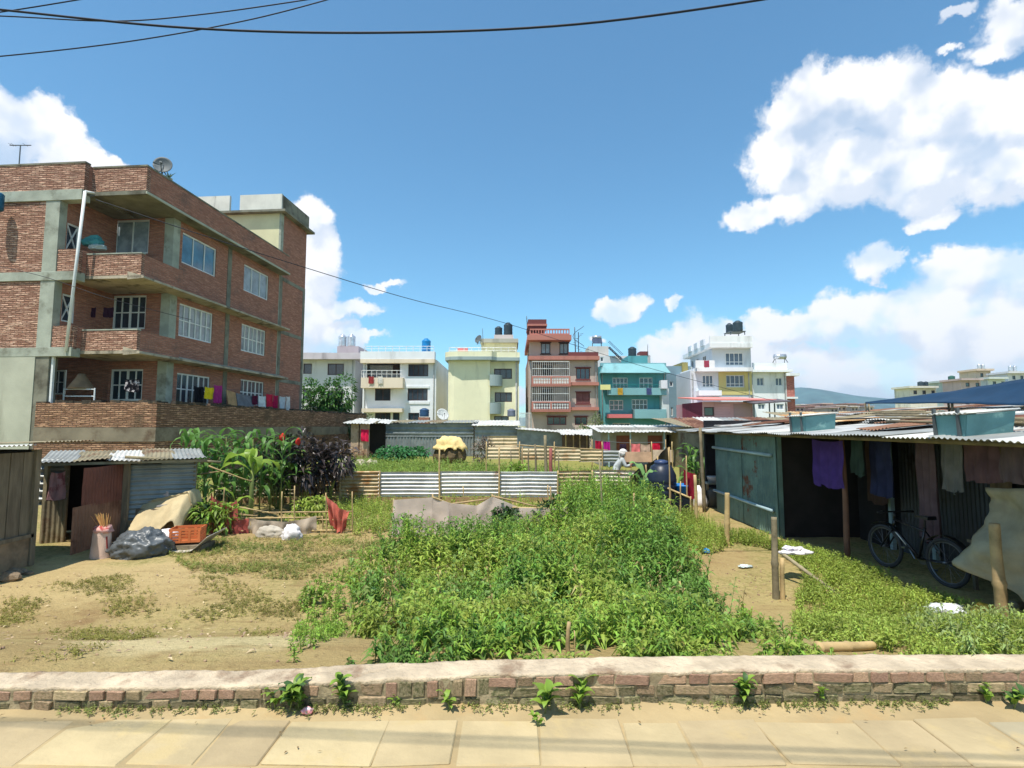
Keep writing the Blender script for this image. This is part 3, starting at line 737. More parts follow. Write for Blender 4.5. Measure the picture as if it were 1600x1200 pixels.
    B(MB().box(-.1, .014, V2 - .3, V2 + .02, 0, zr), 'column', MCONCD)
    # hidden rest of the body so that light and shade are right
    B(MB().box(U0, -.2, .2, V2 - .2, 0, zr - .06), 'core_wall', MBR_S)
    # ground storey wall below the plinth on the left, grey plaster
    B(MB().box(U0, uw + .02, vl - .05, vl + .4, 0, z1 - .24), 'plaster_wall', MPLAST)
    # rough stub column where plaster ends
    B(MB().box(uw + .02, ul - .02, vl - .02, vl + .35, 0, z1 - .22), 'column', MCONCD)
    # white rain pipe leaning down the balcony fronts
    p = [bworld(*(bl(133, 299, 1, vl - .1))), bworld(*(bl(119, 415, 1, vl - .1))), bworld(*(bl(103, 549, 1, vl - .1)))]
    mbp = MB().tube([BH_MI @ (q - BH_O) for q in p], .055, 10); mbp.tube([BH_MI @ (p[0] - BH_O), BH_MI @ (p[0] - BH_O) + Vector((.12, .3, .05))], .05, 8)
    B(mbp, 'drain_pipe', MWHITEF, smooth=True)
    # ground storey door frame at the left end of the porch
    B(MB().bar((ul + .05, vl + .1, zg + .6), (ul + .05, vl + .1, z1 - .15), .09), 'porch_post', MWHITEF)
    g0 = bl(78, 578, 1, -1.6); g1 = bl(98, 616, 1, -1.6)
    window(bh, lambda a, z, d: Vector((a, -1.6 + d, z)), g0.x, g1.x, g1.z, g0.z, cols=2, transom=.5, local=True, fw=.06)
    return dict(zg=zg, z1=z1, z2=z2, zr=zr, cu=cu, vb=vb, vl=vl, ztop=ztop, V1=V1, V2=V2, ul=ul, us=us, U0=U0, ztl=ztl)
BH = build_brick_house()

# ---- yard wall round the brick house
MBAND = M('mossy_band', (126, 116, 98), rough=.95, var=.2, scale=1.2, bump=.4, bscale=12, col2=(92, 76, 60), c2a=.46, c2b=.68, c2scale=1.0)
def build_yard_wall():
    v0 = -2.95; uc = bl(245, 640, 1, v0).x; zt = bl(245, 629, 1, v0).z; zb0 = bl(245, 668, 1, v0).z; zb1 = bl(245, 690, 1, v0).z
    w = thing('yard_wall', 'brick yard wall with concrete band below the tall brick house', 'wall', bworld(uc, v0, 0), rz=BH_TH); w['kind'] = 'thing'
    L = 22.5; u0 = BH['ul'] - .25
    def prt(mb, n, m, **k): mb.v = [(a - uc, b - v0, c) for a, b, c in mb.v]; return mb.build(n, m, w, local=True, **k)
    def strip(x0, x1, y0, y1, za, zb, n, nm, m, wob):
        mb = MB(); ax = 0 if abs(x1 - x0) > abs(y1 - y0) else 1
        for i in range(n):
            t0, t1 = i / n, (i + 1) / n
            dz = wob * noise.noise((i * .7, 2, ax * 9)); 
            if ax == 0: mb.box(x0 + (x1 - x0) * t0, x0 + (x1 - x0) * t1, y0, y1, za, zb + dz)
            else: mb.box(x0, x1, y0 + (y1 - y0) * t0, y0 + (y1 - y0) * t1, za, zb + dz)
        return prt(mb, nm, m)
    strip(u0, uc, v0, v0 + .22, zb0 + .005, zt, 12, 'brick_face', MBR_Y, .03); strip(uc - .22, uc - .002, v0 + .222, v0 + L, zb0 + .005, zt, 40, 'brick_face', MBR_Y, .05)
    strip(u0, uc - .002, v0 + .005, v0 + .21, 0, zb1, 4, 'brick_base', MBR_Y, 0); strip(uc - .21, uc - .01, v0 + .222, v0 + L, 0, zb1, 4, 'brick_base', MBR_Y, 0)
    prt(MB().box(u0, uc + .02, v0 - .03, v0 + .23, zb1, zb0), 'concrete_band', MBAND); prt(MB().box(uc - .23, uc + .021, v0 + .232, v0 + L, zb1, zb0), 'concrete_band', MBAND)
    md = M('mossy_coping', (62, 56, 48), rough=1, var=.4, scale=5, bump=.6, bscale=18, col2=(120, 96, 76), c2a=.5, c2b=.65)
    def cop(x0, x1, y0, y1):
        n = int(max(x1 - x0, y1 - y0) / .36); ax = x1 - x0 > y1 - y0; rr = random.Random(4)
        for i in range(n):
            if rr.random() < .1: continue
            mb = MB(); h = rr.uniform(.05, .12); s = .004
            if ax: mb.box(x0 + (x1 - x0) * i / n + s, x0 + (x1 - x0) * (i + 1) / n - s, y0 + rr.uniform(-.02, .02), y1 + rr.uniform(-.02, .02), zt - .03, zt + h)
            else: mb.box(x0 + rr.uniform(-.02, .02), x1 + rr.uniform(-.02, .02), y0 + (y1 - y0) * i / n + s, y0 + (y1 - y0) * (i + 1) / n - s, zt - .03, zt + h)
            prt(mb, 'coping_brick', md)
    cop(u0, uc, v0 + .01, v0 + .22); cop(uc - .22, uc, v0 + .24, v0 + L)
    # raised terrace behind the wall
    o = MB().box(u0 - uc, -.24, .24, L, 0, BH['zg'] + .02).build('terrace_floor', MCONCD, w, local=True)
    return uc, v0, zt, L
YW = build_yard_wall()

# ---- things on and about the brick house
MDISH = M('dish_grey', (86, 92, 94), rough=.6, var=.15, bump=.05)
MSTEEL = M('painted_steel', (92, 98, 100), rough=.55, var=.15, bump=.05, metal=.4)
def dish(name, label, c, rad, az, tilt, mat=MDISH, group='satellite dishes'):
    c = Vector(c); o = thing(name, label, 'satellite dish', c, group)
    ax = Vector((math.sin(az) * math.cos(tilt), -math.cos(az) * math.cos(tilt), math.sin(tilt))); u = ax.cross(Vector((0, 0, 1))).normalized(); v = u.cross(ax); h = c + Vector((0, 0, rad * 1.35))
    mb = MB(); n, k = 24, 6
    def fn(a, b): r = rad * b; t = 2 * math.pi * a; return h + u * r * math.cos(t) + v * r * 1.08 * math.sin(t) + ax * (.28 * rad * (b * b - 1))
    mb.grid(fn, n, k).build('reflector', mat, o, smooth=True, solid=.02)
    mb = MB(); lnb = h + ax * rad * .75 - v * rad * .25
    mb.tube([h - v * rad, lnb], .02, 6); mb.tube([lnb, lnb - ax * .12], .045, 8); mb.build('feed_arm', MSTEEL, o)
    mb = MB(); mb.tube([h - ax * .3 * rad, c + Vector((0, 0, rad * .7)), c], .035, 8)
    for a in (0, 2.1, 4.2): mb.tube([c + Vector((0, 0, rad * .75)), c + Vector((math.cos(a), math.sin(a), 0)) * rad * .55], .022, 6)
    mb.build('mount', MSTEEL, o); return o
dish('satellite_dish', 'round dark grey satellite dish on the roof corner of the tall brick house', bworld(*(bl(253, 274, 1, BH['vb'] + 1.0))), .36, .35, .25)
def plant_pot_leaves():
    c = bworld(*(bl(264, 283, 1, BH['vb'] + 1.9))); o = thing('potted_aloe', 'small spiky plant beside the satellite dish on the brick roof', 'plant', c); n = 16; a = rng.random(n) * 6.28
    d = np.stack([np.cos(a) * .8, np.sin(a) * .8, rng.uniform(.3, 1.2, n)], 1)
    V, Fc = leaves(np.tile(np.array(c) + [0, 0, .1], (n, 1)), d, np.tile([0, 0, 1.], (n, 1)), rng.uniform(.25, .5, n), np.full(n, .06), .05)
    arr_mesh('leaf_rosette', V, Fc, leafmat('aloe_leaf', (70, 92, 70)), o); MB().lathe([(.1, -.1), (.14, .12)], c, 12).build('pot', MCONC, o)
plant_pot_leaves()
def antenna():
    b = bworld(*(bl(30, 256, 1, BH['vl'] + .6))); t = bworld(*(bl(32, 227, 1, BH['vl'] + .6))); o = thing('tv_antenna', 'thin T-shaped aerial on the roof of the tall brick house', 'antenna', b)
    MB().tube([b - Vector((0, 0, .5)), t], .022, 6).build('mast', MSTEEL, o)
    e = MB(); e.tube([t + Vector((-.45, 0, 0)), t + Vector((.45, 0, 0))], .02, 6); [e.tube([t + Vector((x, -.12, .02)), t + Vector((x, .12, .02))], .008, 5) for x in (-.4, -.3, .2)]; e.build('crossbar', MSTEEL, o)
antenna()
# blue barrel edge at the far left, laundry and oddments
MCLOTH = {}
def clothmat(n, c, var=.15, c2=None): 
    return M('cloth_' + n, c, rough=.95, var=var, scale=5, bump=.25, bscale=60, col2=c2, c2scale=7, trans=.12, spec=.1)
def hang(name, label, cat, p, q, drop, mat, group=None, **k):
    o = drape(p, q, drop, **k).build(name, mat, smooth=True); return tag(o, label, cat, group)
def line_bh(px0, px1, py, u): 
    a = bl(px0, py, 0, u); b = bl(px1, py, 0, u); return bworld(*a), bworld(*Vector((u, b.y, a.z)))
def bh_laundry():
    u = .75; G = 'washing on the brick house terrace'
    for nm, lab, x0, x1, y, dr, c in (
        ('shirt', 'black shirt hanging in front of the brick house ground floor window', 303, 318, 603, .75, (24, 24, 28)),
        ('towel', 'bright yellow cloth hanging on the brick house terrace', 320, 334, 604, .55, (238, 206, 40)),
        ('blanket', 'magenta and red cloth beside the yellow one on the brick house terrace', 334, 347, 601, .85, (170, 52, 120)),
        ('towel', 'dark plum cloth hanging below the second terrace window', 395, 403, 617, .5, (92, 30, 54)),
        ('sheet', 'long white towel hanging over the brick yard wall', 404, 415, 618, .95, (222, 226, 222)),
        ('shirt', 'red shirt on the terrace line next to the white towel', 416, 426, 615, .7, (204, 42, 70)),
        ('shirt', 'crimson shirt with pale print on the terrace line', 427, 435, 617, .8, (176, 30, 74)),
        ('trousers', 'pale grey trousers at the far end of the terrace line', 437, 446, 619, .85, (196, 200, 204)),
        ('towel', 'thin white towel last on the terrace line', 447, 453, 619, .9, (214, 210, 206))):
        p, q = line_bh(x0, x1, y, u); hang(nm, lab, 'laundry', p, q, dr, clothmat(lab[:14], c), G, n=14, m=8, fold=.05, nf=2, dirn=(1, 0, 0), seed=x0)
    for nm, lab, x0, x1, y, h, c in (('board', 'tan plywood board leaning on the terrace by the brick house', 354, 368, 609, 1.3, (176, 136, 92)), ('board', 'grey flat board leaning beside the plywood on the terrace', 369, 394, 614, 1.1, (112, 110, 112))):
        a = bl(x0, y, 0, .62); b = bl(x1, y, 0, .62)
        mb = MB().hexa([(.82, a.y, a.z - h), (.86, a.y, a.z - h), (.86, b.y, a.z - h), (.82, b.y, a.z - h)], [(.58, a.y, a.z), (.62, a.y, a.z), (.62, b.y, a.z - .1), (.58, b.y, a.z - .1)])
        mb.v = [tuple(bworld(*v)) for v in mb.v]; tag(mb.build(nm, M('board_%d' % x0, c, var=.2, bump=.2)), lab, 'board')
    pa, pb = line_bh(300, 456, 602, u); tag(MB().tube([pa, pb], .006, 5).build('clothesline', MSTEEL), 'thin clothesline along the terrace of the brick house', 'clothesline')
    # bundle on the top balcony and clothes on the middle balcony
    c = bworld(*bl(146, 390, 1, -1.9)); o = thing('bundle', 'teal and grey plastic bundle on the top balcony of the brick house', 'bundle', c - Vector((0, 0, .1)))
    lump(c + Vector((0, 0, .15)), (.42, .25, .34), 3, .3, 2, .3, 3).build('teal_wrap', M('teal_tarp', (56, 122, 122), rough=.5, bump=.2), o)
    lump(c + Vector((.25, -.1, -.05)), (.34, .2, .2), 8, .3, 2, .3, 3).build('grey_wrap', M('grey_tarp_pale', (150, 162, 160), rough=.5, bump=.2), o)
    for x0, x1, nm, lab in ((143, 150, 'cloth', 'small dark cloth on the middle balcony of the brick house'), (162, 178, 'cloth', 'larger dark plum cloth on the middle balcony of the brick house')):
        p, q = bworld(*bl(x0, 480, 1, -1.5)), bworld(*bl(x1, 480, 1, -1.5)); hang(nm, lab, 'laundry', p, q, .42, clothmat('plum', (48, 26, 40)), n=10, m=6, fold=.03, nf=2)
    # rolled mats on a stand in the porch
    a = bworld(*bl(100, 612, 1, -2.1)); b = bworld(*bl(148, 612, 1, -2.1)); o = thing('porch_shelf', 'open metal shelf in the ground floor porch of the brick house', 'shelf', Vector((a.x, a.y, a.z - .5)))
    mb = MB()
    for z in (-.5, -.18, .1): mb.bar(a + Vector((0, 0, z)), b + Vector((0, 0, z)), .04)
    for p in (a, b): mb.bar(p + Vector((0, 0, -.6)), p + Vector((0, 0, .15)), .04)
    mb.build('rack', MWHITEF, o)
    m = MB().lathe([(.45, 0), (.42, .08), (.2, .45), (.12, .62)], a.lerp(b, .45) + Vector((0, .15, .12)), 20).build('woven_basket', M('basket_tan', (120, 100, 78), var=.2, bump=.4), smooth=True); tag(m, 'upturned tan basket on the porch shelf of the brick house', 'basket')
    p, q = bworld(*bl(196, 592, 1, -2.0)), bworld(*bl(218, 592, 1, -2.0)); hang('shirt', 'black and white patterned shirt hanging in the brick house porch', 'laundry', p, q, .5, clothmat('pattern', (30, 28, 34), c2=(210, 200, 200)), n=12, m=8, fold=.04, nf=2)
    c = bworld(*bl(-6, 315, 1, BH['vl'] - .5)); tag(MB().lathe([(.2, -.35), (.24, -.3), (.24, .3), (.2, .35)], c, 18).build('wall_tank', M('blue_tank', (28, 92, 124), rough=.5, bump=.05), smooth=True), 'blue tank edge high on the brick front wall', 'tank')
bh_laundry()
# ================================================================== materials for sheds
MC_GREY = corrmat('tin_grey', (150, 152, 148), (128, 92, 66), .60, .74)
MC_WHITE = corrmat('tin_pale', (206, 204, 196), (150, 110, 82), .60, .76, rough=.45, metal=.15)
MC_OLD = corrmat('tin_weathered', (136, 126, 100), (104, 78, 56), .52, .70, metal=.1, rough=.7)
MC_RUST = corrmat('tin_rust', (128, 92, 70), (92, 58, 44), .46, .62, metal=.05, rough=.8)
MC_TAN = corrmat('tin_tan_rust', (196, 174, 136), (166, 118, 70), .48, .66, metal=.1, rough=.65)
MC_GREEN = corrmat('tin_green_paint', (106, 130, 120), (110, 72, 54), .60, .68, metal=.05, rough=.6, stain=(84, 108, 104))
MC_BLUEG = corrmat('tin_blue_grey', (130, 138, 138), (104, 96, 90), .62, .76, metal=.2, rough=.5)
MWOOD = M('weathered_wood', (122, 110, 90), rough=.95, var=.25, scale=3, bump=.5, bscale=20, stretch=(4, 4, .6), rnd=.15)
MBAMBOO = M('dry_bamboo', (176, 150, 106), rough=.7, var=.2, scale=4, bump=.2, bscale=16, rnd=.15, col2=(126, 110, 76), c2a=.5, c2b=.7)
MBAMG = M('grey_bamboo', (134, 122, 96), rough=.8, var=.25, scale=5, bump=.3, bscale=16, rnd=.15, col2=(92, 84, 64), c2a=.5, c2b=.7)
MDARKIN = M('interior_shade_tone', (44, 40, 38), rough=1, var=.2, bump=.1)  # near-black base colour stands in for shade inside rooms and openings
MEARTH = M('packed_earth', (150, 124, 90), rough=1, var=.15, bump=.4)
def sheetwall(root, name, mat, x0, x1, y0, y1, z0, z1, n, vert=True, seed=0, **k):
    """wall of corrugated sheets from (x0,y0) to (x1,y1), n sheets; vert: waves run up the wall"""
    a, b = Vector((x0, y0, 0)), Vector((x1, y1, 0)); d = (b - a); L = d.length / n; d.normalize(); nrm = d.cross(Vector((0, 0, 1)))
    for i in range(n):
        rr = random.Random(seed + i); o = a + d * (L * i) + Vector((0, 0, z0)) + nrm * (.014 * (i % 2)) ; zz = z1 - z0 + rr.uniform(-.03, .03)
        if vert: mb = corr(L + .03, zz, o, d, (0, 0, 1), seed=seed + i, **k)
        else: mb = corr(zz, L + .03, o, (0, 0, 1), d, seed=seed + i, **k)
        mb.build(name, mat if not isinstance(mat, list) else mat[i % len(mat)], root, smooth=True)
def roofsheets(root, mat, x0, x1, y0, y1, zf, zb, n, along='y', seed=0, over=.05, name='roof_sheet', jit=.03, **k):
    """sheets laid side by side along x (waves across x), sloping from y0 (zf) to y1 (zb); along='x': side by side along y, sloping over x"""
    for i in range(n):
        rr = random.Random(seed + i); j = rr.uniform(-jit, jit); lift = .012 * (i % 2)
        m = mat if not isinstance(mat, list) else mat[rr.randrange(len(mat))]
        if along == 'y':
            L = (x1 - x0) / n; o = Vector((x0 + L * i - over / 2, y0 + j, zf + lift)); d = Vector((0, y1 - y0, zb - zf)); mb = corr(L + over, d.length + j, o, (1, 0, 0), d, seed=seed + i, **k)
        else:
            L = (y1 - y0) / n; o = Vector((x0 + j, y0 + L * i - over / 2, zf + lift)); d = Vector((x1 - x0, 0, zb - zf)); mb = corr(L + over, d.length + j, o, (0, 1, 0), d, seed=seed + i, **k)
        mb.build(name, m, root, smooth=True)

# ---- leftmost shed (cut by the frame): we see its right-hand side wall
def build_shed_a():
    c = gp(45, 884); x1 = c.x; y1 = c.y; g = c.z; y0 = y1 - 3.0; zt = P(45, 702, y1).z
    o = thing('shed', 'grey plank and tin shed at the left edge with a rusty sheet roof', 'shed', (x1 - 1.2, (y0 + y1) / 2, g))
    n = 14; w = (y1 - y0) / n
    for i in range(n):
        a = y0 + i * w; MB().box(x1 - .03, x1 - random.uniform(0, .012), a + .006, a + w - .006, g + .42 + random.uniform(-.02, .02), zt - .04).build('plank', MWOOD, o)
    MB().box(x1 - .10, x1 + .02, y0, y1 - .02, g - .1, g + .44).build('base_wall', M('rubble_base', (132, 112, 88), var=.3, bump=1, bscale=9, scale=5), o)
    MB().bar((x1 + .02, y0, g + .47), (x1 + .02, y1, g + .47), .05, .06).build('rail', MWOOD, o)
    MB().bar((x1, y1, g), (x1, y1, zt), .09).build('post', MWOOD, o)
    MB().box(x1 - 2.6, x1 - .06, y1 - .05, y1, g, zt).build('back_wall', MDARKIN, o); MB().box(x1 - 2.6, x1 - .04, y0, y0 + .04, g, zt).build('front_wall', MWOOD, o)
    a = Vector((x1 - 2.8, y0 - .3, zt + .02))
    for i in range(4): corr(.75, 3.0, a + Vector((0, .72 * i, .012 * (i % 2))), (0, 1, 0), (1, .06, .015), seed=3 + i).build('roof_sheet', [MC_OLD, MC_GREY, MC_OLD, MC_WHITE][i], o, smooth=True)
    corr(1.0, 2.9, a + Vector((.25, 2.75, .02)), (0, 1, 0), (1, .1, .03), seed=9).build('roof_sheet', MC_OLD, o, smooth=True)
    for i, (px, py, r) in enumerate(((22, 899, .12), (34, 897, .09), (14, 908, .14), (45, 898, .06))):
        p = gp(px, py); tag(lump(p, (r, r * .8, r * .7), i + 2, .3, 1.6, .1, 2).build('stone', M('field_stone', (128, 110, 88), var=.25, bump=.5)), ['brown stone at the corner of the grey plank shed', 'small stone next to the plank shed', 'largest stone below the plank shed wall', 'smallest pebble by the plank shed'][i], 'stone', 'stones by the plank shed')
build_shed_a()

# ---- second shed with the rusty open door, its front turned a little to the right
def build_shed_b():
    A = gp(63, 850); Y2 = 10.9; g = A.z; Bq = P(303, 760, Y2); Bq.z = g; f = (Bq - A); W_ = f.length; f.normalize(); dv = Vector((-.56, .83, 0)); nf = Vector((f.y, -f.x, 0))
    yf = A.y
    def at(t, d=0, z=0): q = A + f * (t * W_) + dv * d; return Vector((q.x, q.y, g + z))
    def tpx(px):      # parameter along the front whose pixel column is px
        k = (px - 800) / F / math.cos(PITCH); lo, hi = 0, 1.2
        for _ in range(40):
            m = (lo + hi) / 2; q = at(m)
            if q.x / q.y < k * .99: lo = m
            else: hi = m
        return lo
    H = P(180, 718, at(.45).y).z - g
    o = thing('shed', 'low tin shed with a rusty open door and sagging white-grey roof', 'shed', at(.5, .6))
    td0, td1 = tpx(106), tpx(197)
    a, b = at(0), at(td0); sheetwall(o, 'wall_sheet', MC_OLD, a.x, b.x, a.y, b.y, g, g + .80, 1, True, 21)
    a, b = at(-.045, .1), at(td0, .06); sheetwall(o, 'wall_sheet', MC_GREY, a.x, b.x, a.y, b.y, g + .70, g + H, 1, False, 22, pitch=.14, amp=.035)
    a, b = at(td1 + .01, .03), at(1, .03); sheetwall(o, 'wall_sheet', MC_BLUEG, a.x, b.x, a.y, b.y, g + .32, g + H - .1, 2, False, 25, pitch=.09, amp=.014)
    MB().bar(at(td1 + .01, .03, .15), at(1, .03, .15), .08, .36).build('base_wall', MEARTH, o)
    h0 = at(td1, -.02); f0 = gp(109, 868); dd = Vector((f0.x - h0.x, f0.y - h0.y, 0)); Wd = dd.length; dd.normalize(); zm = g + .78
    dr = corr(Wd, zm - f0.z, (h0.x, h0.y, f0.z), dd, (0, 0, 1), seed=31, amp=.006).build('door', MC_RUST, o, smooth=True); tag(dr, 'rust-brown sheet door standing open')
    corr(Wd * .84, g + H - .06 - zm, (h0.x, h0.y - .012, zm - .03), dd, (0, 0, 1), seed=33, amp=.006).build('door_panel', corrmat('tin_dark_red', (112, 66, 52), (84, 48, 38), .5, .7, metal=.05, rough=.8), dr, smooth=True)
    MB().bar(at(td1 + .015, -.05), at(td1 + .015, -.05, H), .11, .06).build('post', MWOOD, o)
    for t in (.01, td0, 1): MB().bar(at(t, .06), at(t, .06, H - .02), .07).build('post', MBAMG, o)
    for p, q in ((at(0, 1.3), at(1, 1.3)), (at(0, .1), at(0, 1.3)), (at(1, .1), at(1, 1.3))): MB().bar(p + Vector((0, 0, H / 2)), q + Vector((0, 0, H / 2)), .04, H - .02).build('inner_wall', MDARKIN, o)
    for i in range(5):
        t = -.05 + i * .22; corr(.22 * W_ + .06, 1.75, at(t, -.36, H + .012 * (i % 2)), f, dv + Vector((0, 0, .07)), seed=41 + i, warp=.05, nl=6).build('roof_sheet', [MC_GREY, MC_OLD, MC_WHITE, MC_OLD, MC_GREY][i], o, smooth=True)
    MB().bar(at(-.04, -.3, H - .05), at(1.08, -.3, H - .04), .05).build('roof_beam', MBAMG, o)
    stick('pole', '', '', at(td1, -.3, H + .06), P(345, 722, at(1.1).y), .03, MBAMG, parent=o)
    p, q = at(tpx(84), -.08, 0), at(tpx(106), -.08, 0); p.z = P(84, 738, p.y).z; q.z = P(106, 736, q.y).z
    hang('towel', 'faded pink striped towel hung on the wall of the rusty-door shed', 'towel', p, q, .50, clothmat('pink_towel', (196, 150, 148), c2=(160, 100, 104)), n=16, m=8, fold=.035, nf=2, flare=.35, seed=2)
    return o, yf, g, g + H
SB = build_shed_b()

# ---- heap of stuff in front of the second shed
def build_heap():
    yb = SB[1]; g = SB[2]
    # boxes under a beige tarpaulin
    a = gp(262, 838); c = Vector((a.x, a.y - .12, a.z)); o = thing('covered_pile', 'beige tarpaulin draped over a pile beside the tin shed', 'pile', c)
    x0, x1 = P(212, 800, c.y).x, P(300, 800, c.y).x
    def tarp(u, v):
        x = x0 + (x1 - x0) * u; top = .62 + .28 * u; y = c.y + .35 - .75 * v
        z = g + top + .05 * noise.noise((u * 5, v * 4, 2))
        if v > .5: t = (v - .5) * 2; z -= (.62 - .1 * math.sin(u * 9)) * t ** 1.2; y -= .02 * math.sin(u * 26) * t + .05 * t - .09 * (1 - t)
        if u < .12: z -= .30 * (1 - u / .12)
        if u > .92: z -= .3 * (u - .92) / .08
        return (x + .04 * noise.noise((v * 5, u, 3)), y, z + .02 * noise.noise((u * 17, v * 13, 5)))
    MB().grid(tarp, 44, 26).build('tarpaulin', clothmat('beige_tarp', (196, 178, 140), .12), o, smooth=True, solid=.008)
    MB().box(x0 + .08, x1 - .1, c.y - .12, c.y + .3, g, g + .55).build('timber_stack', MWOOD, o)
    p = P(275, 785, c.y)
    m = MB().hexa([(p.x - .32, c.y - .1, p.z - .08), (p.x + .2, c.y - .12, p.z - .02), (p.x + .28, c.y + .3, p.z + .04), (p.x - .25, c.y + .3, p.z)], [(p.x - .32, c.y - .1, p.z - .05), (p.x + .2, c.y - .12, p.z + .02), (p.x + .28, c.y + .3, p.z + .10), (p.x - .25, c.y + .3, p.z + .03)])
    tag(m.build('board', M('grey_sheet', (160, 156, 150), rough=.6, var=.1)), 'grey flat sheet lying on top of the beige tarpaulin', 'board')
    p = P(257, 772, c.y + .15); tag(MB().box(p.x - .11, p.x + .11, p.y - .06, p.y + .06, p.z - .06, p.z + .06).build('brick', M('pale_brick', (196, 170, 158), bump=.3, col2=(180, 110, 96)), bevel=.008), 'pale pinkish brick lying on the covered pile', 'brick')
    # grey plastic bundle
    b = gp(200, 876); o = thing('plastic_bundle', 'crumpled dark grey plastic sheet wrapped round a heap in front of the shed', 'bundle', b)
    lump((b.x, b.y + .28, b.z), (.47, .30, .33), 5, .26, 1.5, .36, 5).build('plastic_sheet', M('grey_plastic', (84, 88, 90), rough=.42, var=.15, bump=.15, bscale=9, spec=.5), o, smooth=True)
    lump((b.x - .2, b.y + .5, b.z + .30), (.28, .12, .06), 9, .3, 2, .3, 3).build('blue_bag', M('light_blue_plastic', (110, 160, 206), rough=.4, bump=.1), o, smooth=True)
    lump((b.x + .25, b.y + .55, b.z + .22), (.24, .16, .14), 12, .3, 2, .4, 3).build('pale_bag', M('white_plastic', (206, 200, 200), rough=.4, bump=.1), o, smooth=True)
    s = gp(150, 874); o = thing('sack', 'tall pinkish sack standing left of the grey plastic bundle', 'sack', s)
    def sk(u, v): t = u * 6.283; r = .17 * (1 - .25 * v) * (1 + .08 * noise.noise((math.cos(t) * 2, math.sin(t) * 2, v * 3))); return (s.x + r * math.cos(t) * 1.0, s.y + .1 + r * .8 * math.sin(t), s.z + .46 * v)
    MB().grid(sk, 24, 10).build('sack_cloth', M('pink_sack', (204, 176, 158), var=.12, bump=.3, bscale=50), o, smooth=True)
    lump((s.x + .02, s.y + .1, s.z + .42), (.14, .12, .1), 4, .3, 2, .4, 3).build('sack_top', M('red_white_plastic', (198, 150, 140), col2=(170, 70, 66), c2scale=9), o, smooth=True)
    # broom
    t = P(152, 818, s.y); o = thing('broom', 'straw broom head sticking up out of the sack', 'broom', Vector((s.x + .05, s.y + .08, s.z + .4)))
    n = 46; base = np.tile(np.array([s.x + .10, s.y + .06, s.z + .36]), (n, 1)); d = np.stack([rng.normal(-.30, .22, n), rng.normal(0, .10, n), np.ones(n)], 1)
    V, Fc = merge([stems(base, base + d * rng.uniform(.28, .40, (n, 1)), .006)]); arr_mesh('straw', V, Fc, M('straw', (206, 168, 96), var=.2, island=.2, bump=0), o)
    MB().tube([base[0], base[0] + [.02, 0, -.2]], .025, 8).build('binding', M('red_twine', (150, 60, 50)), o)
    # orange crate on a bent sheet
    k = gp(287, 861); zc = P(286, 846, k.y + .1).z
    sh = MB().grid(lambda u, v: (k.x - .42 + .92 * u, k.y - .16 + .62 * v, k.z + .16 - .10 * math.sin(u * 3.3) * (1 - .3 * v) + .26 * max(0, u - .7) / .3 * .6 - .05 * (1 - v)), 24, 8).build('bent_sheet', M('grey_tin_flat', (176, 168, 156), rough=.6, var=.12), smooth=True, solid=.008); tag(sh, 'bent grey sheet under the orange crate', 'sheet')
    tag(MB().box(k.x - .35, k.x + .33, k.y - .05, k.y + .4, k.z - .02, k.z + .10).build('stone_slab', MWOOD), 'dark timber block propping the bent grey sheet', 'block')
    o = thing('crate', 'orange plastic crate on the bent grey sheet', 'crate', (k.x, k.y + .12, zc)); mo = M('orange_plastic', (196, 108, 62), rough=.55, var=.1, bump=.05)
    X0, X1, Y0, Y1, H = k.x - .27, k.x + .22, k.y - .02, k.y + .32, .25; rot = Matrix.Rotation(.25, 3, 'Z'); ctr = Vector((k.x, k.y + .15, 0))
    def rb(mb): mb.v = [tuple(rot @ (Vector(v) - ctr) + ctr) for v in mb.v]; return mb
    for nm, (a0, a1, b0, b1) in (('side_panel', (X0, X1, Y0, Y0 + .015)), ('side_panel', (X0, X1, Y1 - .015, Y1)), ('side_panel', (X0, X0 + .015, Y0 + .015, Y1 - .015)), ('side_panel', (X1 - .015, X1, Y0 + .015, Y1 - .015))):
        mb = MB(); lx = a1 - a0 > b1 - b0; L = (a1 - a0) if lx else (b1 - b0)
        for z in (0, .055, .105, .155): mb.box(a0, a1, b0, b1, zc + z, zc + z + (.03 if z else .04))
        mb.box(a0 - (.012 if lx else 0), a1 + (.012 if lx else 0), b0 - (0 if lx else .012), b1 + (0 if lx else .012), zc + .205, zc + H)
        for t in (0, .33, .66, 1):
            if lx: x = a0 + (L - .04) * t; mb.box(x, x + .04, b0 - .004, b1 + .004, zc, zc + .205)
            else: y = b0 + (L - .04) * t; mb.box(a0 - .004, a1 + .004, y, y + .04, zc, zc + .205)
        rb(mb).build(nm, mo, o)
    rb(MB().box(X0 + .01, X1 - .01, Y0 + .01, Y1 - .01, zc + .002, zc + .015)).build('bottom', mo, o)
build_heap()

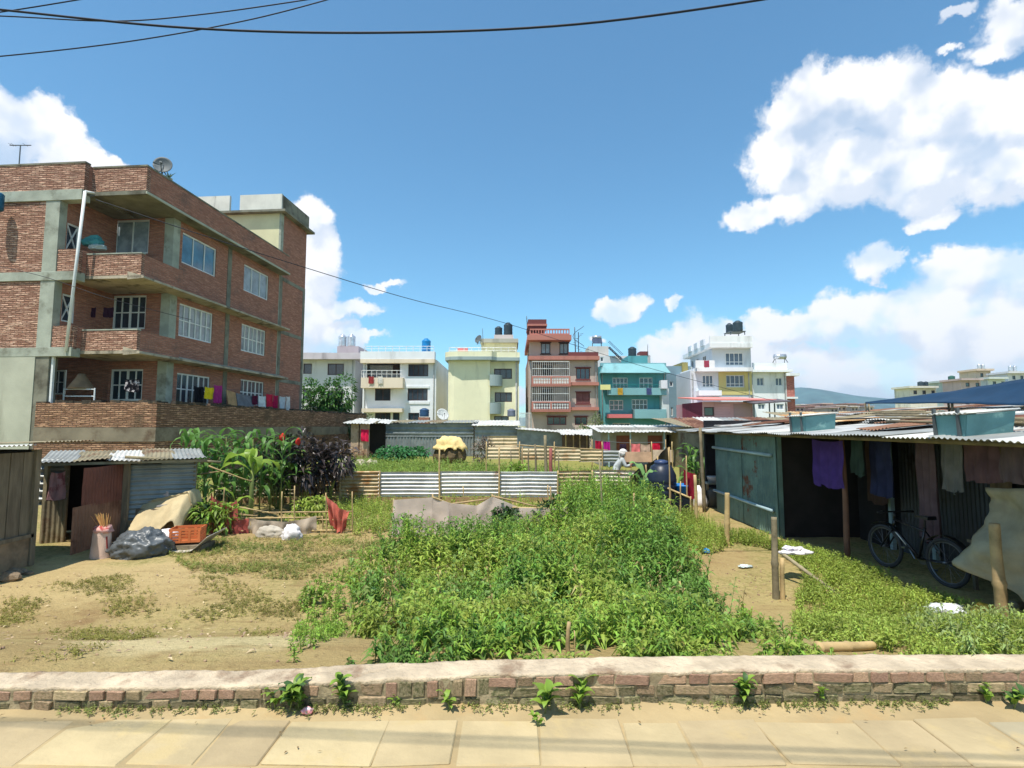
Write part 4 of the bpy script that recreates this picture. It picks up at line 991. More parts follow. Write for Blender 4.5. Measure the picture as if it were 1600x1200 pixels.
# ---- bamboo fence with cloths
MNET = clothmat('red_net', (170, 88, 80), .2)
def build_bamboo_fence():
    A = gp(332, 838); Bq = gp(550, 834); yf = (A.y + Bq.y) / 2 + .2; g = (A.z + Bq.z) / 2
    o = thing('bamboo_fence', 'rickety bamboo rail fence hung with red netting and a grey blanket', 'fence', ((A.x + Bq.x) / 2, yf, g))
    def q(px, py): return P(px, py, yf)
    for p, r in (((330, 784), (432, 803)), ((322, 800), (402, 806)), ((320, 806), (388, 812)), ((328, 824), (396, 831)), ((420, 801), (552, 799)), ((470, 812), (548, 812)), ((480, 829), (550, 828)), ((384, 810), (505, 808))):
        stick('rail', '', '', q(*p), q(*r), .017, MBAMBOO, parent=o, bend=.03)
    for px, t, b in ((351, 762, 838), (392, 808, 838), (365, 790, 826), (440, 768, 836), (460, 759, 838), (481, 806, 842), (505, 806, 840), (511, 770, 838), (549, 768, 836), (377, 800, 836)):
        stick('post', '', '', q(px, b) - Vector((0, 0, .12)), q(px + random.uniform(-3, 3), t), .016, MBAMBOO, parent=o, bend=.03)
    f = Vector((0, -.05, 0))
    hang('netting', 'dusty red netting bunched on the left end of the bamboo fence', 'net', q(332, 768) + f, q(372, 780) + f, .72, MNET, 'red netting', n=24, m=12, fold=.09, nf=4, sag=.18, seed=4, flare=.25)
    hang('netting', 'long low strip of red netting along the bottom of the bamboo fence', 'net', q(345, 803) + f * .5, q(390, 810) + f * .5, .34, MNET, 'red netting', n=20, m=8, fold=.03, nf=3, seed=9)
    hang('netting', 'faded coral cloth hanging from the right end of the bamboo fence', 'net', q(511, 772) + f, q(547, 799) + f, .50, clothmat('coral', (192, 104, 88), .18), 'red netting', n=24, m=12, fold=.09, nf=4, sag=.06, seed=6, flare=-.4)
    hang('blanket', 'brown-grey blanket slung over the middle rails of the bamboo fence', 'blanket', q(388, 808) + f, q(496, 805) + f, .44, clothmat('grey_blanket', (172, 156, 136), .15), n=34, m=10, fold=.11, nf=3, sag=.10, seed=11, ragged=.12)
    p = gp(452, 845); lump((p.x, p.y + .1, p.z), (.19, .13, .21), 14, .3, 1.7, .35, 4).build('white_sack', M('white_sack', (214, 208, 206), rough=.7, bump=.2), smooth=True)
    tag(bpy.data.objects['white_sack'], 'white sack slumped at the foot of the bamboo fence', 'sack')
    p = gp(418, 842); tag(lump((p.x, p.y + .15, p.z), (.3, .12, .16), 19, .3, 1.7, .3, 4).build('grey_sack', M('grey_sack', (170, 160, 144), rough=.8, bump=.2), smooth=True), 'grey sack lying under the blanket on the bamboo fence', 'sack')
    a, b = P(340, 745, 13.0), P(392, 766, 12.6); 
    for i, (s, e) in enumerate((((305, 742), (352, 735)), ((325, 728), (395, 752)))): stick('branch', ['bare pale branch slanting up behind the red netting', 'long bare branch crossing above the red netting'][i], 'branch', P(*s, 11.5), P(*e, 11.8), .018, MBAMBOO, 'bare branches', bend=.06)
build_bamboo_fence()
# ================================================================== long shed on the right
EX, EZ = 4.85, 1.40                          # eave line
MBLUEPOLE = M('blue_grey_paint', (150, 172, 176), rough=.6, var=.1)
MSHADEWALL = M('shed_back_wall', (44, 44, 48), rough=1, var=.25, bump=.3, col2=(32, 32, 36), c2scale=1.5)  # base colour darkened to stand in for the porch shade
def build_right_shed():
    g = GZ; o = thing('long_shed', 'long tin-roofed shed with an open dark porch along the right side', 'shed', (7.5, 9, g))
    # roof sheets: three layers that step up the slope, patched
    MC_ROOF = corrmat('tin_roof_pale', (176, 176, 172), (140, 112, 94), .56, .74, rough=.45, metal=.2)
    mats = [MC_ROOF, MC_ROOF, MC_WHITE, MC_GREY]
    roofsheets(o, mats, EX, EX + 2.1, 3.0, 15.5, EZ, EZ + .19, 16, 'x', seed=61, nl=5, warp=.02, jit=.05)
    roofsheets(o, mats + [MC_OLD], EX + 1.95, EX + 4.2, 3.6, 15.5, EZ + .21, EZ + .42, 15, 'x', seed=91, nl=5, warp=.02, jit=.12)
    roofsheets(o, [MC_ROOF, MC_TAN, MC_OLD, MC_RUST], EX + 4.1, EX + 6.4, 6.0, 15.5, EZ + .46, EZ + .64, 12, 'x', seed=131, nl=4, warp=.03, jit=.2)
    # loose overlapping patches, stones and rods on the roof
    for i in range(9):
        y = 5.2 + i * 1.05 + random.uniform(-.3, .3); x = EX + random.uniform(.3, 2.8); z = EZ + (x - EX) * .1 + .07
        corr(random.uniform(.5, .8), random.uniform(.9, 1.6), (x, y, z), (0, 1, 0), (1, 0, .10), seed=i, warp=.05).build('roof_patch', random.choice([MC_TAN, MC_ROOF, MC_WHITE, MC_RUST]), o, smooth=True)
    for i in range(5): stick('roof_pole', '', '', (EX + .6 + i * .7, 4.5 + i * 1.5, EZ + .15 + i * .07), (EX + 1.2 + i * .75, 8.5 + i * 1.2, EZ + .22 + i * .07), .025, MBAMG, parent=o)
    # eave beam and posts
    stick('eave_beam', '', '', (EX + .35, 3.0, EZ - .04), (EX + .35, 15.4, EZ - .04), .035, MBAMG, parent=o, bend=.03)
    for px, pb in ((1325, 872),):
        p = gp(px, pb); stick('post', '', '', p - Vector((0, 0, .1)), (p.x, p.y, EZ + .02), .05, M('red_brown_post', (120, 88, 70), rough=.8, rnd=.1), parent=o)
    # green sheet room at the far end
    y0, y1 = 10.55, 13.7; x = 5.28
    sheetwall(o, 'wall_sheet', MC_GREEN, x, x, y1, y0, g, EZ - .02, 4, True, 71, pitch=.1, amp=.02)
    MB().box(x + .06, 6.9, y0 + .02, y0 + .07, g, EZ).build('partition', MDARKIN, o)  # dark tone stands in for the shaded opening
    MB().box(x, x + .08, y0 - .04, y0 + .04, g, EZ).build('post', MC_GREEN, o)
    for z in (g + .52, g + 1.62): MB().tube([(x - .07, y1, z + .02), (x - .07, y0 + .1, z - .02)], .035, 8).build('wall_rail', MBLUEPOLE, o, smooth=True)
    # dark porch: back wall, side partition, door
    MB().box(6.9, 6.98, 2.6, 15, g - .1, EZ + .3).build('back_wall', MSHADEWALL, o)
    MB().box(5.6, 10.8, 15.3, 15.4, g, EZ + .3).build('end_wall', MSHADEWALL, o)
    sheetwall(o, 'partition_sheet', corrmat('tin_shade_tone', (62, 66, 72), (48, 44, 44), .5, .7, metal=.1), 6.86, 6.86, 9.4, 7.4, g, EZ, 2, True, 83)  # blue-grey tin darkened in its colour for the porch shade
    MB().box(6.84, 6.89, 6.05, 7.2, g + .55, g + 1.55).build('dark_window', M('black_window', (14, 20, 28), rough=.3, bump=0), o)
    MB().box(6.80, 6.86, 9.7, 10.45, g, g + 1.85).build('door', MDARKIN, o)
    for y in (7.3, 8.6, 9.55): MB().bar((6.8, y, g), (6.8, y, EZ + .1), .07).build('post', MBLUEPOLE, o)
    return o
build_right_shed()
def right_things():
    g = GZ
    # corner post of the lane and posts along the slope
    for i, (px, t, b, r, kn) in enumerate(((1101, 668, 800, .05, 0), (1137, 770, 852, .055, .5), (1212, 808, 936, .045, .45), (1566, 818, 985, .062, .55))):
        p = gp(px, b); top = P(px - (7, 1, 3, 12)[i], t, p.y)
        m = [MBAMG, MBAMBOO, MBAMG, MBAMBOO][i]
        stick('post' if i == 0 else 'bamboo_post', ['dark timber post holding the eave of the long shed', 'cut bamboo post standing by the green tin wall', 'thin bamboo post leaning beside the white cloth', 'thick pale bamboo post near the right edge'][i], 'post', p - Vector((0, 0, .15)), top, r, m, None if i == 0 else 'bamboo posts by the long shed', n=12, knots=kn)
    # slanting pole and white cloth
    a = P(1218, 862, gp(1240, 905).y); b = gp(1332, 946)
    stick('bamboo_pole', 'bamboo pole slanting down from the white cloth into the grass', 'pole', a, b, .028, MBAMG, n=10, knots=.4)
    c = P(1240, 858, a.y); tag(lump(c - Vector((0, 0, .06)), (.20, .13, .07), 3, .5, 1.6, .5, 4).build('cloth_bundle', M('white_cloth', (220, 214, 214), col2=(96, 84, 150), c2a=.6, c2b=.66, c2scale=4, bump=.2), smooth=True), 'white cloth with purple edge lying over the slanting pole', 'cloth')
    p = gp(1222, 936); stick('bamboo_stump', 'split bamboo stub tied to the thin leaning post', 'post', p - Vector((0, 0, .1)), P(1222, 872, p.y), .035, MBAMBOO)
    for i, (px, py, r, cc, lab) in enumerate(((1480, 962, (.20, .14, .08), (210, 214, 216), 'white plastic bag lying in the grass'), (1540, 966, (.13, .1, .10), (226, 178, 70), 'yellow plastic bag beside the white one in the grass'), (1103, 865, (.06, .05, .05), (66, 150, 206), 'small blue plastic bag on the bare soil'), (1165, 888, (.10, .06, .02), (200, 210, 206), 'flat pale plastic scrap near the bare soil'))):
        p = gp(px, py); tag(lump((p.x, p.y, p.z + .02), r, i + 21, .4, 2.2, .6, 4).build('plastic_bag', M('bag_%d' % i, cc, rough=.35, bump=.15, bscale=14), smooth=True), lab, 'litter', 'litter in the field')
    p, q = gp(1278, 1020), gp(1366, 1016); stick('bamboo_log', 'short pale bamboo log lying behind the brick kerb wall', 'log', p + Vector((0, 0, .03)), q + Vector((0, 0, .03)), .036, MBAMBOO, n=12, knots=.5)
    p = gp(1585, 962); stick('bamboo_log', 'bamboo log lying at the right edge beside the thick post', 'log', p + Vector((0, 0, .1)), p + Vector((.9, .35, .02)), .05, MBAMG, n=12, knots=.5)
    # cloths under the eave
    for lab, nm, y0, y1, x, z, dr, c, sd in (
        ('purple cloth hanging under the eave next to the green tin room', 'shawl', 8.85, 9.75, 5.55, EZ - .10, .80, (84, 62, 130), 1),
        ('dark blue cloth hanging behind the purple one', 'shawl', 8.2, 8.7, 5.9, EZ - .05, .9, (52, 56, 84), 2),
        ('narrow brown trousers hanging in the shed porch', 'trousers', 7.75, 8.1, 6.2, EZ - .05, 1.5, (112, 92, 96), 3),
        ('faded red jacket hanging under the eave above the bicycle', 'jacket', 6.25, 6.75, 5.75, EZ - .02, .5, (104, 80, 84), 4),
        ('dusty pink shirt hanging under the eave above the bicycle', 'shirt', 5.8, 6.2, 5.7, EZ - .02, .46, (112, 96, 98), 5),
        ('pale grey towel hanging between the brown trousers and the red jacket', 'towel', 7.05, 7.4, 6.0, EZ - .03, .7, (128, 126, 124), 7),
        ('dark green shirt hanging beside the purple cloth', 'shirt', 8.55, 8.85, 5.7, EZ - .04, .6, (62, 78, 70), 8),
        ('long brown blanket hanging inside the porch by the door', 'blanket', 9.2, 9.7, 6.5, EZ - .02, 1.2, (84, 68, 62), 9),
        ('tan trousers hanging inside the porch above the bicycle', 'trousers', 6.75, 7.05, 6.35, EZ - .02, .95, (120, 104, 84), 10),
        ('grey shirt hanging farthest right under the eave', 'shirt', 5.35, 5.75, 5.7, EZ - .02, .44, (96, 100, 108), 6)):
        hang(nm, lab, 'laundry', (x, y0, z), (x, y1, z), dr, clothmat('e%d' % sd, c), 'washing under the shed eave', n=22, m=10, fold=.05, nf=3, dirn=(-1, 0, 0), seed=sd)
    # beige tarpaulin sheet at the right edge
    def tp(u, v):
        y = 6.35 - 2.6 * u; z = 1.08 - (1.2 + .25 * math.sin(u * 3)) * v - .28 * (1 - u) * (1 - v) + .03 * noise.noise((u * 4, v * 4, 1))
        return (5.75 - .35 * v + .07 * math.sin(u * 15 + v * 5) * (.35 + v) + .14 * noise.noise((u * 4.5, v * 3, 4)) + .05 * noise.noise((u * 11, v * 9, 6)), y + .22 * (abs(v - .45)) * (1 - u) + .05 * noise.noise((v * 5, u * 2, 8)), z)
    tag(MB().grid(tp, 40, 24).build('tarpaulin', clothmat('khaki_tarp', (170, 160, 134), .14), smooth=True, solid=.006), 'khaki tarpaulin sheet hanging at the right end of the shed', 'tarpaulin')
    c = Vector((6.45, 6.6, g)); o = thing('junk_shelf', 'low shelf with dusty sacks behind the bicycle', 'shelf', c)
    MB().box(6.2, 6.75, 5.7, 7.3, g + .62, g + .66).build('board', MWOOD, o)
    for x, y in ((6.22, 5.75), (6.22, 7.25), (6.72, 5.75), (6.72, 7.25)): MB().box(x, x + .04, y - .02, y + .02, g, g + .62).build('leg', MWOOD, o)
    tag(lump((6.4, 6.7, g + .66), (.2, .32, .18), 6, .3, 2, .3, 3).build('sack', M('mauve_sack', (128, 106, 110), bump=.2), smooth=True), 'mauve sack on the low shelf behind the bicycle', 'sack')
    tag(lump((6.4, 6.2, g + .66), (.18, .22, .12), 7, .3, 2, .3, 3).build('sack', M('dark_sack', (84, 74, 86), bump=.2), smooth=True), 'dark small sack on the low shelf behind the bicycle', 'sack')
    # turquoise troughs and blue tarp on the roof
    mt = M('turquoise_tin', (96, 138, 140), rough=.6, var=.15, scale=3, bump=.2, col2=(150, 186, 180), c2a=.6, c2b=.7)
    for lab, x, y, l, h in (('smaller turquoise tin hood standing on the shed roof', 5.15, 9.45, .5, .27), ('larger turquoise tin hood standing on the shed roof near the right edge', 5.05, 6.05, .46, .24)):
        z = EZ + (x - EX) * .09 + .01; o = thing('roof_hood', lab, 'roof hood', (x, y, z), 'turquoise hoods on the shed roof')
        b = MB(); b.add([(x, y - l / 2 + .05, z), (x, y + l / 2 - .05, z), (x - .02, y + l / 2, z + h), (x - .02, y - l / 2, z + h)], [(0, 1, 2, 3)]); b.build('face_sheet', mt, o, solid=.012)
        b = MB(); b.add([(x, y - l / 2 + .05, z), (x - .02, y - l / 2, z + h), (x + .5, y - l / 2 - .02, z + h + .05), (x + .5, y - l / 2 + .03, z + .04)], [(0, 1, 2, 3)]); b.build('side_sheet', mt, o, solid=.012)
        b = MB(); b.add([(x, y + l / 2 - .05, z), (x - .02, y + l / 2, z + h), (x + .5, y + l / 2 + .02, z + h + .05), (x + .5, y + l / 2 - .03, z + .04)], [(0, 1, 2, 3)]); b.build('side_sheet', mt, o, solid=.012)
        MB().grid(lambda u, v: (x - .06 + .6 * v, y - l / 2 - .05 + (l + .1) * u, z + h + .012 + .05 * v + .01 * math.sin(u * 50)), 40, 2).build('lid_sheet', MC_WHITE, o, smooth=True, solid=.008)
        for yy in (y - l * .3, y + l * .42): MB().bar((x - .03, yy, z - .02), (x - .04, yy, z + h + .08), .03).build('brace', MSTEEL, o)
    p = [P(1352, 628, 15.0), P(1480, 612, 11.5), P(1600, 592, 9.6), P(1720, 570, 8.4)]; qd = [P(1352, 630, 14.9), P(1480, 629, 10.7), P(1600, 632, 8.7), P(1720, 634, 7.5)]
    def bt(u, v):
        k = min(2, int(u * 3)); t = u * 3 - k; a = p[k].lerp(p[k + 1], t); b = qd[k].lerp(qd[k + 1], t); q_ = b.lerp(a, v); return (q_.x, q_.y, q_.z + .015 * noise.noise((u * 12, v * 3, 2)) - .05 * math.sin(v * 3.14) * u)
    tag(MB().grid(bt, 50, 8).build('tarpaulin', M('navy_tarp', (20, 50, 76), rough=.6, var=.12, scale=2, bump=.15, bscale=8), smooth=True, solid=.02), 'dark blue tarpaulin roof rising behind the tin roofs at right', 'tarpaulin')
    mb = thing('tarp_frame', 'bamboo frame carrying the dark blue tarpaulin roof', 'frame', (9.4, 9, GZ))
    for k in range(4):
        b = qd[k]; stick('pole', '', '', (b.x + .1, b.y, GZ), (b.x + .1, b.y, b.z), .03, MBAMG, parent=mb)
        stick('pole', '', '', (p[k].x + .05, p[k].y, GZ), p[k] - Vector((0, 0, .03)), .03, MBAMG, parent=mb)
right_things()
# further tin roofs behind the long shed
def roof_shed(lab, x0, x1, y0, y1, zf, zb, n, seed, along='y', walls=True, mats=None, wm=None):
    o = thing('tin_shed', lab, 'shed', ((x0 + x1) / 2, (y0 + y1) / 2, GZ), 'tin sheds')
    roofsheets(o, mats or [MC_WHITE, MC_TAN, MC_OLD, MC_RUST, MC_GREY], x0, x1, y0, y1, zf, zb, n, along, seed=seed, pitch=.15, amp=.022, sub=5, warp=.03, jit=.15)
    if walls:
        e = .25; z = min(zf, zb) - .04
        sheetwall(o, 'wall_sheet', wm or MC_OLD, x0 + e, x1 - e, y0 + e, y0 + e, GZ, z, max(1, int((x1 - x0) / 2)), True, seed, pitch=.2, amp=.02, sub=4)
        MB().box(x0 + e, x0 + e + .05, y0 + e + .05, y1 - e, GZ, z).build('side_wall', MC_OLD, o); MB().box(x1 - e - .05, x1 - e, y0 + e + .05, y1 - e, GZ, z).build('side_wall', MC_OLD, o); MB().box(x0 + e, x1 - e, y1 - e, y1 - e + .05, GZ, z).build('back_wall', MC_OLD, o)
    return o
roof_shed('rusty patched tin shed roof right behind the long shed', 9.5, 17, 15.6, 19, 1.55, 1.95, 8, 200)
roof_shed('tan tin shed roof beyond the blue tarpaulin', 11.5, 22, 20, 24, 1.7, 2.15, 9, 230)
roof_shed('pale tin shed roof in the lane beyond the green tin room', 6.0, 11.2, 16.0, 20.0, 1.32, 1.85, 6, 260)
roof_shed('long pale tin shed roof below the pink house', 8.5, 19, 26, 32, 1.5, 2.0, 9, 290)

# ---- bicycle
def bicycle():
    a = Vector((5.86, 8.42, 0)); b = Vector((5.98, 7.38, 0)); g = gz(5.9, 7.8) ; R_ = .33; a.z = b.z = g + R_
    o = thing('bicycle', 'black mountain bicycle parked in the shade of the shed porch', 'bicycle', (a + b) / 2 - Vector((0, 0, R_)))
    d = (b - a).normalized(); up = Vector((0, 0, 1)); sd = d.cross(up)     # a: front wheel (far), b: rear wheel (near)
    mt = M('tyre_rubber', (58, 58, 60), rough=.7, bump=.2); mr = M('rim_alloy', (110, 112, 116), rough=.35, metal=.7, bump=0); mf = M('black_frame_paint', (22, 22, 26), rough=.3, bump=0, spec=.6); mw = M('white_decal', (210, 210, 210), rough=.4, bump=0)
    def torus(c, R0, r, n=36, m=8):
        mb = MB(); vs_ = []
        for i in range(n):
            t = 6.283 * i / n; e = d * math.cos(t) + up * math.sin(t)
            for j in range(m): s = 6.283 * j / m; vs_.append(c + e * (R0 + r * math.cos(s)) + sd * r * math.sin(s))
        return mb.add(vs_, [(i * m + j, ((i + 1) % n) * m + j, ((i + 1) % n) * m + (j + 1) % m, i * m + (j + 1) % m) for i in range(n) for j in range(m)])
    for c in (a, b):
        w = torus(c, R_ - .025, .026).build('wheel', mt, o, smooth=True)
        torus(c, R_ - .055, .012, 36, 6).build('rim', mr, w, smooth=True)
        sp = MB()
        for i in range(18): t = 6.283 * i / 18; e = d * math.cos(t) + up * math.sin(t); sp.tube([c + sd * (.03 if i % 2 else -.03), c + e * (R_ - .06)], .0018, 4, False)
        sp.build('spokes', mr, w); MB().tube([c - sd * .06, c + sd * .06], .022, 10).build('hub', mr, w, smooth=True)
    bb = a.lerp(b, .58) - up * .05; st = a.lerp(b, .70) + up * .42; hd = a.lerp(b, .20) + up * .44; hd2 = hd - up * .13 - d * .03
    f = MB(); f.tube([hd2 + up * .02, bb], .024, 8); f.tube([hd, st - up * .06], .018, 8); f.tube([bb, st], .018, 8)
    for s in (-.05, .05): f.tube([bb + sd * s * .5, b + sd * s], .010, 6); f.tube([st - up * .05, b + sd * s], .009, 6)
    f.tube([hd, hd2], .022, 8); f.build('frame', mf, o, smooth=True)
    MB().tube([hd2 + up * .0 + (bb - hd2) * .12 + sd * .0, hd2 + (bb - hd2) * .55], .0255, 8).build('decal', mw, o, smooth=True)
    k = MB()
    for s in (-.06, .06): k.tube([hd2 - up * .02, hd2 - up * .06 + sd * s, a + sd * s], .013, 8)
    k.build('fork', mf, o, smooth=True)
    h = MB(); hp = hd + up * .12; h.tube([hd, hp], .016, 8); h.tube([hp - sd * .30 + d * .03, hp - sd * .1, hp + sd * .1, hp + sd * .30 + d * .03], .013, 8); h.tube([hp + sd * .2, hp + sd * .30 + d * .03], .018, 8); h.tube([hp - sd * .2, hp - sd * .30 + d * .03], .018, 8); h.build('handlebar', mf, o, smooth=True)
    s = MB(); s.tube([st, st + up * .10], .014, 8); tp = st + up * .12
    s.hexa([tp - d * .14 - sd * .02, tp - d * .14 + sd * .02, tp + d * .12 + sd * .08, tp + d * .12 - sd * .08], [tp - d * .14 - sd * .02 + up * .03, tp - d * .14 + sd * .02 + up * .03, tp + d * .12 + sd * .07 + up * .055, tp + d * .12 - sd * .07 + up * .055]); s.build('saddle', mf, o, bevel=.01)
    c = MB(); c.lathe([(.0, 0), (.085, 0), (.085, .006), (0, .006)], (0, 0, 0), 20, False); rot = sd.to_track_quat('Z', 'Y').to_matrix(); c.v = [tuple(rot @ Vector(v) + bb - sd * .05) for v in c.v]
    c.tube([bb - sd * .07, bb - sd * .07 + d * .1 - up * .14], .010, 6); c.tube([bb + sd * .07, bb + sd * .07 - d * .1 + up * .14], .010, 6)
    c.bar(bb - sd * .16 + d * .1 - up * .14, bb - sd * .07 + d * .1 - up * .14, .06, .02); c.bar(bb + sd * .16 - d * .1 + up * .14, bb + sd * .07 - d * .1 + up * .14, .06, .02); c.build('crank', mr, o)
    for w_, r0, r1 in ((b, .5, 2.4), (a, .8, 2.2)):
        m = MB(); pts = [w_ + (d * math.cos(t) + up * math.sin(t)) * (R_ + .035) for t in np.linspace(r0, r1, 8)]
        m.grid(lambda u, v: pts[min(7, int(round(v * 7)))] + sd * (.08 * (u - .5)), 4, 7)
        m.build('mudguard', mf, o, solid=.004)
bicycle()

# ---- lane with drums, tank and washing stand
def lane():
    c = gp(1034, 790); c = Vector((P(1034, 760, 13.6).x, 13.6, GZ)); zt = P(1034, 719, 13.6).z
    o = thing('water_tank', 'black ribbed water tank on a stand beside the black sheet fence', 'water tank', c)
    h = zt - GZ; b0 = h - .95; r = .36
    prof = [(r * .9, b0), (r, b0 + .06)]
    for i in range(3): z = b0 + .08 + i * .15; prof += [(r, z), (r * 1.03, z + .03), (r * 1.03, z + .09), (r, z + .12)]
    prof += [(r, b0 + .58), (r * .72, b0 + .80), (r * .45, b0 + .86)]
    MB().lathe(prof, (c.x, c.y, GZ), 28).build('tank_body', M('navy_black_plastic', (34, 42, 58), rough=.4, bump=.03), o, smooth=True)
    MB().lathe([(r * .48, b0 + .84), (r * .48, b0 + .93), (r * .2, b0 + .96)], (c.x, c.y, GZ), 20).build('lid', M('navy_lid', (52, 66, 100), rough=.4, bump=.02), o, smooth=True)
    MB().box(c.x - .4, c.x + .4, c.y - .4, c.y + .4, GZ, GZ + b0).build('stand', MCONCD, o)
    c = gp(1070, 801); o = thing('water_drum', 'blue plastic drum on a pale bucket in the lane', 'drum', c)
    MB().lathe([(.20, 0), (.23, .42)], c, 24).build('lower_bucket', M('cream_plastic', (196, 180, 140), rough=.6), o, smooth=True)
    MB().lathe([(.23, .421), (.27, .66), (.285, .68), (.285, .71), (.25, .71)], c, 24).build('upper_tub', M('blue_plastic', (30, 110, 180), rough=.4, bump=.02), o, smooth=True)
    c = gp(1085, 790); tag(MB().lathe([(.15, 0), (.18, .30), (.19, .31), (.17, .31), (.14, .02)], c, 20).build('bucket', M('bucket_orange', (226, 128, 50), rough=.5), smooth=True), 'orange bucket in the lane behind the blue drum', 'bucket')
    p = gp(1098, 795); tag(lump((p.x, p.y + .4, p.z), (.28, .2, .4), 3, .25, 2, .3, 3).build('white_sack', M('white_sack2', (222, 216, 214), rough=.7, bump=.2), smooth=True), 'white sack standing in the sunny lane', 'sack')
    c = gp(1118, 792); o = thing('wash_stand', 'small washing stand with a pale basin in the lane', 'stand', c)
    MB().lathe([(.2, 0), (.2, .45), (.16, .5)], c, 16).build('drum_base', M('dark_drum', (74, 76, 72), rough=.6), o, smooth=True)
    MB().box(c.x - .26, c.x + .3, c.y - .2, c.y + .2, c.z + .62, c.z + .66).build('top_board', MCONC, o)
    for dx in (-.2, .2): MB().bar((c.x + dx, c.y, c.z + .45), (c.x + dx, c.y, c.z + .62), .05).build('leg', MBAMG, o)
    MB().lathe([(.16, .66), (.2, .80), (.2, .82), (.14, .82)], c, 18).build('basin', M('grey_basin', (176, 170, 166), rough=.5), o, smooth=True)
    hang('cloth', 'dark red cloth hanging on a stick behind the blue drum', 'laundry', P(1068, 733, 13.4), P(1086, 740, 13.2), .62, clothmat('darkred', (140, 34, 52)), n=12, m=8, fold=.08, nf=2, seed=3)
    # black plastic fence running along the lane
    A, Bq = P(985, 760, 13.2), P(1045, 700, 20.0); A0, B0 = A.x, Bq.x; o = thing('plastic_fence', 'black plastic sheet fence beside the water tank', 'fence', (A.x, A.y, GZ)); mbk = M('black_plastic', (26, 30, 38), rough=.45, bump=.15, bscale=8)
    def pf(u, v): y = 13.2 + 6.8 * u; x = A0 + (B0 - A0) * u; return (x + .05 * noise.noise((u * 6, v * 2, 1)), y, GZ + (.93 + .44 * u + .05 * math.sin(u * 9)) * v)
    MB().grid(pf, 30, 6).build('sheet', mbk, o, smooth=True)
    for u in (0, .3, .6, 1): q = pf(u, 0); stick('post', '', '', (q[0], q[1] - .05, GZ - .1), (q[0], q[1] - .05, GZ + .95 + .44 * u), .035, MBAMBOO, parent=o)
    c = gp(1050, 806); o = thing('plastic_fence', 'torn black plastic sheet on sticks in front of the blue drum', 'fence', c)
    def pg(u, v): return (c.x - .42 + .8 * u, c.y + .5 - .75 * u, c.z - .05 + (.85 - .35 * u) * v + .03 * noise.noise((u * 5, v * 3, 3)))
    MB().grid(pg, 16, 6).build('sheet', mbk, o, smooth=True)
    for a, b in (((990, 742), (1050, 806)), ((1030, 780), (1036, 822)), ((1040, 760), (1062, 800))):
        pass
    stick('rail', '', '', pg(0, 1.02), pg(1, 1.02), .03, MBAMBOO, parent=o)
    for u in (.02, .5, .98): q = pg(u, 0); stick('post', '', '', (q[0], q[1] - .03, q[2]), (q[0] + .02, q[1] - .03, q[2] + .9 - .35 * u), .022, MBAMBOO, parent=o)
    for i, (px, t, b) in enumerate(((1048, 700, 812), (1062, 752, 815), (1074, 712, 806), (1089, 742, 820))):
        p = gp(px, b); stick('stake', ['tall thin stake left of the blue drum', 'thin stake in front of the blue drum', 'slim stake right of the blue drum', 'short wooden stake at the edge of the lane'][i], 'stake', p - Vector((0, 0, .1)), P(px + (-3, 2, -2, -3)[i], t, p.y), .02 if i < 3 else .045, MBAMBOO, 'stakes along the lane')
lane()
# ================================================================== middle ground
def fence_sheet(o, p, q, zb, zt, mat, seed, pitch=.105, amp=.03):
    """one sheet laid on its side between two points; waves run along the fence"""
    p, q = Vector(p), Vector(q); d = Vector((q.x - p.x, q.y - p.y, 0)); L = d.length
    return corr(zt - zb, L, (p.x, p.y, zb), (0, 0, 1), d, pitch=pitch, amp=amp, seed=seed, warp=.02, sub=6).build('fence_sheet', mat, o, smooth=True)
def build_tin_fence():
    yb = 15.2; o = thing('tin_fence', 'fence of corrugated tin sheets laid sideways across the field', 'fence', (-1.2, yb, GZ))
    X = lambda px, y=yb: P(px, 760, y).x
    zt = P(700, 737, yb).z; zb = P(700, 777, yb).z
    white = corrmat('tin_bright', (206, 204, 200), (150, 122, 98), .58, .74, rough=.45, metal=.1)
    xs = [(338, 400, MC_OLD), (400, 465, MC_OLD), (465, 530, MC_TAN), (530, 592, MC_TAN), (592, 686, white), (686, 780, MC_WHITE), (780, 872, white), (872, 926, MC_TAN)]
    for i, (a, b, m) in enumerate(xs):
        fence_sheet(o, (X(a) - .02, yb + .02 * (i % 2), 0), (X(b) + .02, yb + .02 * (i % 2) + (.15 if i == 7 else 0), 0), zb + (.02 * (i % 3) if i < 7 else -.05), zt + (.015 * (i % 2) if i < 7 else .03), m, 300 + i)
    a = P(926, 760, yb + .1); fence_sheet(o, (a.x, a.y, 0), (3.5, 15.0, 0), zb - .03, zt + .06, corrmat('tin_brown_stripe', (206, 190, 170), (120, 80, 60), .5, .64, metal=.1), 310)
    for px, t in ((592, 735), (686, 700), (780, 698), (872, 735), (926, 734), (530, 740), (465, 738), (400, 735)):
        q = P(px, 790, yb - .06); stick('post', '', '', (q.x, yb - .06, GZ - .15), (q.x, yb - .06, P(px, t, yb).z), .03, MBAMBOO, parent=o)
    MB().box(X(338), 3.5, yb + .0, yb + .06, GZ - .05, zb + .0).build('earth_bank', MEARTH, o)
build_tin_fence()
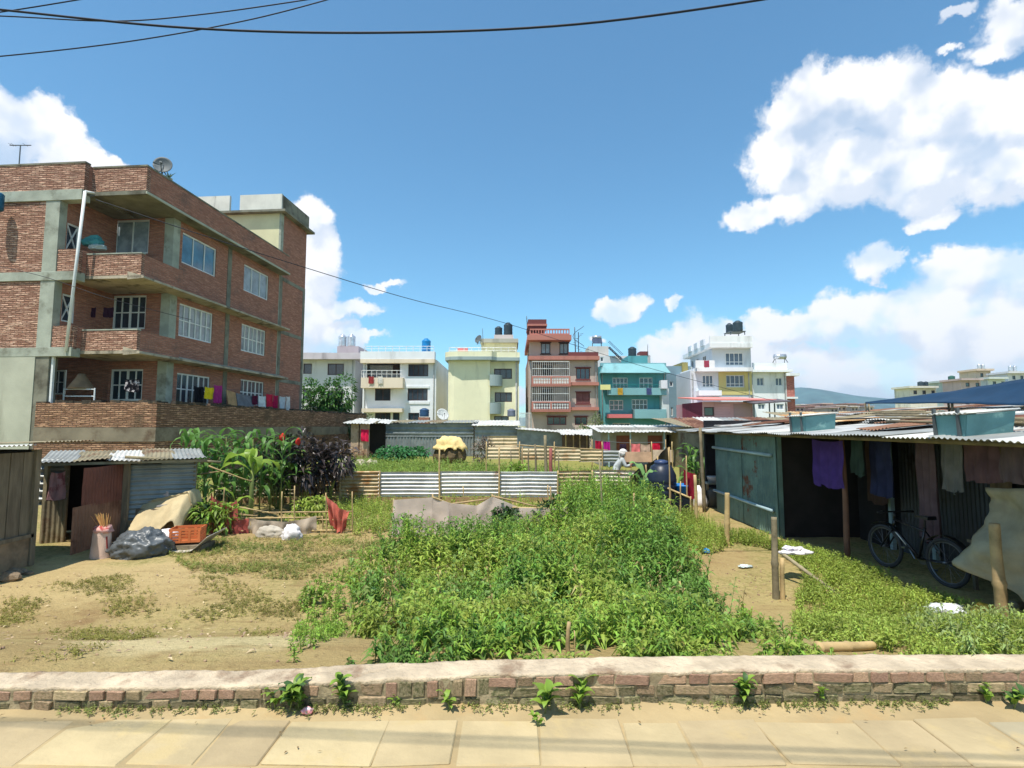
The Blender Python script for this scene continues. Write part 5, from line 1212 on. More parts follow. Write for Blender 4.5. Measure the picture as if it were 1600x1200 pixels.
def build_cloth_fence():
    A = gp(613, 836); yb = 10.6; o = thing('cloth_fence', 'drooping grey-mauve cloth strung between stakes in the field', 'fence', (0, yb, GZ)); m = clothmat('mauve_shade_cloth', (196, 178, 164), .08)
    pts = [(615, 781), (676, 777), (704, 786), (745, 790), (769, 776), (812, 793), (860, 794), (905, 792)]
    top = [P(a, b, yb) for a, b in pts]
    def fn(u, v):
        k = u * (len(top) - 1); i = min(len(top) - 2, int(k)); t = k - i; a = top[i].lerp(top[i + 1], t * t * (3 - 2 * t)); zb = gz(a.x, yb) + .02
        return (a.x + .03 * noise.noise((u * 9, v * 2, 1)), yb + .05 * noise.noise((u * 14, v * 3, 7)) + .04 * math.sin(u * 40 + v * 2) * v - .15 * v * (1 if u < .03 else 0), a.z + (zb - a.z) * v)
    MB().grid(fn, 90, 8).build('cloth', m, o, smooth=True)
    for px, t in ((615, 779), (676, 772), (769, 772), (905, 782), (860, 760)):
        q = P(px, t, yb + .04); stick('stake', '', '', (q.x, yb + .04, gz(q.x, yb) - .1), q, .022, MBAMBOO, parent=o)
    for (a, b), (c, d) in (((769, 775), (840, 792)), ((700, 788), (760, 780)), ((800, 793), (900, 796)), ((676, 777), (704, 787))): stick('rail', '', '', P(a, b, yb + .02), P(c, d, yb + .02), .02, MBAMBOO, parent=o)
    # loose stakes standing about
    for i, (px, t, b, r, lab) in enumerate(((578, 744, 772, .014, 'thin stake before the tin fence left of the cloth fence'), (557, 742, 776, .016, 'thin stake at the brown tin sheet'), (725, 760, 790, .018, 'short stake behind the cloth fence'), (858, 758, 792, .022, 'pale stake at the right end of the cloth fence'), (945, 715, 850, .020, 'tall dark stick leaning in the green weeds'), (993, 770, 850, .022, 'pale bamboo stake standing in the tall weeds'), (916, 755, 800, .018, 'dark stake beside the tan tin sheet'), (890, 972, 1022, .017, 'flat wooden stake behind the brick kerb wall'), (899, 985, 1024, .005, 'thin twig next to the flat wooden stake'))):
        p = gp(px, b); stick('stake', lab, 'stake', p - Vector((0, 0, .1)), P(px - (9 if i == 4 else 2), t, p.y), r, MBAMG if i in (4, 6) else MBAMBOO, 'loose stakes in the field', bend=.03)
build_cloth_fence()

# ---- sheds and fences beyond the tin fence
def grey_shed():
    Y = 38; g = GZ; x0, x1 = P(590, 690, Y).x, P(739, 690, Y).x; zt = P(660, 661, Y).z; zm = P(660, 682, Y).z
    o = thing('tin_shed', 'long blue-grey tin shed with a dark roof edge behind the vegetable plot', 'shed', ((x0 + x1) / 2, Y + 2, g), 'tin sheds')
    sheetwall(o, 'wall_sheet', MC_BLUEG, x0, x1, Y, Y, g, zm + .05, 5, True, 401, pitch=.22, amp=.03, sub=5)
    sheetwall(o, 'wall_sheet', MC_BLUEG, x0, x1, Y - .05, Y - .05, zm, zt, 3, False, 411, pitch=.3, amp=.025, sub=5)
    MB().box(x0, x0 + .06, Y + .05, Y + 4, g, zt).build('side_wall', MC_BLUEG, o); MB().box(x1 - .06, x1, Y + .05, Y + 4, g, zt).build('side_wall', MC_BLUEG, o); MB().box(x0, x1, Y + 4, Y + 4.05, g, zt).build('back_wall', MC_BLUEG, o)
    roofsheets(o, [MC_GREY, MC_OLD], x0 - .3, x1 + .3, Y - .3, Y + 4.2, zt + .03, zt + .25, 6, seed=420, pitch=.25, amp=.03, sub=4)
grey_shed()
def mid_sheds():
    # hut with white sheets and red cloth, far left
    Y = 34; g = GZ; x0, x1 = P(545, 690, Y).x, P(588, 690, Y).x; zt = P(566, 661, Y).z
    o = thing('hut', 'small brick-pillared hut with a white sheet roof beside the yard wall', 'hut', ((x0 + x1) / 2, Y, g)); mp = M('mud_brick', (176, 154, 132), bump=.5, col2=(140, 112, 92))
    for a, b in ((548, 560), (562, 574)): MB().box(P(a, 690, Y).x, P(b, 690, Y).x, Y, Y + .5, g, zt - .05).build('pillar', mp, o)
    MB().box(x0, x1, Y + 2.4, Y + 2.5, g, zt).build('back_wall', MDARKIN, o)
    roofsheets(o, [MC_WHITE], x0 - .3, x1 + .9, Y - .4, Y + 2.6, zt, zt + .28, 3, seed=440, warp=.12, pitch=.2, amp=.02)
    hang('cloth', 'bright crimson cloth hung on the small brick-pillared hut', 'laundry', P(564, 670, Y - .2), P(576, 671, Y - .2), .75, clothmat('crimson', (224, 40, 84)), n=12, m=8, fold=.08, nf=2, seed=5)
    # low lean-to with pale roof right of the grey shed
    Y = 37; x0, x1 = P(742, 690, Y).x, P(808, 690, Y).x; zf = P(775, 665.5, Y).z
    o = thing('tin_shed', 'grey lean-to with a pale flat roof right of the long grey shed', 'shed', ((x0 + x1) / 2, Y, g), 'tin sheds')
    sheetwall(o, 'wall_sheet', MC_BLUEG, x0, x1, Y, Y, g, zf, 2, False, 451, pitch=.3, amp=.02, sub=4)
    MB().box(x0, x1, Y + 3, Y + 3.05, g, zf).build('back_wall', MC_BLUEG, o); MB().box(x1 - .05, x1, Y + .05, Y + 3, g, zf).build('side_wall', MC_BLUEG, o)
    roofsheets(o, [MC_WHITE], x0 - .2, x1 + .2, Y - .3, Y + 3.2, zf + .03, zf + .42, 3, seed=455, pitch=.25, amp=.02, sub=4)
    # blue-grey low shed and porch
    Y = 36; x0, x1 = P(808, 690, Y).x, P(880, 690, Y).x; zl, zr = P(808, 671, Y).z, P(880, 677, Y).z
    o = thing('tin_shed', 'low blue-grey shed with a sloping pale roof edge below the pink house', 'shed', ((x0 + x1) / 2, Y, g), 'tin sheds')
    MB().hexa([(x0, Y, g), (x1, Y, g), (x1, Y + 3, g), (x0, Y + 3, g)], [(x0, Y, zl), (x1, Y, zr), (x1, Y + 3, zr), (x0, Y + 3, zl)]).build('wall', MC_BLUEG, o)
    for i in range(3):
        a = x0 - .1 + (x1 - x0 + .2) * i / 3; b = x0 - .1 + (x1 - x0 + .2) * (i + 1) / 3; za, zb_ = zl + (zr - zl) * i / 3 + .05, zl + (zr - zl) * (i + 1) / 3 + .05
        corr(b - a, 3.6, (a, Y - .35, za), (b - a, 0, zb_ - za), (0, 1, .03), pitch=.25, amp=.02, sub=4, seed=i).build('roof_sheet', MC_WHITE, o, smooth=True)
    Y = 33; x0, x1 = P(884, 690, Y).x, P(930, 690, Y).x; zt = P(900, 679, Y).z
    o = thing('porch', 'open porch on thin posts with a pale tilted roof left of the long white-roofed shed', 'porch', ((x0 + x1) / 2, Y, g))
    for px in (884, 896, 906, 917, 929): q = P(px, 690, Y); MB().bar((q.x, Y, g), (q.x, Y, zt), .07).build('post', MBAMBOO, o)
    roofsheets(o, [MC_WHITE], x0 - .3, x1 + .3, Y - .4, Y + 2.5, zt - .02, zt + .30, 3, seed=460, warp=.06, pitch=.2, amp=.02)
    MB().box(x0, x1, Y + 2.4, Y + 2.5, g, zt + .2).build('back_wall', M('brown_wall', (108, 92, 80)), o)
    # long shed with white roof and brown doors
    Y = 28; x0, x1 = P(944, 690, Y).x, P(1112, 690, Y).x; zf = P(1000, 675, Y).z
    o = thing('row_house', 'long low row of rooms with a white tin roof and brown doors behind washing lines', 'shed', ((x0 + x1) / 2, Y + 1, g)); mg = M('grey_wall_paint', (150, 148, 142), var=.12, bump=.1)
    fn = lambda a, z, d: Vector((a, Y + .9 + d, z)); zt = zf - .05
    doors = [(963, 985), (1012, 1035)]; hl = [(P(a, 690, Y + .9).x, P(b, 690, Y + .9).x, g, zt - .15) for a, b in doors] + [(P(1041, 690, Y + .9).x, P(1060, 690, Y + .9).x, g, zt - .1)]
    mb = MB(); holed(mb, x0, x1, g, zt + .3, hl, fn, .12); mb.build('front_wall', mg, o)
    md = M('brown_door', (128, 78, 62), var=.15, bump=.1)
    for h in hl[:2]: fbox(MB(), fn, h[0], h[1], h[2], h[3], .06, .1).build('door', md, o)
    fbox(MB(), fn, hl[2][0], hl[2][1], hl[2][2], hl[2][3], .5, .6).build('dark_room', MDARKIN, o)
    MB().box(x0, x1, Y + 4, Y + 4.1, g, zt + .3).build('back_wall', mg, o); MB().box(x0, x0 + .1, Y + 1.05, Y + 4, g, zt + .3).build('end_wall', mg, o)
    for px in (951, 985, 1038, 1080): q = P(px, 690, Y + .1); MB().bar((q.x, Y + .1, g), (q.x, Y + .1, zf), .07).build('post', MBLUEPOLE, o)
    roofsheets(o, [MC_WHITE, MC_WHITE, MC_GREY], x0 - .3, x1 + .4, Y - .2, Y + 4.4, zf, zf + .36, 7, seed=470, pitch=.2, amp=.02, warp=.03)
    for i, (a, b, y, dr, cc, lab, nm) in enumerate(((930, 941, 688, .5, (170, 30, 60), 'dark red cloth at the left end of the washing line', 'cloth'), (943, 953, 689, .55, (176, 30, 130), 'magenta cloth on the washing line', 'cloth'), (968, 978, 693, .4, (60, 44, 60), 'dark cloth on the washing line before a brown door', 'cloth'), (986, 1000, 693, .45, (222, 120, 120), 'salmon pink towel on the washing line', 'towel'), (1001, 1016, 694, .35, (190, 160, 140), 'beige towel on the washing line', 'towel'), (1018, 1031, 692, .4, (196, 30, 60), 'bright red cloth on the washing line next to the beige towel', 'cloth'))):
        hang(nm, lab, 'laundry', P(a, y, 25), P(b, y, 25), dr, clothmat('far%d' % i, cc), 'washing in front of the row of rooms', n=10, m=6, fold=.05, nf=2, seed=i)
    tag(MB().tube([P(925, 688, 25), P(975, 692, 25), P(1040, 691, 25)], .012, 5).build('clothesline', MSTEEL), 'washing line strung before the row of rooms', 'clothesline')
    o = thing('line_posts', 'thin pale posts holding the washing line before the row of rooms', 'post', (P(985, 700, 25).x, 25, g))
    for px in (925, 985, 1040): q = P(px, 690, 25); stick('post', '', '', (q.x, 25, g - .1), (q.x, 25, q.z + .1), .03, MBAMBOO, parent=o)
    # tan plank / tin fence strips in front of them
    Y = 22.5; o = thing('tin_fence', 'far fence of tan and rusty tin strips beyond the vegetable plot', 'fence', (2, Y, g))
    mt2 = corrmat('tin_sand', (204, 182, 146), (176, 140, 100), .5, .7, metal=.05, rough=.75)
    for i, (a, b, t, bt, m) in enumerate(((760, 812, 698, 717, mt2), (812, 866, 700, 719, mt2), (866, 905, 700, 720, mt2), (905, 941, 702, 722, MC_TAN), (941, 967, 704, 722, MC_GREY), (967, 1018, 706, 722, M('pink_tan_board', (196, 160, 132), bump=.2)), (1018, 1052, 703, 722, M('pale_board', (206, 184, 160), bump=.2)))):
        p, q = P(a, t, Y), P(b, t, Y); zt_, zb_ = p.z, P(a, bt, Y).z
        if i < 5: fence_sheet(o, (p.x, Y + .03 * (i % 2), 0), (q.x + .05, Y + .03 * (i % 2), 0), zb_, zt_, m, 480 + i, pitch=.15, amp=.02)
        else: MB().box(p.x, q.x, Y, Y + .04, zb_, zt_).build('board', m, o)
    for px in (760, 812, 866, 941, 1018, 1050): q = P(px, 690, Y - .06); stick('post', '', '', (q.x, Y - .06, g - .1), (q.x, Y - .06, q.z), .03, MBAMBOO, parent=o)
    for k in range(6): a = P(790 + 22 * k, 694 + 1.3 * k, Y + .3); b = P(850 + 20 * k, 699 + .8 * k, Y + .3); stick('rail', '', '', a, b, .025, MBAMBOO, parent=o)
    Y = 30; o = thing('tin_fence', 'short cream tin fence in front of the pale-roofed lean-to', 'fence', (P(785, 700, Y).x, Y, g))
    for i, (a, b) in enumerate(((762, 786), (786, 808))): p, q = P(a, 681, Y), P(b, 681, Y); fence_sheet(o, p, q, P(a, 702, Y).z, p.z, mt2, 495 + i, pitch=.2, amp=.025)
    Y = 28; o = thing('low_wall', 'pale stone and earth bank left of the vegetable plot', 'wall', (P(545, 705, Y).x, Y, g)); o['kind'] = 'thing'
    for i in range(16): q = P(524 + i * 4.2, 706, Y + random.uniform(-.3, .3)); lump((q.x, q.y, GZ), (random.uniform(.14, .3), .2, random.uniform(.15, .4)), i, .3, 1.8, .1, 2).build('stone', M('pale_stone', (178, 166, 146), bump=.4, var=.2), o)
    for i, (px, t, b, r, lab) in enumerate(((828, 700, 737, .03, 'dark pole at the back of the bean poles'), (838, 694, 737, .04, 'dark brown pole among the bean poles'), (853, 680, 738, .06, 'split grey trunk stump standing tallest among the poles'), (862, 700, 738, .07, 'reddish-wrapped stump beside the split grey trunk'), (818, 698, 737, .025, 'thin pale bean pole'), (800, 702, 737, .02, 'thin bean pole over the green beans'), (875, 704, 737, .025, 'thin pole right of the wrapped stump'), (640, 700, 737, .0, ''))):
        if not r: continue
        p = P(px, b, 17); stick('pole', lab, 'pole', (p.x, 17, GZ - .1), P(px - 2, t, 17), r, MBAMG if i not in (3, 4) else (MBAMBOO if i == 4 else M('red_wrap', (150, 88, 80))), 'poles in the vegetable plot', bend=.06)
mid_sheds()
# heap under a cream tarpaulin
def hay():
    p = P(703, 716, 31); o = thing('straw_heap', 'rounded heap under a creamy yellow tarpaulin in the vegetable plot', 'heap', (p.x, 31, GZ))
    lump((p.x, 31.2, GZ), (.95, .8, 1.05), 3, .2, 1.5, .15, 4).build('straw', M('dark_straw', (92, 78, 54), bump=.6, bscale=20), o)
    mb = lump((p.x, 31.15, GZ + .18), (1.05, .9, 1.05), 3, .22, 1.5, .25, 4); keep = [i for i, v in enumerate(mb.v) if v[2] > GZ + .75 + .3 * noise.noise((v[0] * 3, v[1] * 3, 1))]; ks = set(keep); mb.f = [f for f in mb.f if all(i in ks for i in f)]
    idx = {k: i for i, k in enumerate(keep)}; mb.v = [mb.v[k] for k in keep]; mb.f = [tuple(idx[i] for i in f) for f in mb.f]
    mb.build('tarpaulin', clothmat('yellow_tarp', (232, 204, 142), .12), o, smooth=True, solid=.02)
hay()
# the person bending in the far plot
def person():
    c = P(968, 735, 17.5); base = Vector((c.x, 17.5, GZ)); hz = P(968, 709, 17.5).z; s = 1.0
    J = {'pelvis': (-.13, .05, .62), 'waist': (-.10, .04, .80), 'chest': (.02, 0, 1.02), 'neck': (.10, 0, 1.16), 'head': (.13, -.02, 1.25), 'crown': (.13, -.02, 1.36),
         'shl': (.08, -.19, 1.08), 'ell': (.16, -.24, .86), 'wrl': (.34, -.16, .92), 'hal': (.40, -.13, .97), 'shr': (.08, .19, 1.08), 'elr': (.22, .22, .86), 'wrr': (.38, .12, .84), 'har': (.44, .10, .84),
         'hipl': (-.12, -.10, .58), 'knl': (.16, -.14, .48), 'anl': (.02, -.13, .08), 'tol': (.18, -.14, .04), 'hipr': (-.12, .14, .58), 'knr': (.18, .18, .46), 'anr': (.04, .17, .08), 'tor': (.20, .18, .04)}
    rad = dict(pelvis=.15, waist=.135, chest=.16, neck=.06, head=.095, crown=.08, shl=.07, ell=.062, wrl=.04, hal=.035, shr=.07, elr=.062, wrr=.04, har=.035, hipl=.10, knl=.065, anl=.042, tol=.035, hipr=.10, knr=.065, anr=.042, tor=.035)
    E = [('pelvis', 'waist'), ('waist', 'chest'), ('chest', 'neck'), ('neck', 'head'), ('head', 'crown'), ('chest', 'shl'), ('shl', 'ell'), ('ell', 'wrl'), ('wrl', 'hal'), ('chest', 'shr'), ('shr', 'elr'), ('elr', 'wrr'), ('wrr', 'har'),
         ('pelvis', 'hipl'), ('hipl', 'knl'), ('knl', 'anl'), ('anl', 'tol'), ('pelvis', 'hipr'), ('hipr', 'knr'), ('knr', 'anr'), ('anr', 'tor')]
    names = list(J); me = bpy.data.meshes.new('tmp'); me.from_pydata([J[n] for n in names], [(names.index(a), names.index(b)) for a, b in E], [])
    t = bpy.data.objects.new('tmp', me); col.objects.link(t); t.modifiers.new('s', 'SKIN'); sm = t.modifiers.new('u', 'SUBSURF'); sm.levels = sm.render_levels = 2
    sv = me.skin_vertices[0].data
    for i, n in enumerate(names): sv[i].radius = (rad[n], rad[n]); sv[i].use_root = (n == 'pelvis')
    dg = bpy.context.evaluated_depsgraph_get(); m2 = bpy.data.meshes.new_from_object(t.evaluated_get(dg)); bpy.data.objects.remove(t)
    shirt, skin, trs = M('white_shirt', (176, 180, 178), bump=.1), M('skin', (150, 104, 80), rough=.6, bump=0), M('grey_trousers', (70, 70, 80), bump=.1)
    for m in (shirt, skin, trs): m2.materials.append(m)
    for p in m2.polygons:
        v = p.center; p.use_smooth = True
        p.material_index = 1 if (v.z > 1.17 or (v.x > .30 and v.z > .75)) else (2 if v.z < .66 else 0)
    o = thing('person', 'person in a white shirt and pale headscarf squatting behind the tin fence', 'person', base)
    b = bpy.data.objects.new('body', m2); col.objects.link(b); b.parent = o; dz = hz - (GZ + 1.27); b.location = (0, 0, dz)
    hc = base + Vector((.12, -.02, 1.30 + dz))
    mb = lump(hc, (.14, .14, .13), 5, .15, 2, .2, 4, flat=False); mb.v = [v for v in mb.v]; 
    ks = [i for i, v in enumerate(mb.v) if not (v[0] > hc.x + .05 and v[2] < hc.z + .02)]; kset = set(ks); idx = {k: i for i, k in enumerate(ks)}; mb.f = [tuple(idx[i] for i in f) for f in mb.f if all(i in kset for i in f)]; mb.v = [mb.v[k] for k in ks]
    mb.build('headscarf', clothmat('white_scarf', (228, 222, 214)), o, smooth=True)
    d = drape(hc + Vector((-.13, -.12, .02)), hc + Vector((-.10, .12, .02)), .26, n=10, m=6, fold=.03, nf=2, dirn=(-1, 0, 0)).build('scarf_tail', clothmat('white_scarf', (228, 222, 214)), o, smooth=True)
    f = MB(); hl = base + Vector((.40, -.13, .97 + dz))
    for i in range(4): f.tube([hl + Vector((.01, .018 * (i - 1.5), .0)), hl + Vector((.055, .02 * (i - 1.5), .01 - .005 * abs(i - 1.5))), hl + Vector((.085 - .008 * abs(i - 1.2), .02 * (i - 1.5), -.015))], [.010, .009, .007], 6)
    f.tube([hl + Vector((0, -.03, 0)), hl + Vector((.03, -.05, .02)), hl + Vector((.055, -.05, .02))], [.011, .010, .008], 6); f.build('fingers', skin, o, smooth=True)
person()
# ================================================================== the row of houses
def rect(x0, y0, x1, y1, Y):
    a, b = P(x0, y0, Y), P(x1, y1, Y); return a.x, b.x, b.z, a.z
MPAINT = {}
def paint(n, c, **k):
    g_ = sum(c) / 3; c = tuple(int(x * .80 + g_ * .20) for x in c)
    return M('paint_' + n, c, rough=.85, var=.06, scale=.5, bump=.08, bscale=10, col2=tuple(int(x * .74) for x in c), c2a=.52, c2b=.78, c2scale=.55, streak=True, **k)
MPIPE = M('grey_pipe', (170, 170, 168), rough=.6, bump=0)
class House:
    def __init__(s, name, label, Y, x0, x1, ytop, depth, mat, cat='house', tilt=0):
        s.Y = Y; s.x0, s.x1 = P(x0, 640, Y).x, P(x1, 640, Y).x; s.z1 = P((x0 + x1) / 2, ytop, Y).z; s.d = depth; s.mat = mat; s.holes = []
        s.o = thing(name, label, cat, ((s.x0 + s.x1) / 2, Y + depth / 2, GZ)); s.fn = lambda a, z, d: Vector((a, Y + d, z)); s.wins = []
    def win(s, x0, y0, x1, y1, cols=2, frame=MWHITEF, glass=MGLASS, **k):
        r = rect(x0, y0, x1, y1, s.Y); s.holes.append(r); s.wins.append((r, dict(cols=cols, frame=frame, glass=glass, **k))); return s
    def done(s, front=None):
        mb = MB(); holed(mb, s.x0, s.x1, GZ, s.z1, s.holes, s.fn, .15)
        x0, x1, y0, y1, z = s.x0, s.x1, s.Y, s.Y + s.d, s.z1
        mb.add([(x0, y0, GZ), (x0, y0, z), (x0, y1, z), (x0, y1, GZ)], [(0, 1, 2, 3)]); mb.add([(x1, y0, GZ), (x1, y1, GZ), (x1, y1, z), (x1, y0, z)], [(0, 1, 2, 3)])
        mb.add([(x0, y1, GZ), (x0, y1, z), (x1, y1, z), (x1, y1, GZ)], [(0, 1, 2, 3)]); mb.add([(x0, y0, z), (x1, y0, z), (x1, y1, z), (x0, y1, z)], [(0, 1, 2, 3)])
        mb.build('wall', s.mat, s.o)
        if s.d > 9:
            for t in (.03, .97): x = s.x0 + (s.x1 - s.x0) * t; MB().tube([(x, s.Y - .08, GZ), (x, s.Y - .08, s.z1 - .3), (x, s.Y + .05, s.z1 - .1)], .05, 6).build('drain_pipe', MPIPE, s.o, smooth=True)
        for r, k in s.wins:
            k = dict(k); dp = k.pop('depth', .07); window(s.o, s.fn, *r, depth=dp, fw=k.pop('fw', .09), bar=k.pop('bar', .07), **k)
        return s.o
    def box(s, name, x0, y0, x1, y1, f, b, mat, bevel=0):
        """box given by a pixel rect on the facade plane, from f metres in front to b behind it"""
        r = rect(x0, y0, x1, y1, s.Y - f)
        return MB().box(r[0], r[1], s.Y - f, s.Y + b, r[2], r[3]).build(name, mat, s.o, bevel=bevel)
def tank(label, px, py, Y, w, h, mat, cat='water tank', ribs=3, n=20):
    """upright roof tank: px, py = middle of its foot; w, h in pixels"""
    p = P(px, py, Y); r = w / F * Y / 2; hh = h / F * Y; o = thing('water_tank', label, cat, p, 'roof water tanks')
    prof = [(r * .95, 0)]
    for i in range(ribs * 2): z = hh * .8 * (i + .5) / (ribs * 2); prof.append((r * (1.0 if i % 2 else .95), z))
    prof += [(r, hh * .82), (r * .55, hh * .95)]
    MB().lathe(prof, p, n).build('tank_body', mat, o, smooth=True); MB().lathe([(r * .45, hh * .93), (r * .45, hh), (r * .3, hh * 1.02)], p, n).build('lid', mat, o, smooth=True)
    return o
MTB = M('black_tank', (48, 62, 70), rough=.5, bump=.02); MTBL = M('bright_blue_tank', (20, 118, 176), rough=.45, bump=.02); MTST = M('steel_tank', (196, 198, 204), rough=.3, metal=.6, bump=.02); MTCY = M('blue_grey_tank', (84, 118, 136), rough=.5, bump=.02)
MRAIL = M('white_rail', (206, 206, 204), rough=.5, bump=0)
def railing(o, p, q, h, n, r=.03, mat=MRAIL):
    p, q = Vector(p), Vector(q); mb = MB(); mb.tube([p + Vector((0, 0, h)), q + Vector((0, 0, h))], r, 6); mb.tube([p + Vector((0, 0, h * .5)), q + Vector((0, 0, h * .5))], r * .8, 6)
    for i in range(n + 1): a = p.lerp(q, i / n); mb.tube([a, a + Vector((0, 0, h))], r, 6)
    return mb.build('railing', mat, o)
def stand(o, px, py, Y, w, h, mat=MSTEEL):
    p = P(px, py, Y); a = w / F * Y / 2; hh = h / F * Y; mb = MB()
    for sx in (-a, a):
        for sy in (-a, a): mb.bar(p + Vector((sx, sy, 0)), p + Vector((sx, sy, hh)), .08)
    mb.box(p.x - a - .1, p.x + a + .1, p.y - a - .1, p.y + a + .1, p.z + hh - .08, p.z + hh); return mb.build('tank_stand', mat, o)
def houses():
    wd = dict(frame=MDARKF, glass=MGLASS)
    # 1 grey-white house behind the tree
    w1 = paint('lilac_white', (206, 206, 208)); h = House('house', 'plain grey-white house half hidden by the round tree', 58, 440, 553, 556, 11, w1)
    h.win(474, 568, 487, 584, 1, **wd).win(512, 568, 537, 586, 2, **wd).win(473, 608, 487, 626, 1, **wd).win(512, 610, 536, 628, 2, **wd); h.done()
    h.box('cornice', 438, 551, 565, 561, 1.0, 11, paint('lilac_band', (196, 184, 190)))
    h.box('stair_room', 527, 541, 560, 552, -3, 7, paint('mauve', (170, 156, 160)))
    for px in (535, 549): tank('%s of the pair of ribbed steel roof tanks' % ('left one' if px == 535 else 'right one'), px, 541.5, 62, 12.5, 19, MTST)
    # 2 white house with cream balconies
    w2 = paint('white', (222, 224, 228)); cr = paint('cream_band', (226, 206, 178)); h = House('house', 'white three-storey house with cream balconies and a blue roof tank', 56, 566, 681, 562, 12, w2)
    h.win(638, 569, 669, 588, 4, **wd).win(637, 607, 668, 626, 4, **wd).win(586, 607, 610, 626, 2, **wd).win(638, 645, 655, 664, 2, **wd).win(586, 645, 610, 662, 3, **wd).win(614, 645, 624, 662, 1, **wd)
    h.holes.append(rect(573, 568, 625, 590, 56)); h.done()
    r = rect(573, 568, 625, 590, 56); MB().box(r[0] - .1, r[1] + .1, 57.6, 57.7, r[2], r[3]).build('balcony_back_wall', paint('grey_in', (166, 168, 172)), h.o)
    q = rect(614, 569, 624, 585, 57.6); fbox(MB(), lambda a, z, d: Vector((a, 57.6 + d, z)), q[0], q[1], q[2], q[3], -.06, 0).build('balcony_door', MDARKF, h.o)
    h.box('parapet', 563, 549, 679, 561, .5, .3, w2); h.box('cornice', 563, 561, 679, 567, .55, .0, cr); h.box('balcony', 564, 590, 629, 606, 1.1, .0, cr); h.box('porch_slab', 565, 638, 628, 644, 1.1, 0, cr)
    h.box('window_surround', 634, 603, 671, 606, .08, 0, w2); h.box('window_surround', 634, 627, 671, 631, .08, 0, w2)
    a = rect(565, 584, 628, 590, 55); railing(h.o, (a[0], 55, a[2]), (a[1], 55, a[2]), .75, 8)
    a = P(570, 549, 56); b = P(678, 549, 56); railing(h.o, a, b, .55, 10)
    tank('bright blue roof tank on the white house with cream balconies', 666, 549, 60, 14, 20, MTBL)
    tank('dark blue tank before the ground floor of the white house', 663, 651, 50, 15, 13, M('navy_tank', (44, 76, 112), rough=.5, bump=.02)); 
    p = P(663, 652, 50); tag(MB().box(p.x - .5, p.x + .5, p.y - .4, p.y + .4, GZ, p.z).build('brick_plinth', MBR_S), 'brick plinth under the dark blue tank', 'plinth')
    # 2b narrow back house in the gap
    h = House('house', 'slim grey-brown house seen in the gap left of the yellow house', 75, 687, 702, 600, 8, paint('taupe', (150, 140, 140))); h.done()
    for i in range(5): h.box('shutter_slat', 688, 601 + i * 5, 702, 604 + i * 5, .15, 0, paint('slat', (186, 180, 182)))
    # 3 yellow house with round corner
    yl = paint('pale_yellow', (232, 226, 184)); gb = paint('grey_blue_trim', (150, 168, 168)); Y = 55
    h = House('house', 'pale yellow house with a curved corner and grey-blue trim', Y, 701, 811, 562, 11, yl)
    h.win(772, 576, 800, 592, 3, **wd).win(773, 613, 800, 628, 3, **wd).win(703, 576, 709, 588, 1, **wd).win(703, 612, 709, 626, 1, **wd).win(772, 650, 795, 662, 2, **wd); h.done()
    # projecting rounded bay
    r = rect(706, 565, 766, 662, Y); mb = MB(); n = 10; prof = [(r[0] - .35, Y), (r[0] - .30, Y - .5), (r[0] - .05, Y - .8), (r[0] + .35, Y - .95), (r[1] - .25, Y - .95), (r[1], Y - .9), (r[1] + .02, Y)]
    vs_ = [(x, y, GZ) for x, y in prof] + [(x, y, r[3]) for x, y in prof]; k = len(prof); mb.add(vs_, [(i, i + 1, i + 1 + k, i + k) for i in range(k - 1)]).build('bay_wall', yl, h.o, smooth=False)
    for za, zb, e, m in ((565, 560, .9, gb), (560, 552, .7, yl)):
        rr = rect(697, zb, 812, za, Y); p2 = [(rr[0], Y + 2), (rr[0], Y - .6 - e * .2), (rr[0] + .5, Y - 1.1 - e * .4), (rr[0] + 1.4, Y - 1.3 - e * .4), (r[1] + .2, Y - 1.25 - e * .4), (r[1] + .7, Y - .6 - e * .4), (rr[1], Y - .5 - e * .4), (rr[1], Y + 2)]
        kk = len(p2); mb = MB(); mb.add([(x, y, rr[2]) for x, y in p2] + [(x, y, rr[3]) for x, y in p2], [(i, i + 1, i + 1 + kk, i + kk) for i in range(kk - 1)] + [tuple(range(kk))[::-1], tuple(range(kk, 2 * kk))]); mb.build('cornice' if e > .8 else 'roof_parapet', m, h.o)
    for yb_, px1 in ((587, 785), (630, 783)):
        rr = rect(766, yb_, px1, yb_ + 17, Y); c = (rr[0], Y - .1); mb = MB(); m_ = 8; R_ = rr[1] - rr[0]; pts = [(c[0] + R_ * math.sin(t), c[1] - min(1.2, R_) * math.cos(t)) for t in np.linspace(0, math.pi / 2, m_)] + [(c[0], c[1])]
        kk = len(pts); mb.add([(x, y, rr[2]) for x, y in pts] + [(x, y, rr[3]) for x, y in pts], [(i, (i + 1) % kk, (i + 1) % kk + kk, i + kk) for i in range(kk)] + [tuple(range(kk))[::-1], tuple(range(kk, 2 * kk))]); mb.build('balcony', gb, h.o)
    h.box('stair_room', 752, 534, 808, 553, -2.5, 7, yl); h.box('stair_room_slab', 750, 529, 810, 535, -2.0, 7.5, paint('grey_cap', (170, 168, 156)))
    a, b = P(702, 552, Y - .5), P(806, 552, Y - .5); railing(h.o, a, b, .6, 9, .035); h.box('roof_wash', 715, 544, 731, 552, -.6, .9, paint('red_cloth', (222, 110, 110)))
    h.box('drain_pipe', 805.5, 545, 807, 660, .12, 0, MRAIL)
    tank('smaller black roof tank on the yellow house', 779, 524, 59.5, 12, 14, MTB); tank('larger black roof tank on the yellow house', 794, 524, 59, 14, 20, MTB)
    h.box('tank_base', 772, 523, 802, 529, -3, 6, paint('tankbase', (200, 186, 180)))
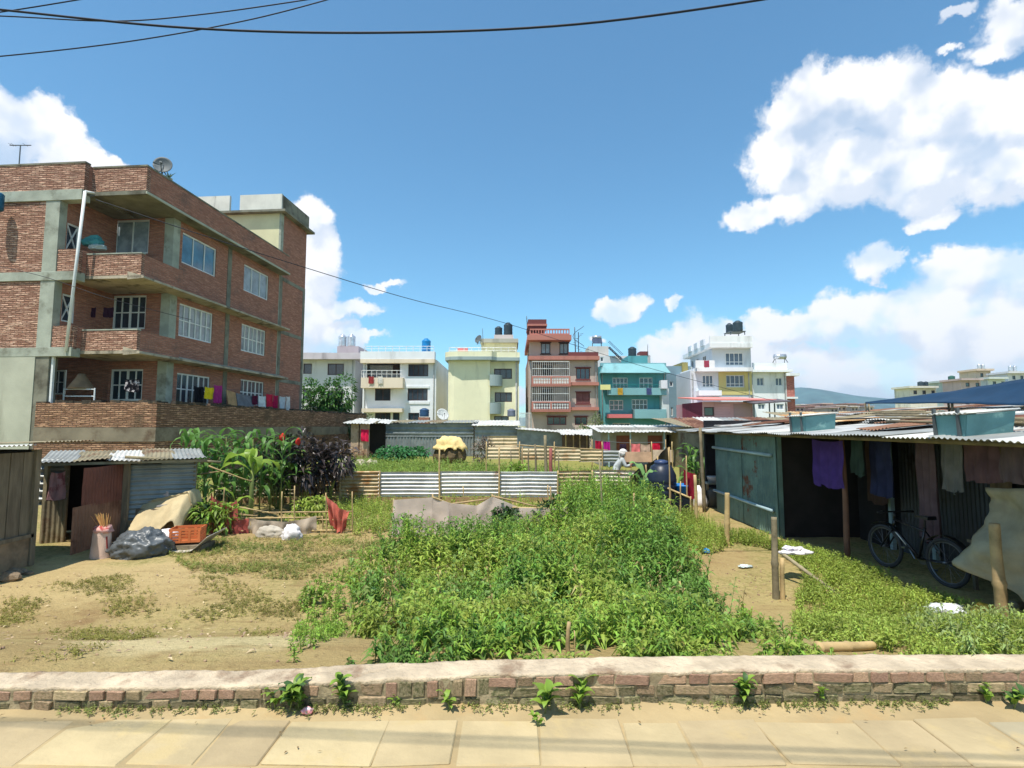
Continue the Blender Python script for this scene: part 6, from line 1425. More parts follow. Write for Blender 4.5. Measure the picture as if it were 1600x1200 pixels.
    dish('satellite_dish', 'small dark dish on the stair room of the yellow house', P(747, 538, 57), .45, -.7, .4); stick('mast', 'thin mast beside the small dark dish', 'mast', P(755, 540, 57), P(754, 513, 57), .03, MSTEEL)
    # 4 brown-pink house, tallest
    bp = paint('taupe_pink', (186, 164, 150)); tr = paint('terracotta_trim', (186, 112, 98)); mr = paint('maroon', (120, 58, 58)); Y = 54
    h = House('house', 'tallest brown-pink house with terracotta bands and white window grilles', Y, 826, 935, 561, 12, bp)
    wdk = dict(frame=mr, glass=MGLASS); wr = dict(frame=mr, glass=M('red_shutter', (120, 76, 74), bump=.1))
    h.win(900, 575, 922, 593, 3, sill=mr, head=mr, **wdk).win(900, 613, 922, 631, 2, sill=mr, head=mr, **wr).win(855, 651, 885, 664, 3, head=mr, **wdk).win(898, 651, 918, 664, 2, head=mr, **wdk)
    for yt, yb_ in ((566, 589), (604, 628)): h.holes.append(rect(831, yt, 888, yb_, Y))
    h.done()
    for yt, yb_ in ((566, 589), (604, 628)):
        rr = rect(831, yt, 888, yb_, Y); MB().box(rr[0] - .1, rr[1] + .1, Y + 1.5, Y + 1.6, rr[2], rr[3]).build('balcony_back_wall', bp, h.o)
        window(h.o, lambda a, z, d: Vector((a, Y + 1.4 + d, z)), rr[0] + 1.1, rr[0] + 2.3, rr[2] + .2, rr[3] - .15, 2, frame=MDARKF)
        mb = MB(); n = 18
        for i in range(n + 1): x = rr[0] + (rr[1] - rr[0]) * i / n; mb.box(x - .018, x + .018, Y - .95, Y - .915, rr[2], rr[3])
        for z in (rr[2] + .02, (rr[2] + rr[3]) / 2, rr[3] - .04): mb.box(rr[0], rr[1], Y - .965, Y - .952, z - .03, z + .03)
        mb.build('window_grille', MRAIL, h.o)
    for yt, yb_ in ((589, 603), (628, 642)):
        rr = rect(830, yt, 890, yb_, Y); mb = MB(); nb = 2; fr = .14
        mb.box(rr[0], rr[1], Y - 1.0, Y - .88, rr[2], rr[2] + fr); mb.box(rr[0], rr[1], Y - 1.0, Y - .88, rr[3] - fr, rr[3])
        for t in (0, .5, 1): x = rr[0] + (rr[1] - rr[0] - .16) * t; mb.box(x, x + .16, Y - 1.01, Y - .87, rr[2] + fr, rr[3] - fr)
        mb.build('balcony_parapet', tr, h.o)
        mb = MB(); nn = 14; zz = [rr[2] + fr, rr[3] - fr]
        for i in range(nn):
            x = rr[0] + .16 + (rr[1] - rr[0] - .32) * (i + .5) / nn; hz = (zz[1] - zz[0]) / 2
            for kz in (0, 1): cz = zz[0] + hz * (kz + .5); mb.add([(x - .11, Y - .95, cz), (x, Y - .95, cz - hz * .5), (x + .11, Y - .95, cz), (x, Y - .95, cz + hz * .5)], [(0, 1, 2, 3)])
        mb.build('lattice', MRAIL, h.o, solid=.05)
        MB().box(rr[0], rr[1], Y - .99, Y - .01, rr[2] - .12, rr[2] - .002).build('balcony_slab', tr, h.o)
    for y in (597, 636): h.box('band', 890, y, 936, y + 5, .45, 0, tr)
    h.box('roof_band', 826, 556, 937, 562, .55, 12, tr); h.box('roof_lattice', 888, 550, 935, 556, .35, -.2, mr)
    pts = [(888 + 47 * (i + .5) / 11) for i in range(11)]
    for i in range(11): pass
    # upper storey
    up = House('house', 'tmp', Y + 1, 828, 889, 530, 10, bp); bpy.data.objects.remove(up.o); up.o = h.o
    up.win(845, 536, 860, 553, 2, frame=MDARKF, glass=MGLASSL, sill=MDARKF, head=MDARKF).win(874, 536, 888, 553, 2, frame=MDARKF, glass=MGLASSL, sill=MDARKF, head=MDARKF)
    mb = MB(); r0 = rect(828, 530, 889, 557, Y + 1); holed(mb, r0[0], r0[1], r0[2], r0[3], up.holes, up.fn, .15); z = r0[3]
    mb.add([(r0[0], Y + 1, r0[2]), (r0[0], Y + 1, z), (r0[0], Y + 11, z), (r0[0], Y + 11, r0[2])], [(0, 1, 2, 3)]); mb.add([(r0[1], Y + 1, r0[2]), (r0[1], Y + 11, r0[2]), (r0[1], Y + 11, z), (r0[1], Y + 1, z)], [(0, 1, 2, 3)]); mb.add([(r0[0], Y + 11, r0[2]), (r0[0], Y + 11, z), (r0[1], Y + 11, z), (r0[1], Y + 11, r0[2])], [(0, 1, 2, 3)]); mb.build('upper_wall', bp, h.o)
    for rr_, k in up.wins: window(h.o, up.fn, *rr_, depth=.05, fw=.09, bar=.07, **k)
    h.box('upper_roof_band', 824, 523, 893, 531, .3, 12, tr)
    r0 = rect(828, 513.5, 890, 523, Y + .4); mb = MB(); mb.box(r0[0], r0[1], Y + .4, Y + .55, r0[2], r0[2] + .14); mb.box(r0[0], r0[1], Y + .4, Y + .55, r0[3] - .14, r0[3]); mb.box(r0[0], r0[0] + .12, Y + .56, Y + 9, r0[2], r0[3])
    for i in range(15): x = r0[0] + (r0[1] - r0[0] - .1) * i / 14; mb.box(x, x + .1, Y + .41, Y + .54, r0[2] + .14, r0[3] - .14)
    mb.build('roof_lattice', tr, h.o)
    h.box('roof_room', 825, 499, 854, 513, -1.5, 6, mr); h.box('roof_room_band', 824, 506, 855, 509, -1.4, 6.1, tr)
    stick('mast', 'short mast on the roof room of the tallest house', 'mast', P(824, 515, 57), P(823, 494, 57), .05, MSTEEL); stick('mast', 'tall mast beside the spiral stair of the tallest house', 'mast', P(899, 551, 57), P(898, 511, 57), .06, MSTEEL)
    o = thing('spiral_stair', 'black spiral stair on the roof right of the tallest house', 'stair', P(904, 551, 58)); c = P(904, 551, 58); mk = M('dark_iron', (58, 64, 76), rough=.5, bump=0)
    mb = MB(); mb.tube([c, c + Vector((0, 0, 2.3))], .05, 6)
    for i in range(12): t = i * .5; z = i * .19; mb.add([c + Vector((0, 0, z)), c + Vector((.6 * math.cos(t), .6 * math.sin(t), z)), c + Vector((.6 * math.cos(t + .45), .6 * math.sin(t + .45), z))], [(0, 1, 2)])
    mb.build('treads', mk, o); MB().tube([c + Vector((.6 * math.cos(i * .5), .6 * math.sin(i * .5), i * .19 + .7)) for i in range(13)], .03, 6).build('handrail', mk, o)
    tank('small grey tank at the foot of the yellow house', 799, 651, 48, 13, 12, M('slate_tank', (110, 116, 132), rough=.5, bump=.02))
    # gate and little wall at the foot of the tallest house
    o = thing('gate', 'pale metal gate between the yellow and the brown-pink house', 'gate', P(822, 660, 50)); a, b = P(813, 656, 50), P(830, 656, 50)
    mb = MB()
    for i in range(10): x = a.x + (b.x - a.x) * i / 9; mb.box(x - .02, x + .02, 50, 50.04, GZ, P(813, 645, 50).z)
    mb.build('bars', MRAIL, o); fbox(MB(), lambda x, z, d: Vector((x, 50 + d, z)), a.x, b.x, P(813, 646, 50).z, P(813, 645, 50).z, -.02, .06).build('top_rail', MRAIL, o)
    # 5 white-tiled back house with a solar heater
    h = House('house', 'pale tiled house with an iron stair behind the teal house', 80, 918, 985, 556, 8, paint('tile_white', (206, 206, 206))); h.win(938, 558, 943, 565, 1); h.done()
    h.box('stair_room', 920, 541, 951, 556, -1, 5, paint('beige_room', (196, 188, 180)))
    o = thing('solar_heater', 'solar water heater on the pale tiled house', 'solar heater', P(933, 541, 82)); p = P(933, 541, 82)
    MB().tube([p + Vector((-.7, .3, 1.5)), p + Vector((.7, .3, 1.5))], .26, 12).build('tank', MTST, o, smooth=True)
    MB().hexa([p + Vector((-.75, -.5, .35)), p + Vector((.75, -.5, .35)), p + Vector((.75, .2, 1.3)), p + Vector((-.75, .2, 1.3))], [p + Vector((-.75, -.52, .42)), p + Vector((.75, -.52, .42)), p + Vector((.75, .18, 1.37)), p + Vector((-.75, .18, 1.37))]).build('collector', M('solar_panel', (66, 76, 96), rough=.2, bump=0), o)
    mb = MB(); [mb.bar(p + Vector((x, y, 0)), p + Vector((x, y, 1.3 if y else .5)), .06) for x in (-.7, .7) for y in (0, .4)]; mb.build('frame', MSTEEL, o)
    o = thing('iron_stair', 'straight iron stair going down from the pale tiled house roof', 'stair', P(955, 556, 79)); a, b = P(952, 542, 79), P(974, 563, 79); mb = MB()
    for dy in (0, .8): mb.bar(a + Vector((0, dy, 0)), b + Vector((0, dy, 0)), .12); mb.bar(a + Vector((0, dy, .9)), b + Vector((0, dy, .9)), .06)
    mb.build('stringers', mk, o); mb = MB(); [mb.bar(a.lerp(b, t) + Vector((0, .05, .05)), a.lerp(b, t) + Vector((0, .75, .05)), .3, .04) for t in np.linspace(.05, .95, 9)]; mb.build('steps', mk, o)
    # 6 teal house
    te = paint('teal', (78, 160, 164)); tl = paint('teal_light', (116, 174, 180)); Y = 60
    h = House('house', 'teal house with a sloping tiled canopy and long balcony', Y, 938, 1042, 572, 11, te)
    wf = dict(frame=MWHITEF, glass=MGLASS, fw=.08, bar=.07)
    h.win(957, 590, 981, 607, 4, transom=.5, **wf).win(999, 590, 1020, 607, 3, transom=.5, **wf).win(952, 625, 974, 641, 3, transom=.5, **wf).win(987, 624, 1012, 640, 4, transom=.5, **wf).win(957, 661, 985, 668, 3, **wf); h.done()
    rr = rect(936, 569, 1043, 584, Y); mb = MB(); mb.hexa([(rr[0], Y - 1.2, rr[2]), (rr[1], Y - 1.2, rr[2]), (rr[1], Y, rr[2]), (rr[0], Y, rr[2])], [(rr[0] + .5, Y - .35, rr[3]), (rr[1] - .5, Y - .35, rr[3]), (rr[1] - .5, Y, rr[3]), (rr[0] + .5, Y, rr[3])]); mb.build('canopy', tl, h.o)
    rr = rect(937, 607, 1037, 618, Y); MB().box(rr[0] + .8, rr[1], Y - 1.15, Y, rr[2], rr[3]).build('balcony', tl, h.o); railing(h.o, (rr[0], Y - 1.1, rr[3]), (rr[1], Y - 1.1, rr[3]), .38, 7, .03, M('teal_rail', (40, 120, 120), bump=0))
    rr = rect(988, 640, 1037, 654, Y); MB().box(rr[0], rr[1], Y - 1.15, Y, rr[2], rr[3]).build('balcony', tl, h.o)
    h.box('top_parapet', 938, 567, 1041, 572, .1, .2, tl); h.box('yellow_panel', 938, 601, 954, 609, 1.3, -1.2, paint('yellow_cloth', (232, 226, 140))); h.box('red_awning', 951, 647, 988, 653, 1.3, 0, paint('awning_red', (222, 108, 108)))
    h.box('side_box', 1033, 594, 1043, 607, 1.6, -.6, paint('white_box', (206, 212, 216))); h.box('pipe_shaft', 1034, 607, 1046, 655, 1.0, 0, paint('shaft', (196, 206, 204)))
    h.box('roof_room', 981, 556, 1012, 569, -4, 8, te)
    tank('dark roof tank on the teal house', 988, 557, 65, 13, 15, MTB)
    h2 = House('house', 'narrow house with a red-topped roof wall behind the teal house', 85, 993, 1018, 555, 6, paint('grey_back', (178, 180, 178))); h2.done(); h2.box('roof_wall', 1000, 549, 1013, 555, .1, 2, mr)
    stick('antenna', 'thin aerial rising behind the teal house', 'antenna', P(1012, 556, 70), P(1012, 538, 70), .04, MSTEEL)
    # 7 grey-blue side block
    h = House('house', 'blue-grey block in shade between the teal and the white house', 63, 1040, 1083, 572, 10, paint('slate_blue', (112, 142, 154))); h.win(1046, 596, 1052, 604, 1).win(1048, 636, 1052, 650, 1); h.done()
    h.box('yellow_fin', 1066, 566, 1076, 612, .3, 6, paint('mustard_dark', (150, 140, 76)))
    # 8 white and yellow house
    gw = paint('white_shade_tone', (200, 206, 214)); wh = paint('bright_white', (226, 228, 230)); mu = paint('mustard', (206, 190, 112)); Y = 58  # front-wall white greyed towards blue, shade put into the paint
    h = House('house', 'white house with a mustard panel and three stepped roofs', Y, 1080, 1174, 579, 11, gw)
    wf = dict(frame=MWHITEF, glass=M('grey_glass', (96, 108, 122), rough=.15, bump=0, rnd=.2))
    h.win(1097, 586, 1115, 605, 3, transom=.28, **wf).win(1134, 586, 1163, 605, 4, transom=.28, **wf).win(1079.8 + .6, 585, 1084, 610, 1, **wf); h.done()
    rr = rect(1122, 580, 1175.2, 617, Y); hh = [rect(1134, 586, 1163, 605, Y)]; mb = MB(); holed(mb, rr[0], rr[1], rr[2], rr[3], hh, lambda a, z, d: Vector((a, Y - .06 + d, z)), .05); mb.build('mustard_panel', mu, h.o)
    h.box('terrace_slab', 1089, 574, 1177, 580, .8, 11, wh); h.box('terrace_parapet', 1087, 563, 1117, 575, .75, -.5, wh); h.box('window_ledge', 1092, 610, 1128, 618, .9, 0, wh)
    up = House('house', 'tmp', Y + .3, 1112, 1174, 541, 10, gw); bpy.data.objects.remove(up.o); up.o = h.o; up.win(1133, 551, 1162, 571, 4, transom=.28, **wf)
    mb = MB(); r0 = rect(1112, 541, 1174, 576, Y + .3); holed(mb, r0[0], r0[1], r0[2], r0[3], up.holes, up.fn, .15)
    xl = P(1080, 560, Y + 8).x; z = r0[3]
    sfn_a, sfn_b = Vector((r0[0], Y + .3, 0)), Vector((xl, Y + 8.3, 0)); dd = sfn_b - sfn_a; sfn = lambda a, zz, d: Vector((sfn_a.x + dd.x * a + d * .6, sfn_a.y + dd.y * a + d * .5, zz))
    zs0, zs1 = r0[2] + 1.0, r0[2] + 1.75; sh = [(.25, .40, zs0, zs1), (.60, .72, zs0, zs1), (.85, .95, zs0, zs1)]; holed(mb, 0, 1, r0[2], z, sh, sfn, .2)
    mb.add([(r0[1], Y + .3, r0[2]), (r0[1], Y + 10, r0[2]), (r0[1], Y + 10, z), (r0[1], Y + .3, z)], [(0, 1, 2, 3)]); mb.build('upper_wall', gw, h.o)
    for a0, a1, c0, c1 in sh: window(h.o, sfn, a0, a1, c0, c1, 2, fw=.012, bar=.008, depth=.06)
    for rr_, k in up.wins: window(h.o, up.fn, *rr_, depth=.06, fw=.09, bar=.07, **k)
    rr = rect(1108, 525, 1176, 543, Y - .4); sl = [(rr[0], Y - .5, 0), (rr[1], Y - .5, 0), (rr[1], Y + 10, 0), (xl - .4, Y + 10, 0), (xl - .5, Y + 8.2, 0)]
    def ring(z0, z1, nm, m): k = len(sl); MB().add([(x, y, z0) for x, y, _ in sl] + [(x, y, z1) for x, y, _ in sl], [(i, (i + 1) % k, (i + 1) % k + k, i + k) for i in range(k)] + [tuple(range(k))[::-1], tuple(range(k, 2 * k))]).build(nm, m, h.o)
    zm = P(1140, 536, Y - .4).z; ring(rr[2], zm, 'roof_slab', wh); MB().box(rr[0] + .05, rr[1] - .05, Y - .45, Y - .25, zm, rr[3]).build('roof_parapet', wh, h.o); MB().box(rr[1] - .25, rr[1] - .05, Y - .25, Y + 9, zm, rr[3]).build('roof_parapet', wh, h.o)
    for i in range(3): a = sfn_a + dd * (.12 + i * .3); MB().bar(Vector((a.x - .5, a.y, zm + .35)), Vector((a.x - .5 + dd.x * .15, a.y + dd.y * .15, zm + .35)), .2, .7).build('battlement', gw, h.o)
    o_ = h.o; stand(o_, 1148, 525, 61, 22, 6)
    tank('left black tank on the stepped white house', 1140, 521, 62, 11, 16, MTB); tank('right black tank on the stepped white house', 1153, 518, 60, 15, 17, MTCY if False else MTB)
    # right wing
    h = House('house', 'plain white wing right of the mustard panel house', 59, 1175, 1229, 580, 10, wh)
    h.win(1182, 590, 1194, 603, 2, **wf).win(1211, 590, 1223, 603, 2, **wf).win(1184, 631, 1196, 640, 2, **wf).win(1213, 631, 1225, 640, 2, **wf); h.done()
    h.box('cornice', 1176, 577, 1239, 581, .8, 8, wh); h.box('roof_parapet', 1176, 567, 1230, 577, .4, -.2, wh); h.box('corner_pipe', 1228, 582, 1230, 655, .15, 0, MRAIL)
    o = thing('solar_heater', 'steel solar heater tank on the white wing roof', 'solar heater', P(1219, 567, 62)); p = P(1219, 567, 62)
    MB().tube([p + Vector((-.65, 0, .75)), p + Vector((.65, 0, .75))], .32, 14).build('tank', MTST, o, smooth=True)
    mb = MB(); [mb.bar(p + Vector((x, y, 0)), p + Vector((x * .8, 0, .6)), .06) for x in (-.7, .7) for y in (-.4, .4)]; mb.build('frame', MSTEEL, o)
    # salmon brick tower at the far right
    h = House('house', 'slim salmon brick block at the right end of the house row', 66, 1228, 1243, 586, 7, brickmat('salmon_brick', (206, 128, 116), (190, 112, 102), (180, 140, 128), strength=.2)); h.done(); h.box('floor_slab', 1226, 620, 1247, 623, .6, 2, wh); h.box('roof_slab', 1226, 583, 1250, 587, .6, 2, wh)
    # pink shop with red roof in front
    pk = paint('pink', (202, 150, 164)); mg = paint('magenta_wall', (132, 48, 76)); Y = 50
    h = House('shop', 'pink shop building with a flat red awning roof before the white house', Y, 1098, 1176, 628, 8, pk, 'shop'); h.win(1100, 636, 1116, 650, 1, **wd); h.done()
    mb = MB(); a = P(1098, 628, Y); b = P(1066, 622, Y + 4.5); mb.hexa([(a.x, Y, GZ), (a.x, Y + .1, GZ), (b.x, Y + 4.5, GZ), (b.x - .05, Y + 4.45, GZ)], [(a.x - .01, Y, a.z), (a.x, Y + .1, a.z), (b.x, Y + 4.5, a.z), (b.x - .05, Y + 4.45, a.z)]); mb.build('side_wall', mg, h.o)
    for i in range(7): h.box('siding_board', 1117, 631 + i * 4.2, 1141, 634.6 + i * 4.2, .03, 0, pk)
    h.box('recess', 1146, 631, 1174, 662, .02, .0, paint('pink_grey', (170, 136, 146)))
    r0 = rect(1096, 617, 1206, 626, Y); zt = r0[3]; zb_ = P(1100, 626, Y - .6).z
    MB().hexa([(r0[0] - .2, Y - .9, zb_), (r0[1], Y - .9, zb_), (r0[1] - 1, Y + 5, zb_ + .5), (b.x - .3, Y + 5, zb_ + .5)], [(r0[0] - .2, Y - .9, zb_ + .12), (r0[1], Y - .9, zb_ + .12), (r0[1] - 1, Y + 5, zb_ + .62), (b.x - .3, Y + 5, zb_ + .62)]).build('awning_roof', paint('salmon_roof', (224, 126, 118)), h.o)
    o = thing('market_canopy', 'low dark canopy on thin posts right of the pink shop', 'canopy', P(1200, 640, 48)); a, b = P(1176, 632, 48), P(1232, 628, 48)
    MB().hexa([(a.x, 47.5, a.z), (b.x, 47.5, b.z), (b.x, 50, b.z + .3), (a.x, 50, a.z + .3)], [(a.x, 47.5, a.z + .1), (b.x, 47.5, b.z + .1), (b.x, 50, b.z + .4), (a.x, 50, a.z + .4)]).build('roof', M('dark_canopy', (92, 86, 90), bump=.1), o)
    for px in (1178, 1202, 1210, 1228): q = P(px, 630, 48); MB().bar((q.x, 48, GZ), (q.x, 48, q.z), .09).build('post', MSTEEL, o)
    dish('satellite_dish', 'pale dish leaning near the ground left of the yellow house', P(692, 660, 52), .6, .5, .5, M('pale_dish', (190, 192, 190)))
houses()
def balcony_washing():
    for i, (px, py, Y, c, lab) in enumerate(((576, 588, 54.8, (150, 60, 60), 'dark red cloth over the balcony rail of the white house'), (590, 588, 54.8, (210, 206, 196), 'white cloth over the balcony rail of the white house'), (965, 606, 58.7, (190, 150, 60), 'ochre cloth over the teal house balcony'), (1010, 606, 58.7, (70, 80, 120), 'blue cloth over the teal house balcony'), (1100, 563, 57.2, (160, 70, 90), 'dark pink cloth over the terrace wall of the stepped white house'))):
        p, q = P(px, py, Y), P(px + 8, py, Y); hang('cloth', lab, 'laundry', p, q, .75, clothmat('bw%d' % i, c), 'washing on house balconies', n=8, m=5, fold=.04, nf=2, seed=i)
balcony_washing()

# ---- distant houses at the right
def distant():
    r = random.Random(12); Y = 130
    D = [('cream flat-roofed house with two dark tanks, leftmost of the distant right group', 1409, 1465, 604, 150, (222, 216, 200)), ('pale green-grey flat house with one dark tank in the distant right group', 1463, 1492, 595, 155, (190, 204, 198)),
         ('red-railed house in the middle of the distant right group', 1490, 1535, 592, 140, (196, 170, 166)), ('peach stair tower above the distant right group', 1514, 1552, 577, 165, (226, 196, 168)), ('long pale house under a grey gable in the distant right group', 1533, 1574, 590, 145, (206, 212, 206)), ('white house with roof tanks, rightmost of the distant group', 1564, 1640, 581, 150, (214, 212, 216))]
    for i, (lab, x0, x1, yt, Y, c) in enumerate(D):
        x0 += 14; h = House('house', lab, Y, x0, x1, yt, 6, paint('far%d' % i, c)); n = max(2, int((x1 - x0) / 11)); w = (x1 - x0) / n
        for k in range(n):
            for rr in range(3):
                y = yt + 6 + rr * 14
                h.win(x0 + w * (k + .3), y, x0 + w * (k + .72), y + 6, 1, frame=MDARKF, fw=.15)
        h.done(); h.box('cornice', x0 - 2, yt - 1, x1 + 2, yt + 2, 1.2, 6, paint('farc%d' % i, tuple(int(v * .95) for v in c)))
    tank('left dark tank on the cream distant house', 1439, 603, 156, 9, 7, MTB); tank('right dark tank on the cream distant house', 1447, 603, 156, 6, 7, MTB); tank('dark green tank on the pale green-grey distant house', 1487, 594, 160, 9, 7, M('green_tank', (60, 100, 90)))
    tank('left tank on the peach stair tower', 1530, 577, 168, 5, 8, MTST); tank('right tank on the peach stair tower', 1536, 577, 168, 5, 8, MTST); tank('left steel tank on the rightmost distant house', 1579, 580, 156, 5, 9, MTST); tank('right steel tank on the rightmost distant house', 1586, 580, 156, 5, 9, MTST)
    # low town under the ridge
    cols = [(178, 150, 150), (196, 178, 170), (168, 120, 120), (206, 196, 190), (186, 140, 132), (170, 160, 164), (200, 170, 160)]
    names = ['mauve', 'beige', 'brick red', 'off-white', 'salmon', 'grey', 'tan']
    for i in range(11):
        px = 1243 + i * 11 + r.uniform(-2, 2); w = r.uniform(11, 17); yt = r.uniform(630, 638); Y = 190 + r.uniform(0, 110); c = cols[i % 7]
        ordn = ['first', 'second', 'third', 'fourth', 'fifth', 'sixth', 'seventh', 'eighth', 'ninth', 'tenth', 'eleventh'][i]
        h = House('house', 'distant %s house, %s from the left below the blue ridge' % (names[i % 7], ordn), Y, px, px + w, yt, 12, paint('town%d' % (i % 7), c)); h.o['group'] = 'low town below the ridge'
        for k in range(2): h.win(px + w * (.15 + .42 * k), yt + 3, px + w * (.38 + .42 * k), yt + 6, 1, frame=MDARKF, fw=.2)
        h.done(); h.box('roof_slab', px - 1, yt - 1, px + w + 1, yt + .6, 1, 13, paint('town%d' % ((i + 2) % 7), cols[(i + 2) % 7]))
distant()
# ================================================================== vegetation
L_WEED = leafmat('weed_leaf', (118, 152, 60), island=.5, trans=.36)
L_WEED2 = leafmat('weed_leaf_yellow', (142, 164, 72), island=.42, trans=.36)
L_DARK = leafmat('bush_leaf_dark', (60, 92, 46), island=.35, trans=.25)
L_GRASS = leafmat('grass_blade', (118, 132, 62), island=.35, trans=.3)
L_DRY = leafmat('dry_grass', (160, 150, 88), island=.3, trans=.2)
L_MAIZE = leafmat('maize_leaf', (84, 126, 58), island=.15, trans=.3, rough=.45)
L_PURPLE = leafmat('purple_leaf', (70, 62, 58), island=.45, trans=.15, rough=.35)
L_TREE = leafmat('tree_leaf', (66, 112, 48), island=.4, trans=.25)
L_STEM = M('green_stem', (120, 130, 72), var=.2, bump=0, rough=.7)
L_BARK = M('bark', (92, 76, 60), var=.3, bump=.6, bscale=18)
def stuff(name, label, cat, parts, mats=None):
    objs = []
    V, Fc = merge(parts); o = arr_mesh(name, V, Fc, mats); tag(o, label, cat, kind='stuff'); return o
def nz(x, y, s=1, k=0): return noise.noise((x * s, y * s, k))

# ---- the big weed mass
MASS = gpoly((505, 1046), (556, 1004), (545, 955), (548, 915), (610, 874), (720, 858), (800, 850), (870, 838), (940, 815), (1010, 798), (1050, 822), (1066, 868), (1084, 925), (1110, 960), (1215, 1000)) + [(1.95, 3.27), (-1.05, 3.27)]
def build_mass():
    r = np.random.default_rng(11)
    def edge(x, y):   # distance to the outline
        d = 9
        for i in range(len(MASS)):
            (x1, y1), (x2, y2) = MASS[i], MASS[(i + 1) % len(MASS)]; dx, dy = x2 - x1, y2 - y1; t = max(0, min(1, ((x - x1) * dx + (y - y1) * dy) / (dx * dx + dy * dy + 1e-9))); d = min(d, math.hypot(x - x1 - t * dx, y - y1 - t * dy))
        return d
    pts = scatter(MASS, 3900, r); H = np.zeros(len(pts))
    for i, (x, y, z) in enumerate(pts):
        e = edge(x, y); back = min(1, max(0, (y - 3.6) / 4.0)); h = (.17 + .50 * back + .16 * math.exp(-((x - .9) / 1.3) ** 2 - ((y - 7.5) / 2.2) ** 2)) * (.62 + .38 * min(1, e / .5)) + (.10 if y > 9 else 0)
        h *= 1 + .8 * nz(x, y, .8, 4) + .45 * nz(x, y, 2.2, 9); 
        if nz(x, y, 1.1, 21) < -.32: h *= .55
        if y > 6.5 and x < .9: h *= .78
        H[i] = max(.09, h)
    keep = np.array([not (nz(x, y, 1.6, 33) < -.12 and edge(x, y) < .45) and not (y < 4.6 and x < -.9 and nz(x, y, 2.0, 40) < .12) for x, y, z in pts]); pts, H = pts[keep], H[keep]
    zone = np.array([nz(x, y, .75, 50) for x, y, z in pts]) + r.normal(0, .16, len(pts)); k = zone < .14; dk = zone < -.22; k &= ~dk
    lv, st = weeds(pts[dk], H[dk] * 1.12, 22, .15, .27, r=r, droop=.5); stuff('weeds', 'darker green weed clumps within the weed mass', 'weeds', [lv, st], leafmat('weed_leaf_dark', (92, 130, 54), island=.45, trans=.3))
    lv, st = weeds(pts[k], H[k], 20, .165, .23, r=r, droop=.45); stuff('weeds', 'dense mass of leafy green weeds filling the middle of the field', 'weeds', [lv, st], L_WEED)
    lv, st = weeds(pts[~k & ~dk], H[~k & ~dk] * .95, 17, .15, .30, r=r, droop=.4); stuff('weeds', 'yellow-green broader weeds mixed through the middle of the field', 'weeds', [lv, st], L_WEED2)
    q = scatter(MASS, 150, r); q = q[q[:, 1] > 4.4]; lv, st = weeds(q, r.uniform(.3, .7, len(q)), 12, .12, .2, r=r, droop=.6); stuff('dry_weeds', 'dry straw-coloured stems among the green weeds', 'weeds', [lv, st], leafmat('dead_stem', (150, 136, 84), island=.3, trans=.2))
    q = scatter(MASS, 240, r); q = q[q[:, 1] > 4.6]; lv, st = weeds(q, r.uniform(.25, .6, len(q)), 11, .13, .5, r=r, droop=.4); stuff('weeds', 'broad-leaved weeds standing out of the weed mass', 'weeds', [lv, st], leafmat('broad_weed', (124, 158, 84), island=.3, trans=.35))
    # feathery taller weeds standing above the mass
    q = scatter(gpoly((900, 960), (1060, 950), (1040, 840), (960, 820), (900, 860)), 46, r); lv, st = weeds(q, r.uniform(.6, 1.0, len(q)), 60, .07, .22, r=r, lean=.1); stuff('weeds', 'taller feathery weeds right of the middle of the field', 'weeds', [lv, st], leafmat('feather_leaf', (110, 142, 78), island=.3, trans=.35))
build_mass()
